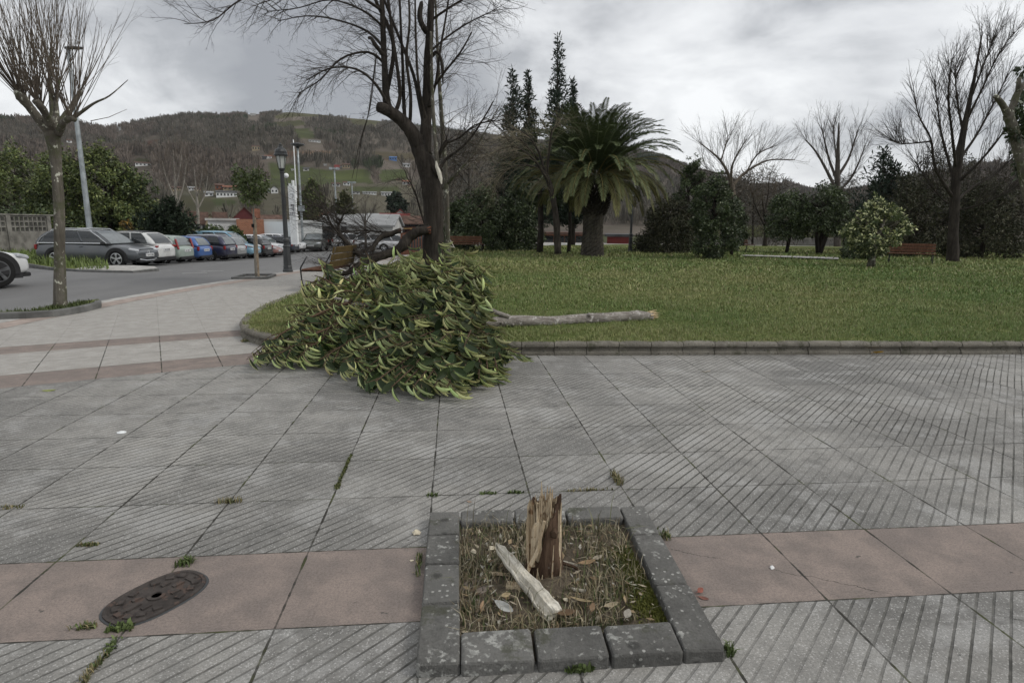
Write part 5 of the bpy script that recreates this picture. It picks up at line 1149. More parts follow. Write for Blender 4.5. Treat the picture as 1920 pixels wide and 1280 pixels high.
for i, (x, y, d, h, lab) in enumerate(((332, 430, 75, 150, 'tall bare tree with several upright stems beyond the dark low conifer'), (372, 425, 85, 110, 'smaller bare tree standing right of the several stemmed one'))):
    bare_tree('bare_tree', lab, d, [(x, y, 0, .22), (x-2, y-h*.4, 0, .17), (x-5, y-h*.7, 0, .1), (x-8, y-h, 0, .03)], [[(x-1, y-h*.3, 0, .13), (x+12, y-h*.55, .5, .09), (x+18, y-h*.9, .6, .03)], [(x-2, y-h*.35, 0, .12), (x-18, y-h*.6, -.5, .08), (x-28, y-h*.85, -.6, .03)], [(x-3, y-h*.5, 0, .1), (x+6, y-h*.8, -.5, .06), (x+8, y-h*1.05, -.5, .02)]], 22, 2.6, PB, 'bark_pale', 'twig_grey', r0=.012, pull=Vector((0, 0, .5)), r1=.01, z=-.4)
bare_tree('bare_tree', 'small bare tree in front of the brick building, behind the torn limb', 48, [(686, 462, 0, .10), (685, 430, 0, .09), (684, 405, 0, .05)], [[(685, 425, 0, .05), (678, 405, 0, .04), (668, 392, 0, .02)], [(685, 420, 0, .05), (694, 402, .2, .03), (702, 392, .3, .015)], [(685, 415, 0, .05), (686, 395, .2, .03), (684, 378, .3, .015)]], 18, .9, PB, 'twig_far', 'twig_far', r0=.008, r1=.006, z=-.3)
for x, d, lab in ((1358, 52, 'small dark forked tree trunk under bare grey twigs beside the grassy bank'), (1432, 50, 'dark leaning tree trunk with thin crown left of the rounded evergreens')):
    bare_tree('bare_tree', lab, d, [(x, 470, 0, .2), (x+4, 440, 0, .16), (x+2, 405, 0, .12), (x-3, 375, 0, .05)], [[(x+4, 440, 0, .1), (x+18, 400, .4, .07), (x+26, 365, .5, .03)], [(x+3, 425, 0, .1), (x-14, 390, -.4, .06), (x-22, 360, -.5, .03)], [(x+2, 400, 0, .08), (x+8, 365, .4, .05), (x+10, 335, .5, .02)]], 30, 1.8, PB, 'bark_dark', 'twig_grey', r0=.010, r1=.007, pull=Vector((0, 0, .4)))

# park evergreens ---------------------------------------------------------------
bush('conical_camellia', 1335, 484, 29, 108, 156, 'dark conical camellia dotted with pale blossoms right of the palm', 'shrub', DG, 13000, .12, 'egg', 40, .28, .02, 3, tip=(.40, .42, .30), tf=.05, z=.12, stems=3)
bush('conical_camellia', 1372, 470, 33, 52, 105, 'narrow dark evergreen just behind the right side of the blossoming camellia', 'shrub', DG, 4200, .13, 'egg', 16, .36, .1, 4, z=.12)
bush('round_evergreen', 1474, 476, 37, 112, 112, 'rounded dark green tree, left one of the pair beyond the footpath', 'tree', DG+MG[:1], 9500, .14, 'dome', 26, .3, .30, 5, z=.12, stems=2, tip=(.12, .16, .09), tf=.03)
bush('round_evergreen', 1535, 476, 36, 120, 128, 'rounded dark green tree with forked trunks, right one of the pair beyond the footpath', 'tree', DG+MG[:1], 10500, .14, 'dome', 28, .3, .32, 6, z=.12, stems=4, trunk_r=.11, tip=(.12, .16, .09), tf=.03)
bush('light_tipped_shrub', 1634, 500, 24, 122, 128, 'small bushy tree with pale yellow leaf tips standing alone on the lawn', 'shrub', MG+DG[1:], 6800, .12, 'egg', 30, .23, .16, 7, tip=(.64, .66, .34), tf=.55, z=.15, trunk_r=.11, stems=2, bark_='bark_lichen')
bush('low_round_bush', 1600, 484, 30, 52, 46, 'low dark clipped bush behind the lone light tipped shrub', 'bush', DG, 1800, .12, 'dome', 14, .36, .0, 8, z=.12)
THK = [(.036, .040, .021), (.050, .050, .028), (.066, .060, .038)]
for i, (x, y, d, w, h, lab, c) in enumerate(((1705, 490, 34, 190, 150, 'broad dark thicket behind the small bench at right', THK), (1835, 492, 33, 170, 140, 'dark thicket behind the trunk of the tall spreading bare tree', THK), (1740, 480, 42, 260, 185, 'brownish taller thicket rising behind the dark ones at right', [(.045, .04, .026), (.055, .048, .032), (.035, .034, .02)]), (1880, 480, 41, 200, 170, 'brown leafless thicket behind the ivy covered trunk', [(.06, .05, .036), (.045, .04, .028)]),
                                           (1250, 478, 36, 130, 100, 'dark low bush in the shade right of the palm trunk', THK), (1290, 480, 38, 90, 172, 'dark tall evergreen bush between palm and camellia', DG))):
    bush('thicket', x, y, d, w, h, lab, 'bush', c, 15000, .15, 'dome', 34, .30, .0, 20+i, z=.1, m='leaf_soft', stems=3, aspect=.4)
for i, (x, y, d, w, h, lab) in enumerate(((905, 472, 36, 120, 118, 'dark evergreen mass behind the small bench left of the palm'), (972, 474, 37, 100, 130, 'dark evergreen mass beneath the cypresses'), (860, 470, 40, 60, 90, 'dark bush right of the slender pale tree'))):
    bush('dark_evergreen', x, y, d, w, h, lab, 'bush', DG, 13000, .15, 'dome', 34, .3, .0, 40+i, z=.1)
bush('brown_thicket', 880, 470, 44, 190, 215, 'tall brown leafless thicket behind the slender pale tree', 'bush', [(.085, .07, .055), (.07, .06, .048), (.055, .05, .04)], 6000, .40, 'dome', 40, .3, .1, 51, z=.1, m='leaf_soft', aspect=.12)
bush('brown_thicket', 1410, 468, 54, 190, 140, 'grey brown leafless thicket on the bank beyond the footpath', 'bush', [(.11, .095, .075), (.085, .075, .06)], 6000, .45, 'dome', 40, .3, .1, 52, z=.1, m='leaf_soft', aspect=.12)
bush('brown_thicket', 1580, 470, 58, 150, 130, 'brown leafless thicket around the distant upright bare tree', 'bush', [(.09, .075, .06), (.07, .06, .05)], 5000, .45, 'dome', 36, .3, .1, 53, z=.1, m='leaf_soft', aspect=.12)
# trunks under the dark mass left of the palm
for x, r, lab in ((1012, .16, 'bare brown trunk standing in shade left of the weeping tree'), (1066, .10, 'slim shaded trunk between the weeping tree and the palm')):
    b = D(x, 472, 34); b.z = .1; root = empty('shaded_tree', b, lab, 'tree'); mb = MB(); mb.tube([(0, 0, 0), (.05, 0, 1.3), (.0, 0, 2.6), (-.1, 0, 4)], [r*1.2, r, r*.9, r*.6], 8, wob=.06); mb.build('trunk', MAT['bark_dark'], root, smooth=True)
    leaf_cloud('crown', root, crown_clumps(1.8, 2.0, 12, 2.6, .35, 'round', int(x)), 900, .2, DG, MAT['leaf_dark'])
# ivy-clad trunk at the right edge
def ivy_trunk():
    d = 17; b = D(1938, 520, d); b.z = .14; root = empty('lopped_tree', b, 'lopped trunk with short sawn limbs and dark leaves at the right edge', 'tree'); mb = MB()
    limb(mb, [(1944, 525, d, .20), (1938, 430, d, .15), (1926, 350, d, .14), (1912, 290, d, .13), (1900, 245, d, .13), (1890, 215, d, .12)], 12, .06); limb(mb, [(1893, 222, d, .10), (1882, 200, d-.1, .08), (1870, 184, d-.2, .065), (1864, 180, d-.2, .05)], 8, .05)
    limb(mb, [(1893, 218, d, .10), (1902, 190, d+.1, .085), (1912, 168, d+.1, .08), (1932, 150, d+.2, .08)], 8, .05); limb(mb, [(1908, 175, d+.1, .06), (1910, 158, d, .06), (1911, 146, d, .05)], 8, .05)
    finish(root, mb, 'trunk', MAT['bark_lichen']); cl = [(D(x, y, d+random.uniform(-.2, .5))-b, (r*d/F,)*3) for x, y, r in ((1905, 250, 14), (1912, 225, 16), (1918, 200, 16), (1920, 260, 14), (1925, 235, 20), (1908, 280, 9), (1918, 160, 10), (1922, 130, 10), (1925, 300, 18), (1915, 320, 12))]
    leaf_cloud('foliage', root, cl, 900, .17, DG, MAT['leaf_dark'], shell=.2)
ivy_trunk()
# evergreen trees behind the wall on the left
for i, (x, y, d, w, h, lab, c) in enumerate(((40, 470, 46, 190, 190, 'leafy evergreen tree behind the left part of the concrete block wall', YG+MG), (130, 470, 44.5, 170, 185, 'leafy evergreen tree behind the block wall near the steel lamp', MG+YG[:1]), (205, 470, 45, 150, 196, 'bright tipped evergreen tree rising behind the grey estate car', YG+MG), (262, 468, 46, 130, 150, 'dark leafy evergreen tree behind the white and black hatchback', MG+DG))):
    bush('hedge_tree', x, y, d, w, h, lab, 'tree', c, 19000, .20, 'dome', 46, .27, .0, 60+i, z=-.6, stems=3, tip=(.24, .26, .08), tf=.12, trunk_r=.12)
bush('hedge_bush', 120, 470, 45, 330, 75, 'dark low hedge along the foot of the evergreen trees behind the wall', 'hedge', DG, 7000, .22, 'dome', 40, .22, 0, 70, z=-.1)
bush('yellow_bush', 239, 440, 41, 26, 26, 'small bush with orange yellow leaves behind the grey estate car', 'bush', [(.22, .13, .02), (.16, .10, .02)], 500, .14, 'round', 8, .4, 0, 71)
for i, (x, w, lab) in enumerate(((345, 70, 'clipped green hedge behind the pale green hatchback'), (400, 80, 'clipped green hedge behind the blue cars'), (440, 46, 'end of the clipped green hedge by the brick wall'))):
    bush('hedge', x, 452, 43, w, 38, lab, 'hedge', MG+DG, 3600, .18, 'dome', 22, .30, 0, 75+i, z=-.1, m='leaf_soft')
bush('street_tree', 589, 452, 62, 62, 112, 'green leafy tree beyond the white pylon', 'tree', OL+MG, 3400, .34, 'egg', 26, .3, .25, 80, m='leaf_soft', z=-.2)
bush('street_tree', 648, 452, 66, 44, 90, 'smaller olive green tree between the two tall lamp masts', 'tree', OL, 2600, .34, 'egg', 20, .32, .25, 81, m='leaf_soft', z=-.2)
bush('dark_cedar', 744, 400, 150, 34, 38, 'round dark evergreen clump above the village roofs', 'tree', BG, 1200, .9, 'round', 14, .4, 0, 82, m='leaf_soft')
# ------------------------------------------------------------ hills
RIDGE = [(-900, 170), (-500, 190), (-200, 215), (0, 209), (40, 212), (100, 215), (165, 224), (200, 229), (235, 222), (262, 219), (291, 214), (322, 211), (352, 207), (383, 206), (413, 207), (444, 203), (470, 206), (505, 204), (545, 202), (600, 205), (700, 216), (800, 226), (880, 240), (960, 252), (1060, 262), (1190, 269), (1246, 284), (1277, 300), (1320, 319), (1370, 334), (1438, 338), (1474, 331), (1513, 345), (1550, 349), (1640, 345), (1720, 330), (1800, 318), (1920, 300), (2200, 280), (2800, 260)]
FIELDS = [([(548, 205), (600, 204), (640, 212), (625, 219), (560, 221), (520, 226), (512, 222), (530, 212)], (.10, .105, .045)), ([(515, 232), (560, 228), (575, 236), (520, 242)], (.085, .095, .035)), ([(548, 243), (575, 242), (592, 252), (590, 260), (560, 260)], (.075, .10, .030)), ([(650, 222), (720, 228), (700, 240), (660, 238)], (.09, .095, .04)),
          ([(505, 305), (540, 308), (600, 318), (640, 322), (690, 318), (700, 345), (640, 345), (560, 352), (505, 352)], (.070, .100, .026)), ([(600, 322), (680, 318), (680, 334), (640, 338), (600, 334)], (.095, .13, .03)), ([(710, 320), (760, 318), (765, 338), (715, 342)], (.075, .11, .028)), ([(655, 352), (745, 350), (750, 362), (650, 362)], (.07, .095, .03)),
          ([(395, 372), (440, 374), (438, 384), (398, 385)], (.055, .085, .025)), ([(470, 340), (520, 345), (520, 360), (480, 362)], (.06, .085, .028)), ([(330, 365), (400, 372), (400, 398), (325, 395)], (.07, .075, .035)), ([(250, 296), (280, 296), (280, 304), (252, 304)], (.055, .065, .025)), ([(700, 284), (790, 288), (790, 300), (700, 296)], (.085, .075, .04)),
          ([(545, 285), (600, 284), (700, 286), (700, 289), (600, 288), (545, 292)], (.15, .095, .055)), ([(275, 262), (300, 260), (308, 268), (285, 278), (270, 276)], (.10, .055, .035)), ([(500, 286), (560, 284), (555, 296), (510, 296)], (.11, .065, .04)), ([(1400, 340), (1440, 339), (1480, 342), (1450, 345), (1400, 345)], (.10, .11, .05))]
R0, HB = 190.0, -1.0
_rx = np.array([a for a, b in RIDGE], float)
def az_px(px):                     # compass direction of a photograph column, taken at the horizon row
    d = np.array(FW)[:, None]+np.array(RT)[:, None]*((np.atleast_1d(px)-960)/F)-np.array(UP)[:, None]*((420-640)/F); return np.arctan2(d[0], d[1])
RID_A, RID_T = [], []
for x, y in RIDGE:
    r = ray(x, y); RID_A.append(math.atan2(r.x, r.y)); RID_T.append(r.z/math.hypot(r.x, r.y))
RID_A = np.array(RID_A); RID_T = np.array(RID_T)
def ridge_r(a): return 950+120*np.sin(a*5+.6)+60*np.sin(a*13)
def hill_z(a, r):
    rr = ridge_r(a); t = np.clip((r-R0)/(rr-R0), 0, 1.35); top = EYE+np.interp(a, RID_A, RID_T)*rr-7
    prof = np.where(t < 1, t**1.25*(1+.25*np.sin(t*math.pi)*0), 1-.6*(t-1)); x, y = r*np.sin(a), r*np.cos(a)
    nz = (np.sin(x*.013+y*.006)+np.sin(x*.021-y*.017+1.3)+.7*np.sin(x*.041+y*.033+2))*4.5*np.clip(t*2, 0, 1)*np.clip((1.05-t)*3, .0, 1)
    return HB+(top-HB)*prof+nz
def hills():
    A = np.linspace(-1.15, 1.2, 820); Tt = np.concatenate([np.linspace(0, 1, 170), [1.06, 1.15, 1.35]]); a, t = np.meshgrid(A, Tt); r = R0+t*(ridge_r(a)-R0); z = hill_z(a, r); x, y = r*np.sin(a), r*np.cos(a)
    V = np.stack([x, y, z], -1).reshape(-1, 3); nx, ny = len(A), len(Tt); i = np.arange(nx-1); q = np.concatenate([np.stack([j*nx+i, j*nx+i+1, (j+1)*nx+i+1, (j+1)*nx+i], 1) for j in range(ny-1)])
    px, py = px_np(V); c = np.tile(np.array([.112, .094, .078]), (len(V), 1)); n1 = patch(V[:, 0], V[:, 1], .012, 2); n2 = patch(V[:, 0], V[:, 1], .04, 6); c *= (1+.22*n1+.15*n2)[:, None]
    fm = np.zeros(len(V), bool)
    for poly, colr in FIELDS:
        k = in_poly(px+2.2*n2*2, py+1.0*n1*2, poly); c[k] = (np.array(colr)*.62+np.array([.012, .006, .006]))*(1+.22*n2[k]+.12*n1[k])[:, None]; fm |= k
    low = (t.ravel() < .22) & (px > 250) & (px < 900) & ~fm; c[low] = c[low]*.6+np.array([.055, .062, .028])*.4
    fc = c[q].mean(1)
    t_ = NT('hill_cover'); col = t_.mix(t_.m('MULTIPLY', t_.step(t_.noise(.06, 6, .65), .35, .65), .35), t_.attr(), (.05, .05, .032)); m_ = t_.fin(col, .95, .1)
    o = np_mesh('hills', V, [q], m_, col=fc, smooth=True); tag(o, kind='structure')
    return V, px, py, fm, t.ravel(), a.ravel(), r.ravel()
HV = hills()
def on_hill(px, py):
    """where the line of sight through a pixel meets the hillside"""
    d = ray(px, py); h = math.hypot(d.x, d.y); a = math.atan2(d.x, d.y); rs = np.arange(R0, 1150, 1.5); z = EYE+d.z/h*rs; hz = hill_z(np.full_like(rs, a), rs); k = np.nonzero(hz >= z)[0]
    r = rs[k[0]] if len(k) else 700.; return Vector((r*math.sin(a), r*math.cos(a), float(hill_z(np.array([a]), np.array([r]))[0]))), r
def woods():
    """winter woods on the hillside, one mass of bare crowns"""
    N = 46000; a = RNG.uniform(-1.0, 1.0, N); t = RNG.uniform(.03, 1.03, N)**.85
    edge = RNG.random(N) < .16; t = np.where(edge, RNG.uniform(.97, 1.03, N), t)
    r = R0+t*(ridge_r(a)-R0); x, y = r*np.sin(a), r*np.cos(a); z = hill_z(a, r); P = np.stack([x, y, z], 1); px, py = px_np(P); bad = np.zeros(N, bool)
    for poly, c in FIELDS:
        for q in (1, -3, -7): bad |= in_poly(px, py+q*np.clip(r/600, .4, 1.3)*0+q*np.clip(650/r, .6, 2), poly)
    bad |= ((px > 480) & (px < 800) & (py > 318) & (py < 402) & (RNG.random(N) < .40)) | ((px > 250) & (px < 480) & (py > 350) & (py < 402) & (RNG.random(N) < .35))
    bad |= edge & (RNG.random(N) < .45)
    bad |= (px < -60) | (px > 1980)
    for hx, hy, hw in HOUSE_SPOTS: bad |= (np.abs(px-hx) < hw*.75+5) & (py > hy-4) & (py < hy+20*np.clip(650/r, .6, 2))
    P, t, r, px = P[~bad], t[~bad], r[~bad], px[~bad]; n = len(P)
    ht = RNG.uniform(4.5, 8.5, n)*(1+.25*patch(P[:, 0], P[:, 1], .02, 1)); ht = np.where(t > .96, ht*RNG.uniform(.40, .85, n), ht)
    hue = patch(P[:, 0], P[:, 1], .014, 12); base = np.where((hue > .1)[:, None], np.array([.150, .122, .104]), np.array([.122, .108, .090])); dk = patch(P[:, 0], P[:, 1], .02, 21) > 1.0
    base = np.where(dk[:, None], np.array([.05, .062, .036]), base); base = base*RNG.uniform(.65, 1.3, n)[:, None]
    K = 15; V = np.empty((n, K, 3, 3)); th = RNG.uniform(0, 6.283, (n, K)); sp = RNG.uniform(.05, .62, (n, K))*ht[:, None]*.75; tz = ht[:, None]*RNG.uniform(.78, 1.0, (n, K))*np.sqrt(np.clip(1-(sp/(ht[:, None]*.52))**2, .12, 1)); w = RNG.uniform(.25, .75, (n, K))*ht[:, None]*.06
    bx, by = np.cos(th)*sp*.25, np.sin(th)*sp*.25; ex, ey = np.cos(th)*sp, np.sin(th)*sp; ph = RNG.uniform(0, 6.28, (n, K))
    V[..., 0, 0] = P[:, None, 0]+bx; V[..., 0, 1] = P[:, None, 1]+by; V[..., 0, 2] = P[:, None, 2]-.5
    V[..., 1, 0] = P[:, None, 0]+ex+np.cos(ph)*w; V[..., 1, 1] = P[:, None, 1]+ey+np.sin(ph)*w; V[..., 1, 2] = P[:, None, 2]+tz
    V[..., 2, 0] = P[:, None, 0]+ex-np.cos(ph)*w; V[..., 2, 1] = P[:, None, 1]+ey-np.sin(ph)*w; V[..., 2, 2] = P[:, None, 2]+tz*RNG.uniform(.75, 1, (n, K))
    c = np.repeat(base[:, None], K, 1)*RNG.uniform(.75, 1.2, (n, K, 1))
    o = np_mesh('hillside_woods', V.reshape(-1, 3), [np.arange(n*K*3).reshape(-1, 3)], MAT['leaf_soft'], col=c.reshape(-1, 3)); tag(o, 'brown winter woods covering the hillside', 'woods', kind='stuff')

# ------------------------------------------------------------ buildings
MAT['wall_white'] = plain('white_render', (.62, .63, .62), .8, .2, var=.12, sc=.6); MAT['wall_cream'] = plain('cream_render', (.48, .42, .30), .85, .2, var=.15, sc=.6); MAT['wall_grey'] = plain('grey_render', (.40, .40, .385), .85, .2, var=.2, sc=.5)
MAT['wall_paleblue'] = plain('pale_grey_blue_render', (.60, .65, .68), .8, .2, var=.08, sc=.3); MAT['wall_blue'] = plain('blue_render', (.10, .20, .42), .8, .2, var=.12, sc=.6); MAT['wall_red'] = plain('dark_red_cladding', (.105, .025, .026), .7, .25, var=.15, sc=.5)
def brick_mat():
    t = NT('orange_brick'); k = t.n('ShaderNodeTexBrick'); t.set(k.inputs['Vector'], t.mapped(t.obj(), (1, 1, 1), (R(90), 0, 0))); k.inputs['Color1'].default_value = (.34, .14, .075, 1); k.inputs['Color2'].default_value = (.26, .10, .055, 1); k.inputs['Mortar'].default_value = (.30, .25, .2, 1); k.inputs['Scale'].default_value = 2.2
    return t.fin(k.outputs[0], .85, .2)
MAT['brick'] = brick_mat(); MAT['roof_tile'] = plain('brown_roof_tile', (.105, .066, .052), .85, .2, var=.35, sc=1.2, bump=.5); MAT['roof_orange'] = plain('orange_roof_tile', (.19, .085, .055), .85, .2, var=.3, sc=1.2); MAT['roof_grey'] = plain('grey_sheet_roof', (.25, .255, .255), .7, .3, var=.2, sc=.8)
MAT['roof_dark'] = plain('dark_slate_roof', (.06, .06, .062), .7, .3, var=.3, sc=1); MAT['wall_yellow'] = plain('yellow_ochre_render', (.40, .30, .13), .85, .2, var=.15, sc=.5); MAT['red_paint'] = plain('red_paint', (.15, .028, .024), .6, .3, var=.2, sc=1); MAT['wall_tan'] = plain('tan_stone', (.30, .25, .17), .9, .2, var=.25, sc=.8)
def house(name, P0, w, dp, h, rise, wall, roof, label, cat='house', rz=0.0, wins=0, rows=1, ridge='x', over=.25, win_m='glass_dark', door=False, group=None, ww=.9, wh=1.1, chim=False):
    """gabled house; front face towards the viewer at local -y"""
    root = empty(name, P0, label, cat, group, rz); mb = MB(); mb.box((0, dp/2, h/2-.5), (w, dp, h+1))
    if rise > 0:
        if ridge == 'x': mb.add([(-w/2, 0, h), (-w/2, dp, h), (-w/2, dp/2, h+rise), (w/2, 0, h), (w/2, dp, h), (w/2, dp/2, h+rise)], [(0, 2, 1), (3, 4, 5)])
        else: mb.add([(-w/2, 0, h), (w/2, 0, h), (0, 0, h+rise), (-w/2, dp, h), (w/2, dp, h), (0, dp, h+rise)], [(0, 1, 2), (3, 5, 4)])
    mb.build('wall', MAT[wall], root); mb = MB(); o = over; th = .18
    if rise <= 0: mb.box((0, dp/2, h+.12), (w+2*o, dp+2*o, .24))
    elif ridge == 'x':
        s = rise/(dp/2)
        for sg in (0, 1):
            ya, yb = (-o, dp/2) if sg == 0 else (dp+o, dp/2); za = h-o*s; v = [(-w/2-o, ya, za+.01), (w/2+o, ya, za+.01), (w/2+o, yb, h+rise+.01), (-w/2-o, yb, h+rise+.01)]; mb.add(v+[(a, b, c+th) for a, b, c in v], [(0, 1, 2, 3), (7, 6, 5, 4), (0, 4, 5, 1), (1, 5, 6, 2), (2, 6, 7, 3), (3, 7, 4, 0)])
    else:
        s = rise/(w/2)
        for sg in (-1, 1):
            v = [(sg*(w/2+o), -o, h-o*s+.01), (sg*(w/2+o), dp+o, h-o*s+.01), (0, dp+o, h+rise+.01), (0, -o, h+rise+.01)]; mb.add(v+[(a, b, c+th) for a, b, c in v], [(0, 1, 2, 3), (7, 6, 5, 4), (0, 4, 5, 1), (1, 5, 6, 2), (2, 6, 7, 3), (3, 7, 4, 0)])
    rf = mb.build('roof', MAT[roof], root)
    if chim: mb = MB(); mb.box((w*.25, dp*.5, h+rise*.9), (.6, .6, 1.5)); mb.build('chimney', MAT['wall_grey'], rf)
    for r_ in range(rows):
        for i in range(wins):
            x = -w/2+w*(i+.5)/wins; z = h*(r_+.55)/rows; mb = MB(); mb.box((x, -.03, z), (ww, .08, wh)); mb.build('window', MAT[win_m], root)
    if door: mb = MB(); mb.box((w*.32, -.04, 1.05), (1.0, .08, 2.1)); mb.build('door', MAT['roof_dark'], root)
    return root
def faced(px): r = ray(px, 420); return math.atan2(r.y, r.x)-math.pi/2
HOUSE_SPOTS = []
def hill_house(px, py, wpx, hpx, wall, roof, label, rise=.4, wins=2, ridge='x', dr=0.0, name='hillside_house', rows=1, cat='house', depth=1.0):
    HOUSE_SPOTS.append((px, py, wpx)); P, r = on_hill(px, py); k = r*math.cos(faced(px)-YAW)/F; w, h = wpx*k, hpx*k; ww = min(1.6, w/(wins*2.2)) if wins else 1
    return house(name, P, w, min(w, 9)*depth, h, rise*h, wall, roof, label, cat, faced(px)+dr, wins, rows, ridge, .3, ww=ww, wh=min(1.5, h/rows*.42))
for a in ((480, 283, 13, 8, 'wall_tan', 'roof_tile', 'tan stone farmhouse high on the wooded slope left of the lantern', .2, 3), (503, 298, 12, 4.5, 'wall_white', 'roof_orange', 'small white house with a reddish roof at the upper meadow edge', .3, 2), (496, 300, 7, 5, 'roof_dark', 'roof_dark', 'dark barn beside the small white house at the meadow edge', .3, 0),
          (590, 267, 20, 3, 'wall_white', 'roof_grey', 'long low white house below the round field on the hill', .5, 4), (268, 312, 24, 5, 'wall_white', 'roof_tile', 'long white house alone in the brown woods at left', .5, 4), (632, 318, 8, 3.5, 'wall_white', 'red_paint', 'little white house with a bright red top at the mast head', 1.2, 1), (649, 316, 13, 7, 'wall_tan', 'roof_tile', 'tan house beside the little red topped house', .3, 3), (640, 315, 6, 3.5, 'wall_grey', 'roof_tile', 'small grey shed left of the tan house', .4, 0),
          (737, 302, 13, 6, 'wall_blue', 'wall_blue', 'bright blue house on the slope left of the dark trunk', .25, 3), (724, 301, 7, 2.5, 'wall_tan', 'roof_tile', 'small tan shed left of the blue house', .3, 0), (762, 314, 13, 5, 'wall_white', 'roof_grey', 'white house with pale roof right below the blue house', .45, 2), (574, 321, 10, 4.5, 'wall_grey', 'roof_dark', 'grey green shed at the top edge of the large meadow', .4, 1),
          (610, 311, 5, 2, 'wall_white', 'roof_grey', 'tiny white hut above the large meadow', .3, 0), (549, 320, 5, 2, 'wall_white', 'roof_grey', 'tiny white hut near the lantern on the meadow', .3, 0), (729, 368, 26, 6, 'wall_white', 'roof_grey', 'long white house with dark windows above the village at right', .3, 5), (693, 365, 24, 4, 'wall_white', 'roof_grey', 'low white terrace left of the long white house', .3, 5), (667, 364, 14, 3.5, 'wall_white', 'roof_dark', 'small white house at the left end of the low white terrace', .3, 2),
          (650, 348, 12, 5, 'wall_white', 'roof_tile', 'white house on the lower meadow behind the thin mast', .4, 2), (630, 350, 14, 5, 'wall_grey', 'roof_tile', 'grey house left of the thin mast on the lower meadow', .4, 2), (762, 346, 14, 5, 'wall_white', 'roof_orange', 'white house with orange roof beside the trunk on the lower slope', .5, 2), (748, 340, 10, 3, 'wall_tan', 'roof_tile', 'low tan house above the orange roofed white one', .4, 1),
          (515, 363, 12, 8, 'wall_white', 'roof_dark', 'white gabled house on the slope behind the lantern post', .6, 2, 'y'), (501, 362, 9, 5, 'wall_white', 'roof_grey', 'low white annex left of the white gabled house', .3, 1), (359, 358, 10, 5, 'wall_white', 'roof_grey', 'small white house between bare trees on the left slope', .4, 2), (333, 358, 16, 5, 'wall_tan', 'roof_tile', 'row of tan cottages between bare trees on the left slope', .4, 4), (371, 359, 10, 4, 'wall_cream', 'roof_tile', 'cream cottage right of the small white house on the left slope', .5, 2),
          (425, 370, 34, 9, 'wall_white', 'roof_dark', 'wide white house with many windows behind the young street tree', .3, 6), (392, 368, 14, 6, 'wall_white', 'roof_grey', 'white outbuilding left of the wide white house', .4, 2), (412, 356, 14, 8, 'roof_orange', 'roof_tile', 'brown brick house above the wide white house', .3, 2), (431, 357, 22, 5, 'wall_tan', 'roof_orange', 'long tan house with orange roofs above the wide white house', .6, 3),
          (130, 268, 8, 4, 'wall_white', 'roof_tile', 'white house seen past the pollarded trunk on the left hill', .4, 1), (225, 245, 3, 4.5, 'wall_white', 'roof_grey', 'thin white cabin high in the woods at left', .3, 0), (475, 217, 9, 3, 'wall_grey', 'roof_grey', 'grey barn just below the hill crest', .6, 0), (770, 352, 12, 4, 'wall_cream', 'roof_tile', 'cream house partly behind the dark trunk', .4, 2)):
    hill_house(*a)
woods()
def block(px0, px1, ytop, ybase, d, wall, roof, label, name='building', rise=.0, dp=None, wins=0, rows=1, ridge='x', cat='building', z=None, dr=0.0, **kw):
    c = (px0+px1)/2; a = D(c, ybase, d); k = d/F; w = (px1-px0)*k; top = D(c, ytop, d).z; z0 = -.6 if z is None else z; b = Vector((a.x, a.y, z0)); h = top-z0
    return house(name, b, w, dp or min(w*.7, 14), h-rise, rise, wall, roof, label, cat, faced(c)+dr, wins, rows, ridge, **kw)
block(440, 479, 389, 414, 128, 'wall_red', 'roof_tile', 'dark red barn like hall with a broad gable above the parked cars', 'village_hall', rise=2.2, ridge='y', dp=18, wins=0)
block(476, 486, 393, 414, 133, 'wall_white', 'roof_orange', 'narrow white house with one window right of the dark red hall', 'village_house', rise=1.2, wins=1)
block(479, 535, 404, 416, 140, 'wall_cream', 'roof_tile', 'long low cream building with a row of windows and brown roof', 'village_row', rise=1.6, wins=9, ww=.9, wh=.9)
for x0, x1, y, wl, rf, lab in ((345, 366, 398, 'wall_tan', 'roof_tile', 'tan village house with brown roof left in the roof cluster'), (366, 388, 400, 'wall_grey', 'roof_tile', 'grey village house with skylit roof in the roof cluster'), (386, 404, 402, 'wall_tan', 'roof_tile', 'tan village house with pale skylights near the red hall'), (402, 424, 400, 'roof_orange', 'roof_tile', 'brick village house with brown roof near the red hall'), (424, 441, 404, 'wall_cream', 'roof_dark', 'cream village house touching the dark red hall'), (322, 346, 402, 'wall_grey', 'roof_tile', 'grey village house at the left end of the roof cluster')):
    block(x0, x1, y-1, 416, 125+random.uniform(0, 25), wl, rf, lab, 'village_house', rise=2.0, wins=2, ridge=random.choice('xy'))
block(394, 443, 413.5, 432, 66, 'wall_white', 'wall_grey', 'low white wall building covered in faded scribbles behind the hedge', 'low_wall_building', dp=3)
g = MB()
gb = [o for o in COL.objects if o.name.startswith('low_wall_building')][0]
for i in range(26):
    x = -1.2+2.5*i/26+random.uniform(-.04, .04); z0 = 1.55+random.uniform(0, .1)
    g.tube([(x, -.012, z0), (x+random.uniform(-.06, .06), -.012, z0+.15), (x+random.uniform(-.03, .08), -.012, z0+.28)], .016, 4)
g.build('scribble_marking', MAT['roof_grey'], gb)
block(447.5, 494, 415.5, 440, 64, 'brick', 'brick', 'orange brick wall building between the white wall and the warehouse', 'brick_building', dp=5, over=.0)
block(495, 602, 416, 446, 66, 'wall_paleblue', 'wall_grey', 'long pale blue grey warehouse wall behind the lamp post', 'warehouse', dp=14, over=.0, cat='warehouse')
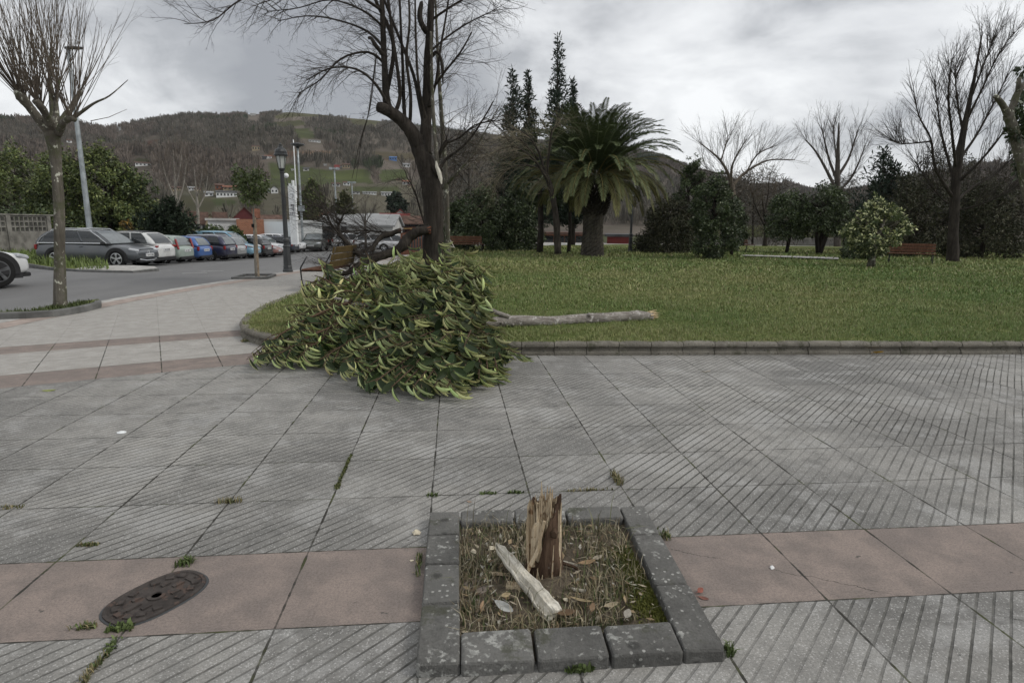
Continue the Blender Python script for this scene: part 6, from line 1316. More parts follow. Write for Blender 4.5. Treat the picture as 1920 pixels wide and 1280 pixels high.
wh2 = block(596, 735, 402.5, 452, 60, 'wall_grey', 'roof_grey', 'grey industrial shed with a low corrugated roof behind the torn limb', 'industrial_shed', rise=1.1, dp=12, cat='warehouse', dr=-.15)
mb = MB()
for x, w_, h_ in ((-2.6, 1.4, 2.0), (-1.0, .5, 2.2), (.6, 1.2, 1.3)): mb.box((x, -.06, h_/2+.1), (w_, .1, h_))
mb.build('window', MAT['glass_dark'], wh2)
block(562, 604, 418, 452, 58, 'wall_white', 'wall_white', 'white annex of the warehouse at the foot of the pylon', 'white_annex', dp=5, wins=0)
block(570, 616, 399, 420, 110, 'roof_orange', 'roof_orange', 'rust red roofed house behind the grey shed', 'village_house', rise=2.4)
block(716, 766, 402, 426, 88, 'brick', 'red_paint', 'red brick house with white window frames left of the yellow flats', 'brick_house', rise=1.4, wins=2, ww=1.0, wh=1.7, win_m='wall_white')
block(733, 768, 394, 406, 102, 'wall_white', 'red_paint', 'white gabled house with red eaves above the brick house', 'village_house', rise=1.3, ridge='y')
block(690, 735, 402, 414, 104, 'wall_white', 'roof_grey', 'row of pale houses with grey roofs left of the brick house', 'village_row', rise=1.0, wins=5)
block(660, 692, 404, 414, 108, 'wall_cream', 'roof_tile', 'cream houses behind the ridge of the grey shed', 'village_row', rise=1.0, wins=3)
block(757, 796, 407, 434, 84, 'wall_yellow', 'roof_tile', 'yellow ochre apartment block with dark balcony bands beside the trunk', 'apartment_block', rise=.8, wins=5, rows=3, ww=1.3, wh=.6)
block(752, 800, 442, 462, 52, 'roof_orange', 'roof_orange', 'low orange wall seen under the torn limb', 'low_wall', dp=.3, over=0, cat='wall')
block(1018, 1098, 440, 468, 60, 'brick', 'roof_tile', 'low orange brick building seen left of the palm trunk', 'low_building', dp=6, wins=4, ww=1, wh=1)
block(1138, 1180, 444, 470, 58, 'red_paint', 'roof_dark', 'low dark red building seen right of the palm trunk', 'low_building', dp=6)
# the white pylon sign with a globe lamp on top
def pylon():
    d = 50; b = D(553, 452, d); b.z = -.1; k = d/F; h = (452-347)*k; root = empty('sign_pylon', b, 'tall white pylon with worn upright lettering and a globe lamp on top', 'pylon', rz=YAW)
    mb = MB(); w = 12*k; mb.box((0, 0, h/2), (w, .35, h)); mb.box((-w*.28, 0, h+.10), (w*.2, .3, .2)); mb.box((w*.22, 0, h+.22), (w*.24, .3, .44)); mb.build('body', MAT['white'], root)
    mb = MB(); r = random.Random(4)
    for x in (-.26, 0, .24):
        for (z0, z1) in ((.46, .60),):
            mb.box((x*w, -.185, h*(z0+z1)/2), (.05, .02, h*.05))
    for z in (.86, .68, .66, .62): mb.box((-.05*w, -.185, h*z), (w*.3, .02, .05)); mb.box((.22*w, -.185, h*(z-.02)), (.05, .02, .28))
    mb.build('lettering', plain('grey_lettering', (.16, .16, .17), .7, .2), root)
    mb = MB(); x0 = -(553-544)*k; mb.tube([(x0+.1, 0, h), (x0, 0, h+.62)], [.03, .03], 6); mb.build('lamp_stem', MAT['metal_black'], root)
    mb = MB(); mb.lathe([(.01, -.2), (.12, -.15), (.19, -.04), (.19, .06), (.12, .16), (.01, .2)], (x0, 0, h+.80), 14); mb.build('globe', MAT['white'], root, smooth=True)
pylon()
# ------------------------------------------------------------ cars
def paint(name, c, metal=.3, rough=.28):
    t = NT(name); d = t.noise(2.5, 5, .6); col = t.mix(t.m('MULTIPLY', t.step(d, .4, .7), .25), c, (.16, .15, .13)); t.b.inputs['Coat Weight'].default_value = .5; t.b.inputs['Coat Roughness'].default_value = .12
    return t.fin(col, t.m('ADD', t.m('MULTIPLY', d, .18), rough-.06), .5, metal)
MAT['rim_dark'] = plain('dark_alloy_rim', (.16, .165, .17), .35, .5, .7); MAT['rim'] = plain('alloy_rim', (.60, .61, .62), .35, .5, .7); MAT['chrome'] = plain('chrome_trim', (.62, .63, .64), .18, .5, .9, var=.05); MAT['trim'] = plain('black_plastic_trim', (.022, .022, .023), .6, .3)
MAT['lamp_red'] = plain('tail_lamp_red', (.22, .012, .010), .2, .5, var=.1); MAT['lamp_clear'] = plain('head_lamp_glass', (.45, .47, .49), .12, .6, var=.1); MAT['plate'] = plain('number_plate', (.62, .63, .64), .5, .4, var=.05); MAT['plate_ink'] = plain('plate_ink', (.03, .03, .03), .6, .3)
MAT['car_glass'] = plain('car_window_glass', (.018, .022, .024), .06, .7, var=.2); MAT['car_glass_light'] = plain('sky_painted_window_glass', (.10, .115, .12), .05, .9, var=.2)  # paler copy of the glass has reflected sky painted into its base colour
LOWER = {   # fraction of length from the rear, bottom z, shoulder z, width factor (z as fractions of the height)
 'suv':   [(0, .27, .50, .80), (.012, .21, .60, .90), (.05, .165, .635, .965), (.2, .145, .645, 1), (.5, .145, .625, 1), (.66, .145, .615, 1), (.73, .145, .605, 1), (.85, .145, .565, .985), (.93, .16, .52, .94), (.98, .19, .46, .84), (1, .25, .40, .74)],
 'hatch': [(0, .26, .50, .82), (.012, .20, .60, .90), (.05, .165, .635, .965), (.2, .14, .645, 1), (.5, .14, .63, 1), (.70, .14, .62, 1), (.76, .14, .60, 1), (.88, .14, .54, .97), (.95, .16, .49, .90), (.985, .19, .44, .80), (1, .25, .38, .70)],
 'van':   [(0, .22, .50, .92), (.01, .17, .56, .96), (.05, .14, .57, .99), (.2, .13, .57, 1), (.5, .13, .57, 1), (.72, .13, .56, 1), (.78, .13, .555, 1), (.89, .14, .50, .97), (.96, .15, .45, .90), (.988, .18, .40, .82), (1, .22, .35, .74)]}
CABIN = {'suv': (.025, .15, .56, .745, .985), 'estate': (.02, .10, .56, .74, .985), 'hatch': (.03, .12, .50, .75, .98), 'van': (.005, .03, .56, .77, .99), 'crossover': (.03, .16, .54, .745, .985)}
def wheel(parent, x, y, r, out, wd=.22, spokes=5, rim_r=.66, rimm='rim'):
    mb = MB(); prof = [(rim_r*r, -wd/2), (.93*r, -wd/2), (r, -wd/2+.03), (r, wd/2-.03), (.93*r, wd/2), (rim_r*r, wd/2)]; N = 28; v = []
    for a, z in prof:
        for k in range(N): th = 2*math.pi*k/N; v.append((x+a*math.cos(th), y+z*out, r+a*math.sin(th)))
    f = [(i*N+k, i*N+(k+1) % N, (i+1)*N+(k+1) % N, (i+1)*N+k) for i in range(5) for k in range(N)]; mb.add(v, f); ty = mb.build('wheel', MAT['rubber'], parent, smooth=False)
    mb = MB(); yo = y+out*(wd/2-.02)
    for a0, a1, dy in ((rim_r*r*1.01, rim_r*r*.9, .015),):
        v = [(x+a*math.cos(2*math.pi*k/N), yo+out*(dy if a == a1 else .012), r+a*math.sin(2*math.pi*k/N)) for a in (a0, a1) for k in range(N)]; mb.add(v, [(k, (k+1) % N, N+(k+1) % N, N+k) for k in range(N)])
    for s_ in range(spokes):
        a = 2*math.pi*s_/spokes+.3; rt_ = Matrix.Rotation(-a, 3, 'Y'); 
        for da in ((-.09, .09) if spokes <= 5 else (0,)):
            rt2 = Matrix.Rotation(-(a+da), 3, 'Y'); mb.box(Vector((x, yo+out*.004, r))+rt2 @ Vector((rim_r*r*.5, 0, 0)), (rim_r*r*.92, .03, .045 if spokes <= 5 else .05), rot=rt2)
    mb.tube([(x, yo-.01, r), (x, yo+out*.03, r)], .055, 12); mb.build('rim', MAT[rimm], ty)
    mb = MB(); v = [(x+rim_r*r*.93*math.cos(2*math.pi*k/N), yo-out*.045, r+rim_r*r*.93*math.sin(2*math.pi*k/N)) for k in range(N)]; mb.add(v, [tuple(range(N))]); mb.build('brake_disc', MAT['trim'], ty)
def car(name, label, kind, cab, dims, body, pos, rz, roof=None, group=None, wr=.32, spokes=5, front=None, tail='block', rails=False, chrome=False, plate_end='rear', glass='car_glass', clad=False, rimm='rim', cat='car'):
    L, Wd, H = dims; root = empty(name, pos, label, cat, group, rz); m = body
    # lower body
    mb = MB(); rings = []
    for f, zb, zs, wf in LOWER[kind]:
        x = -L/2+L*f; w = Wd/2*wf; zb *= H; zs *= H; zm = zb+(zs-zb)*.55
        half = [(w*.80, zb), (w*.95, zb+.05), (w*.995, zb+(zs-zb)*.30), (w, zm), (w*.975, zb+(zs-zb)*.86), (w*.90, zs), (w*.5, zs+.018)]
        ring = [(x, y, z) for y, z in half]+[(x, -y, z) for y, z in half[::-1]]; rings.append(ring)
    mb.loft(rings); bd = mb.build('body', m, root, smooth=True, sub=1)
    # cabin shell
    xr0, xr1, xf1, xf0, hf = CABIN[cab]; xs = [-L/2+L*q for q in (xr0, xr1, xf1, xf0)]; zb = H*(.615 if kind != 'van' else .55); zt = H*hf; wb = Wd/2*.915; wt = Wd/2*(.74 if kind != 'van' else .84)
    bot = [(xs[0], wb*.93), (xs[3], wb*.93)]; 
    S0 = lambda u, v: Vector(((xs[0]+(xs[1]-xs[0])*v**1.35)*(1-u)+(xs[3]+(xs[2]-xs[3])*v**1.12)*u, wb+(wt-wb)*v**1.5, zb+(zt-zb)*(1-(1-v)**1.25)-.05*(2*u-1)**4*v))       # left flank
    nU, nV = 14, 5; mb = MB()
    def bulge(p): return p
    left = [[S0(i/nU, j/nV) for i in range(nU+1)] for j in range(nV+1)]
    rg = []
    for i in range(nU+1):
        col_ = [left[j][i] for j in range(nV+1)]; u = i/nU; crown = .035*math.sin(math.pi*min(1, max(0, u)))
        top = [Vector((col_[-1].x, col_[-1].y*q, col_[-1].z+(crown+.01)*(1-q*q)+.010)) for q in (.85, .5, 0, -.5, -.85)]
        rg.append([tuple(p) for p in col_]+[tuple(p) for p in top]+[(p.x, -p.y, p.z) for p in col_[::-1]])
    mb.loft(rg, closed=True); mb.build('cabin', m, root, smooth=True)
    if roof: # roof of another colour
        mb = MB(); r2 = []
        for i in range(nU+1):
            u = i/nU; p = left[-1][i]; crown = .035*math.sin(math.pi*u)+.022; r2.append([(p.x, p.y*q*1.01, p.z+crown*(1-q*q)+.006) for q in (1, .6, .2, -.2, -.6, -1)])
        mb.loft(r2, closed=False, caps=False); mb.build('roof', roof, root, smooth=True)
    def pane(fn, quad, nm, mt):
        (u0, v0), (u1, v1), (u2, v2), (u3, v3) = quad; K = 5; V = []; c0 = Vector((0, 0, H*.45))
        for j in range(K+1):
            for i in range(K+1):
                a, b = i/K, j/K; u = (u0*(1-a)+u1*a)*(1-b)+(u3*(1-a)+u2*a)*b; v = (v0*(1-a)+v1*a)*(1-b)+(v3*(1-a)+v2*a)*b; e = .01; p = fn(u, v)
                n_ = (fn(u+e, v)-fn(u-e, v)).cross(fn(u, min(1, v+e))-fn(u, v-e)).normalized(); n_ = n_ if n_.dot(p-c0) > 0 else -n_; V.append(p+n_*.016)
        mb = MB(); mb.add(V, [(j*(K+1)+i, j*(K+1)+i+1, (j+1)*(K+1)+i+1, (j+1)*(K+1)+i) for j in range(K) for i in range(K)]); return mb.build(nm, MAT[mt], root, smooth=True)
    SR = lambda u, v: Vector((S0(u, v).x, -S0(u, v).y, S0(u, v).z))
    mid = [.04, .33, .36, .63, .66, .955] if cab in ('suv', 'estate', 'crossover') else ([.05, .50, .54, .94] if cab == 'hatch' else [.30, .60, .64, .955])
    for fn in (S0, SR):
        for a, b in zip(mid[::2], mid[1::2]): pane(fn, [(a+(.05 if a < .1 else 0), .10), (b, .10), (b, .88), (a+(.03 if a < .1 else 0), .88)], 'side_window', 'car_glass')
    Fr = lambda u, v: Vector((S0(1, v).x, S0(1, v).y*(1-2*u)*.93, S0(1, v).z)); Rr_ = lambda u, v: Vector((S0(0, v).x, S0(0, v).y*(1-2*u)*.93, S0(0, v).z))
    pane(Fr, [(.03, .04), (.97, .04), (.95, .94), (.05, .94)], 'windscreen', 'car_glass_light'); pane(Rr_, [(.06, .10), (.94, .10), (.90, .90), (.10, .90)], 'rear_window', glass)
    # wheels, arches, lower trim
    x1, x2 = L*.305, -L*.285; tw = Wd/2-.13
    for x in (x1, x2):
        for sg in (1, -1):
            mb = MB(); N = 20; ra = wr+.055
            v = []
            for a, yy in ((ra, Wd/2+.004), (ra+.045, Wd/2+.004), (ra+.045, Wd/2-.12), (ra, Wd/2-.12)):
                for k in range(N+1): th = R(-12)+R(204)*k/N; v.append((x+a*math.cos(th), sg*yy, wr+a*math.sin(th)))
            f = [(i*(N+1)+k, i*(N+1)+k+1, ((i+1) % 4)*(N+1)+k+1, ((i+1) % 4)*(N+1)+k) for i in range(4) for k in range(N)]
            w0 = len(v); v += [(x+ra*math.cos(R(-12)+R(204)*k/N), sg*(Wd/2+.002), wr+ra*math.sin(R(-12)+R(204)*k/N)) for k in range(N+1)]; f.append(tuple(range(w0, w0+N+1)))
            mb.add(v, f); mb.build('wheel_arch', MAT['trim'] if clad else MAT['trim'], root)
            wheel(root, x, sg*(tw+.03), wr, sg, .23, spokes, .68, rimm)
    mb = MB(); mb.box((0, 0, .17*H), (L*.86, Wd*.97, .09*H)); mb.box((-L*.485, 0, .21*H), (L*.04, Wd*.80, .10*H), bev=.02); mb.box((L*.475, 0, .17*H), (L*.05, Wd*.74, .07*H), bev=.02); mb.build('lower_trim', MAT['trim'], root)
    for sg in (1, -1):
        xm = xs[3]-L*.045; mb = MB(); mb.box((xm, sg*(Wd/2+.05), zb+.05), (.13, .20, .13), bev=.03); mb.build('wing_mirror', m if not chrome else MAT['trim'], root)
        for u in ((.36, .66) if cab != 'hatch' else (.55,)):
            p = S0(u, 0); mb = MB(); mb.box((p.x-.12, sg*(Wd/2*.985), zb-.10), (.16, .03, .03), bev=.006); mb.build('door_handle', m, root)
        # lamps
        mb = MB()
        if tail == 'slim': mb.box((-L*.478, sg*Wd*.33, H*.565), (.10, .52, .10), rz=sg*R(14), bev=.02)
        elif tail == 'tall': mb.box((-L*.468, sg*Wd*.435, H*.70), (.07, .13, .55), rot=Matrix.Rotation(R(14), 3, 'Y'), bev=.02)
        else: mb.box((-L*.474, sg*Wd*.425, H*.53), (.12, .20, .23), rz=sg*R(14), bev=.03)
        mb.build('tail_light', MAT['lamp_red'], root)
        mb = MB(); mb.box((L*.447, sg*Wd*.37, H*.47), (.40, .26, .12), rot=Matrix.Rotation(sg*R(-28), 3, 'Z') @ Matrix.Rotation(R(12), 3, 'Y'), bev=.035); mb.build('headlight', MAT['lamp_clear'], root)
    if rails:
        for sg in (1, -1):
            pth = [S0(u, 1.0) for u in (.03, .12, .5, .92, 1.0)]; mb = MB(); mb.tube([(p.x, sg*(p.y-.03), p.z+(.0 if i in (0, 4) else .06)) for i, p in enumerate(pth)], .022, 6); mb.build('roof_rail', MAT['chrome'], root)
    if chrome:
        for sg in (1, -1):
            lo = [S0(u, .05) for u in (.03, .25, .5, .75, .97)]; hi_ = [S0(u, v) for u, v in ((.97, .05), (.955, .5), (.95, .93), (.5, .97), (.1, .93), (.04, .4), (.03, .05))]
            mb = MB(); mb.tube([(p.x, sg*(p.y+.014), p.z) for p in lo], .024, 5); mb.tube([(p.x, sg*(p.y+.014), p.z) for p in hi_], .022, 5); mb.build('chrome_strip', MAT['chrome'], root)
    xe = -L/2+.0 if plate_end == 'rear' else L/2
    sgn = -1 if plate_end == 'rear' else 1
    pz = H*(.47 if plate_end == 'rear' else .33); px_ = sgn*(L/2-.0)
    mb = MB(); mb.box((px_, 0, pz), (.05, .54, .13)); pl = mb.build('number_plate', MAT['plate'], root)
    mb = MB(); r = random.Random(label)
    for i in range(7): mb.box((px_+sgn*.027, -.18+.06*i+(.02 if i > 3 else 0), pz), (.006, r.choice((.025, .035)), .075))
    mb.build('plate_lettering', MAT['plate_ink'], pl)
    return root
def at_corner(px, d, L, Wd, sgn, rz):
    """root position so that the far rear (or front) corner on the right of the car sits in column px at distance d"""
    p = D(px, 470, d); off = Matrix.Rotation(rz, 3, 'Z') @ Vector((sgn*L/2, 0, 0)); side = Vector(HF)*(Wd/2)
    c = Vector((p.x, p.y, 0))-off-side; c.z = road_z(c.x, c.y); return c
AWAY, TOWARD = math.pi+YAW, YAW
PG = 'cars parked side by side along the road'
LD = dict
C = at_corner(303, 28.3, 4.66, 1.89, 1, TOWARD-.04)
merc = car('parked_car', 'dark grey estate style car with chrome window trim parked nose towards the road', 'suv', 'suv', (4.66, 1.89, 1.64), paint('dark_grey_paint', (.095, .103, .112), .45), C, TOWARD-.04, wr=.385, spokes=5, rails=True, chrome=True, plate_end='front', group=PG)
def merc_front(root):
    L, Wd, H = 4.66, 1.89, 1.64; xg = L/2-.02
    mb = MB(); v = [(xg-.03, -.50, .62), (xg+.0, -.36, .47), (xg+.0, .36, .47), (xg-.03, .50, .62), (xg-.10, .46, .80), (xg-.10, -.46, .80)]; mb.add(v+[(a-.05, b, c) for a, b, c in v], [tuple(range(6))]+[(i, (i+1) % 6, 6+(i+1) % 6, 6+i) for i in range(6)]); gr = mb.build('grille', MAT['trim'], root)
    mb = MB(); 
    for z, w in ((.59, .45), (.70, .46)): mb.box((xg-.02-(z-.55)*.25, 0, z), (.04, w*2, .035), bev=.008)
    mb.build('grille_bar', MAT['chrome'], gr)
    mb = MB(); N = 24; c = Vector((xg+.02, 0, .64)); 
    mb.tube([c+Vector((0, .12*math.cos(2*math.pi*k/N), .12*math.sin(2*math.pi*k/N))) for k in range(N+1)], .013, 6, cap=False)
    for k in range(3): a = R(90+120*k); mb.tube([c, c+Vector((0, .115*math.cos(a), .115*math.sin(a)))], [.018, .006], 5)
    mb.build('emblem', MAT['chrome'], gr)
    mb = MB(); mb.tube([(xg-.18, -.72, .44), (xg-.06, -.55, .36), (xg+.01, -.30, .31), (xg+.01, .30, .31), (xg-.06, .55, .36), (xg-.18, .72, .44)], .035, 6); mb.build('bumper_trim', MAT['chrome'], root)
merc_front(merc)
car('parked_car', 'white hatchback with black roof and slim red tail lights beside the dark grey car', 'suv', 'crossover', (4.38, 1.81, 1.60), paint('pearl_white_paint', (.62, .63, .62), .05), at_corner(333, 30.2, 4.38, 1.81, -1, AWAY), AWAY, roof=MAT['trim'], wr=.35, tail='slim', clad=True, group=PG)
car('parked_car', 'pale green small hatchback with tall red lamps beside its rear window', 'hatch', 'hatch', (3.82, 1.65, 1.44), paint('pale_green_paint', (.30, .36, .32), .15), at_corner(367, 32.6, 3.82, 1.65, -1, AWAY), AWAY, wr=.30, tail='tall', spokes=7, glass='car_glass_light', group=PG)
car('parked_car', 'bright blue small hatchback parked right of the pale green one', 'hatch', 'hatch', (3.75, 1.64, 1.42), paint('bright_blue_paint', (.05, .13, .36), .3), at_corner(401, 35.2, 3.75, 1.64, -1, AWAY), AWAY, wr=.30, spokes=6, glass='car_glass_light', group=PG)
car('parked_car', 'dark navy estate car with roof rails parked right of the bright blue hatchback', 'hatch', 'estate', (4.40, 1.71, 1.51), paint('navy_paint', (.024, .027, .062), .3), at_corner(448, 37.6, 4.40, 1.71, -1, AWAY), AWAY, wr=.31, spokes=7, rails=True, glass='car_glass_light', group=PG)
car('parked_car', 'silver small car showing its rear between the navy estate and the light blue van', 'hatch', 'hatch', (3.85, 1.64, 1.45), paint('silver_paint', (.40, .41, .41), .5), at_corner(465, 39.9, 3.85, 1.64, -1, AWAY), AWAY, wr=.30, spokes=7, glass='car_glass_light', group=PG)
car('parked_van', 'light blue small van with high roof in the row of parked cars', 'van', 'van', (4.15, 1.70, 1.84), paint('light_blue_paint', (.19, .35, .46), .1), at_corner(493, 42.6, 4.15, 1.70, 1, TOWARD), TOWARD, wr=.31, spokes=7, plate_end='front', cat='van', group=PG)
car('parked_car', 'black hatchback showing its rear right of the light blue van', 'hatch', 'hatch', (4.0, 1.70, 1.46), paint('black_paint_car', (.022, .024, .026), .3), at_corner(514, 45.0, 4.0, 1.7, -1, AWAY), AWAY, wr=.31, group=PG)
car('parked_car', 'faded red saloon facing the road, just left of the lamp post base', 'hatch', 'hatch', (4.5, 1.74, 1.48), paint('faded_red_paint', (.24, .12, .105), .1), at_corner(533, 47.4, 4.5, 1.74, 1, TOWARD), TOWARD, wr=.31, plate_end='front', group=PG)
car('parked_car', 'white car whose roof shows behind the faded red saloon', 'suv', 'suv', (4.4, 1.78, 1.60), paint('white_paint_car', (.60, .61, .62), .0), at_corner(546, 50, 4.4, 1.78, 1, TOWARD), TOWARD, wr=.33, plate_end='front', group=PG)
car('parked_car', 'dark blue saloon with red tail lights right of the lamp post', 'hatch', 'hatch', (4.3, 1.72, 1.45), paint('dark_blue_grey_paint', (.035, .042, .062), .3), at_corner(563, 52.6, 4.3, 1.72, -1, AWAY), AWAY, wr=.31, group=PG)
car('parked_car', 'white crossover facing the road right of the dark blue saloon', 'suv', 'suv', (4.3, 1.8, 1.60), paint('white_paint_two', (.62, .63, .64), .0), at_corner(577, 55, 4.3, 1.8, 1, TOWARD), TOWARD, wr=.34, plate_end='front', group=PG)
car('parked_car', 'grey car facing the viewer in front of the white warehouse annex', 'suv', 'suv', (4.4, 1.8, 1.62), paint('grey_paint_car', (.10, .11, .105), .3), Vector((*D(592, 470, 57).to_2d(), -.9)), YAW-1.45, wr=.34, plate_end='front')
for px, d, rz, lab in ((664, 58, .3, 'white car glimpsed through the twigs of the torn limb, left one'), (706, 56, .2, 'white car glimpsed through the twigs of the torn limb, middle one'), (746, 54, .15, 'white car glimpsed under the torn limb, nearest to the dark trunk')):
    car('parked_car', lab, 'hatch', 'hatch', (4.1, 1.7, 1.48), paint('white_paint_far', (.58, .59, .60), .0), Vector((*D(px, 470, d).to_2d(), -.75)), YAW+rz, wr=.31, plate_end='front', group='white cars beyond the torn limb')
p = D(-9, 500, 15.3); r0 = TOWARD+R(66); off = Matrix.Rotation(r0, 3, 'Z') @ Vector((4.4*.305, -1.82/2+.10, 0)); c = Vector((p.x, p.y, 0))-off; c.z = -.04
car('parked_car', 'white crossover with a dark spoked wheel cut off by the left edge of the view', 'suv', 'suv', (4.4, 1.82, 1.58), paint('white_paint_near', (.60, .61, .61), .0), c, r0, wr=.40, plate_end='front', clad=True, rimm='rim_dark')

# ------------------------------------------------------------ lamps and masts
MAT['lantern_glass'] = plain('opal_lantern_glass', (.50, .52, .50), .3, .5, var=.06)
def lantern_post(px, py, d, k, label, z=None):
    b = D(px, py, d); b.z = 0 if z is None else z; root = empty('street_lamp', b, label, 'street lamp')
    mb = MB(); sc = lambda pr: [(r*k, z_*k) for r, z_ in pr]
    mb.lathe(sc([(9, 0), (9, 4), (8, 5), (7.6, 9), (8, 10), (7.2, 12), (6.6, 30), (6.0, 44), (6.0, 46)]), sides=8); mb.build('base', MAT['iron_grey'], root)
    mb = MB(); mb.lathe(sc([(6.3, 46), (6.6, 48), (5, 50), (5, 55), (6.1, 57), (6.1, 60), (4.2, 63), (4.0, 90), (3.5, 178), (4.4, 179), (4.4, 181), (3, 182)]), sides=14); mb.build('column', MAT['iron_grey'], root, smooth=False)
    mb = MB(); mb.lathe(sc([(2.5, 181), (5.4, 184.5), (5.4, 187)]), sides=6)
    for i in range(6):
        a = 2*math.pi*(i+.5)/6; mb.tube([Vector((5.5*k*math.cos(a), 5.5*k*math.sin(a), 186*k)), Vector((9.2*k*math.cos(a), 9.2*k*math.sin(a), 209*k))], .55*k, 4)
    mb.build('lantern_frame', MAT['metal_black'], root)
    mb = MB(); mb.lathe(sc([(4.9, 186.5), (8.6, 208.5)]), sides=6); mb.build('lantern_glass', MAT['lantern_glass'], root)
    mb = MB(); mb.lathe(sc([(9.6, 208), (12.4, 209), (12.4, 211), (10.8, 212.5), (10.6, 216), (9, 219.5), (6, 222), (4.2, 223), (3.6, 225), (2.6, 226), (2.8, 228), (1.0, 230), (.2, 232)]), sides=12); mb.build('lantern_cap', MAT['metal_black'], root, smooth=False)
    return root
LB = G(540, 510, 0); lantern_post(540, 510, (LB-CAM).dot(HF), (LB-CAM).dot(HF)/F, 'black iron lamp post with a classic glass lantern beside the road')
lantern_post(1181, 482, 37, .0175, 'dark lamp post half hidden by fronds right of the palm trunk', .12)
def mast(name, px0, py0, px1, py1, d, r0, r1, label, m='steel', head=None, z=None, cat='street lamp'):
    b = D(px0, py0, d); t = D(px1, py1, d); b.z = b.z if z is None else z; root = empty(name, b, label, cat); h = t.z-b.z
    mb = MB(); n = 6; mb.tube([(0, 0, h*i/n) for i in range(n+1)], [r0+(r1-r0)*i/n for i in range(n+1)], 10); mb.build('pole', MAT[m], root, smooth=True)
    if head == 'road':
        mb = MB(); v = HR; mb.loft([[tuple(v*x+Vector(HF)*y*w+Vector((0, 0, h+z_))) for y, z_ in ((-1, -.05), (1, -.05), (1, .04), (-1, .04))] for x, w in ((-.14, .04), (.1, .10), (.45, .12), (.68, .03))]); mb.tube([Vector((0, 0, h-.15)), Vector((0, 0, h))], .06, 8); mb.build('lamp_head', MAT['metal_black'], root)
    if head == 'cap':
        mb = MB(); mb.lathe([(.12, 0), (.16, .12), (.62, .30), (.55, .40), (.1, .48)], (0, 0, h-.1), 14); mb.build('lamp_head', MAT['metal_black'], root)
        mb = MB(); mb.box((.06, -.1, h*.42), (.5, .3, .5)); mb.build('control_box', MAT['steel'], root)
    if head == 'flood':
        mb = MB(); mb.box((0, 0, h), (1.4, .3, .18)); mb.box((-.45, -.25, h-.02), (.35, .25, .3)); mb.box((.45, -.25, h-.02), (.35, .25, .3)); mb.build('flood_light', MAT['steel'], root)
    return root
mast('street_lamp', 173, 470, 134.5, 90, 29.5, .14, .075, 'tall pale steel street lamp with a dark flat head behind the pollarded tree', head='road', z=-.3)
mast('street_lamp', 568, 455, 557, 276, 56, .12, .075, 'tall steel lamp mast with a dark round cap beside the white pylon', head='cap', z=-.9)
mast('floodlight_mast', 632, 430, 627, 316, 85, .13, .09, 'thin steel floodlight mast between the two green trees', head='flood', z=-.6, cat='floodlight')
mast('floodlight_mast', 663, 430, 658, 342, 105, .12, .08, 'thin pale mast right of the steel floodlight mast', head='flood', z=-.6, cat='floodlight')
mast('flag_pole', 560, 440, 550, 262, 75, .10, .05, 'slim white pole reaching above the steel lamp mast', 'white', z=-.6, cat='pole')

# ------------------------------------------------------------ benches
MAT['bench_wood'] = bark('varnished_bench_wood', (.075, .052, .022), (.115, .080, .036), 5, bstr=.2); MAT['bench_red'] = bark('red_brown_bench_wood', (.105, .052, .034), (.155, .082, .052), 5, bstr=.2)
def near_bench():
    b = G(567, 547, 0); root = empty('park_bench', b, 'wooden bench with a brown slatted back seen from behind, left of the fallen crown', 'bench')
    fr = -Vector(HR); ax = (Vector(HF)*1.0+HR*.06).normalized(); P = lambda f, a, z: -fr*f+ax*a+Vector((0, 0, z))         # f: from front edge to the back
    rotm = lambda tilt: Matrix((tuple(-fr), tuple(ax), (0, 0, 1))).transposed() @ Matrix.Rotation(tilt, 3, 'Y')
    mb = MB()
    for i in range(3): mb.box(P(.10+.21*i, .9, .53), (.19, 1.80, .04), rot=rotm(0), bev=.006)
    mb.build('seat', MAT['bench_red'], root)
    mb = MB(); tl = R(16)
    for i in range(3): z = .66+.17*i; mb.box(P(.66+(z-.55)*.29, .9, z), (.035, 1.80, .155), rot=rotm(tl), bev=.006)
    mb.build('backrest', MAT['bench_wood'], root)
    for a in (.08, 1.72):
        mb = MB(); mb.tube([P(0.02, a, 0), P(-.03, a, .25), P(-.05, a, .54), P(-.03, a, .60), P(.12, a, .84)], .018, 8); mb.tube([P(-.04, a, .50), P(.62, a, .50), P(.70, a, .70), P(.82, a, 1.08)], .020, 8); mb.tube([P(.60, a, .50), P(.64, a, .25), P(.70, a, 0)], .018, 8); mb.build('side_frame', MAT['metal_black'], root, smooth=True)
near_bench()
def far_bench(px, py, d, label, rz=0.0, wpx=None, z=.15, tone='bench_red'):
    b = D(px, py, d); b.z = z; root = empty('park_bench', b, label, 'bench', rz=YAW+rz); L = 1.8
    mb = MB()
    for i in range(3): mb.box((0, -.12-.15*i, .43), (L, .125, .04), bev=.006)
    mb.build('seat', MAT[tone], root); mb = MB()
    for i in range(3): mb.box((0, .02+.03*i, .54+.13*i), (L, .035, .11), bev=.006)
    mb.build('backrest', MAT[tone], root)
    for x in (-.8, .8): mb = MB(); mb.tube([(x, -.42, 0), (x, -.44, .42), (x, 0, .42), (x, .10, .86)], .02, 6); mb.tube([(x, 0, .42), (x, .06, 0)], .02, 6); mb.build('side_frame', MAT['metal_black'], root)
far_bench(874, 474, 34, 'reddish wooden bench on the lawn in front of the dark evergreens, left of the palm', .25)
far_bench(1705, 492, 27, 'reddish wooden bench beside the light tipped shrub in front of the thicket', -.5)
far_bench(1392, 478, 38, 'small orange brown bench between the camellia and the rounded evergreens', .9)
far_bench(1310, 480, 31, 'wooden bench half hidden by the foot of the blossoming camellia', 1.3)

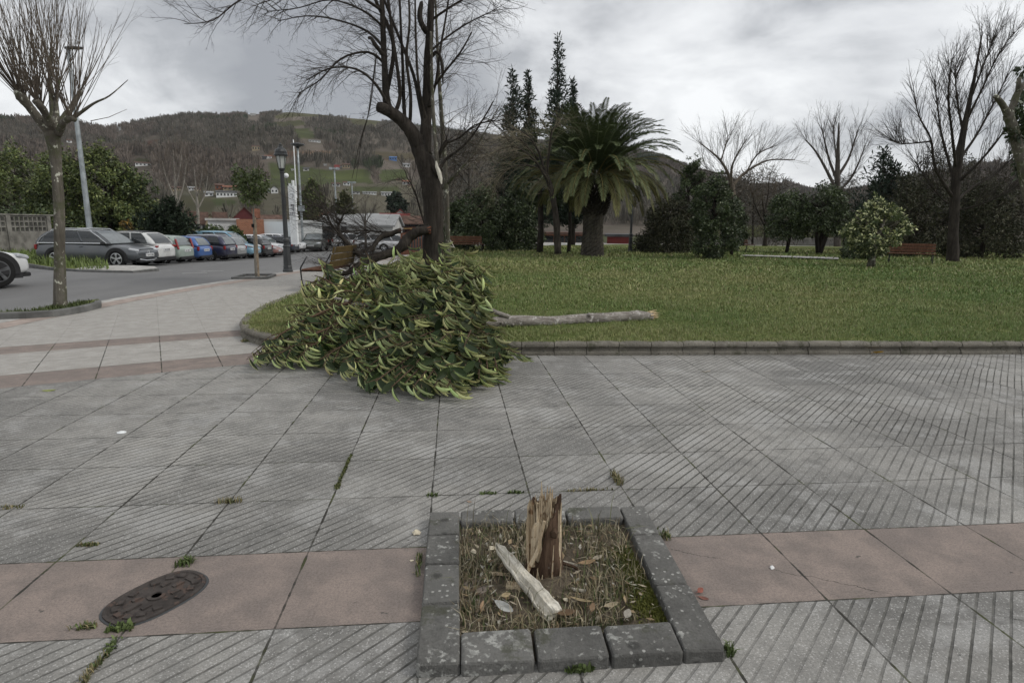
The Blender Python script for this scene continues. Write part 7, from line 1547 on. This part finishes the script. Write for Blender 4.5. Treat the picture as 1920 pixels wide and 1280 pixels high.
# ------------------------------------------------------------ walls, rails, bollards
MAT['wall_block'] = plain('weathered_wall_block', (.165, .158, .142), .9, .15, var=.35, sc=2, bump=.5)
def block_wall():
    A, B = D(-70, 470, 30.5), D(122, 470, 37.5); A.z = B.z = -.5; t = (B-A); L = t.length; rz = math.atan2(t.y, t.x); root = empty('block_wall', A, 'grey concrete wall topped with pierced screen blocks at the left', 'wall', rz=rz); H = 2.38
    mb = MB(); mb.box((L/2, 0, .73), (L, .20, 1.46)); mb.build('wall_base', MAT['wall_block'], root)
    n = int(L/2.9)
    for i in range(n+1): mb = MB(); mb.box((i*2.9, 0, H/2), (.30, .30, H)); mb.build('pillar', MAT['wall_block'], root)
    mb = MB(); mb.box((L/2, 0, H+.045), (L, .30, .08), bev=.02); mb.build('coping', MAT['wall_block'], root)
    for i in range(n):
        mb = MB(); x0 = i*2.9+.15; w = 2.6/8
        for r in range(4): mb.box((x0+1.3, 0, 1.46+.03+r*.286), (2.6, .16, .075))
        for c in range(9): mb.box((x0+c*w, 0, 1.46+.46), (.085, .158, .92))
        mb.build('screen_panel', MAT['wall_block'], root)
block_wall()
def verge():
    z = -.16; P = [(-80, 500), (32, 490), (90, 500), (150, 505), (205, 506), (200, 497), (160, 486), (120, 478), (60, 468), (-60, 462)]; q = [G(x, y, z) for x, y in P]; Q = [(p.x, p.y) for p in q]
    sheet('verge', Q, z, MAT['lawn']); n = 16000; x0, x1 = min(a for a, b in Q), max(a for a, b in Q); y0, y1 = min(b for a, b in Q), max(b for a, b in Q); X = RNG.uniform(x0, x1, n); Y = RNG.uniform(y0, y1, n); k = in_poly(X, Y, Q); X, Y = X[k], Y[k]; n = len(X)
    tag(grass_mesh('verge_grass', blades(X, Y, np.full(n, z), RNG.uniform(.14, .42, n), np.full(n, .022), .8), np.array([[.15, .20, .06]])*RNG.uniform(.55, 1.3, (n, 1)), MAT['grass']), 'rough grass on the verge in front of the concrete block wall', 'grass', kind='stuff')
    P2 = [(140, 505), (200, 507), (250, 508.5), (296, 504), (290, 500), (250, 498), (200, 498), (160, 500)]
    sheet('far_pavement', [(p.x, p.y) for p in [G(x, y, -.17) for x, y in P2]], -.155, MAT['granite'])
    kb = MB(); line = [G(x, y, -.2) for x, y in ((-80, 503), (36, 494), (90, 503.5), (150, 508.5), (200, 510.5), (250, 511), (298, 505.5))]; sweep_strip(kb, line, [(-.0, -.45), (.0, -.16), (.02, -.145), (.12, -.145), (.12, -.45)])
    tag(kb.build('verge_kerb', MAT['dark_kerb']), 'dark kerb round the grassy verge in front of the block wall', 'kerb', kind='thing')
verge()
for i in range(9):
    px = 757+i*5.2; b = D(px, 476, 40-i*.35); b.z = 0; o = empty('bollard', b, 'dark bollard in the row beyond the torn limb', 'bollard', 'bollards beyond the torn limb'); mb = MB(); mb.lathe([(.09, 0), (.09, .12), (.055, .16), (.05, .72), (.075, .76), (.05, .82), (.06, .88), (.01, .95)], sides=10); mb.build('post', MAT['iron_grey'], o)
mb = MB(); a, b = D(1300, 468, 58), D(1570, 468, 58); c = (a+b)/2; mb.box((0, 0, .55), ((b-a).length, .25, .18)); mb.box((0, .02, .2), ((b-a).length, .15, .5)); o = mb.build('low_parapet', MAT['concrete']); o.location = (c.x, c.y, .1); o.rotation_euler[2] = YAW; tag(o, 'long low pale parapet far behind the rounded evergreens', 'parapet')
bm_ = MB(); bk = [D(1290, 470, 62), D(1600, 470, 62)]; c = (bk[0]+bk[1])/2
V = [(-9, 0, -.4), (9.5, 0, -.4), (9.5, 3, 1.6), (6, 3.5, 1.9), (-4, 3.5, 1.8), (-9, 3, 1.5), (9.5, 9, 1.9), (-9, 9, 1.9)]; bm_.add(V, [(0, 1, 2, 3, 4, 5), (5, 4, 3, 2, 6, 7)]); o = bm_.build('bank_terrain', MAT['ground']); o.location = (c.x, c.y, 0); o.rotation_euler[2] = YAW; tag(o, kind='structure')
mb = MB(); pts = [D(1022, 461, 50), D(1050, 457, 50), D(1095, 460, 50)]; c = pts[1].copy(); mb.tube([p-c for p in pts], .05, 6); mb.tube([pts[0]-c+Vector((0, 0, -.4)), pts[2]-c+Vector((0, 0, -.4))], .05, 6)
for p in pts: mb.tube([p-c, p-c+Vector((0, 0, -.9))], .05, 6)
o = mb.build('white_railing', MAT['white']); o.location = c; tag(o, 'white railing in front of the orange brick building left of the palm trunk', 'railing')
mb = MB(); pts = [D(836, 440, 33), D(845, 452, 33), D(852, 464, 33)]; c = pts[1].copy(); mb.tube([p-c for p in pts], [.03, .035, .02], 6); mb.tube([D(838, 457, 33)-c, D(846, 462, 33)-c, D(853, 464, 33)-c], .025, 5)
o = mb.build('broken_stick', MAT['bleached']); o.location = c; tag(o, 'pale broken branch leaning against the bench left of the palm', 'broken branch')
# ------------------------------------------------------------ damp winter air
def haze():
    mb = MB(); mb.box((0, 1400, 148.8), (6200, 3300, 302.2)); t = bpy.data.materials.new('haze'); t.use_nodes = True; nt = t.node_tree; nt.nodes.clear()
    o = nt.nodes.new('ShaderNodeOutputMaterial'); v = nt.nodes.new('ShaderNodeVolumePrincipled'); v.inputs['Density'].default_value = .00009; v.inputs['Color'].default_value = (.80, .83, .88, 1); v.inputs['Anisotropy'].default_value = .2
    nt.links.new(v.outputs[0], o.inputs['Volume']); tag(mb.build('haze', t), 'thin damp haze lying over the valley', 'haze', kind='stuff')
haze()
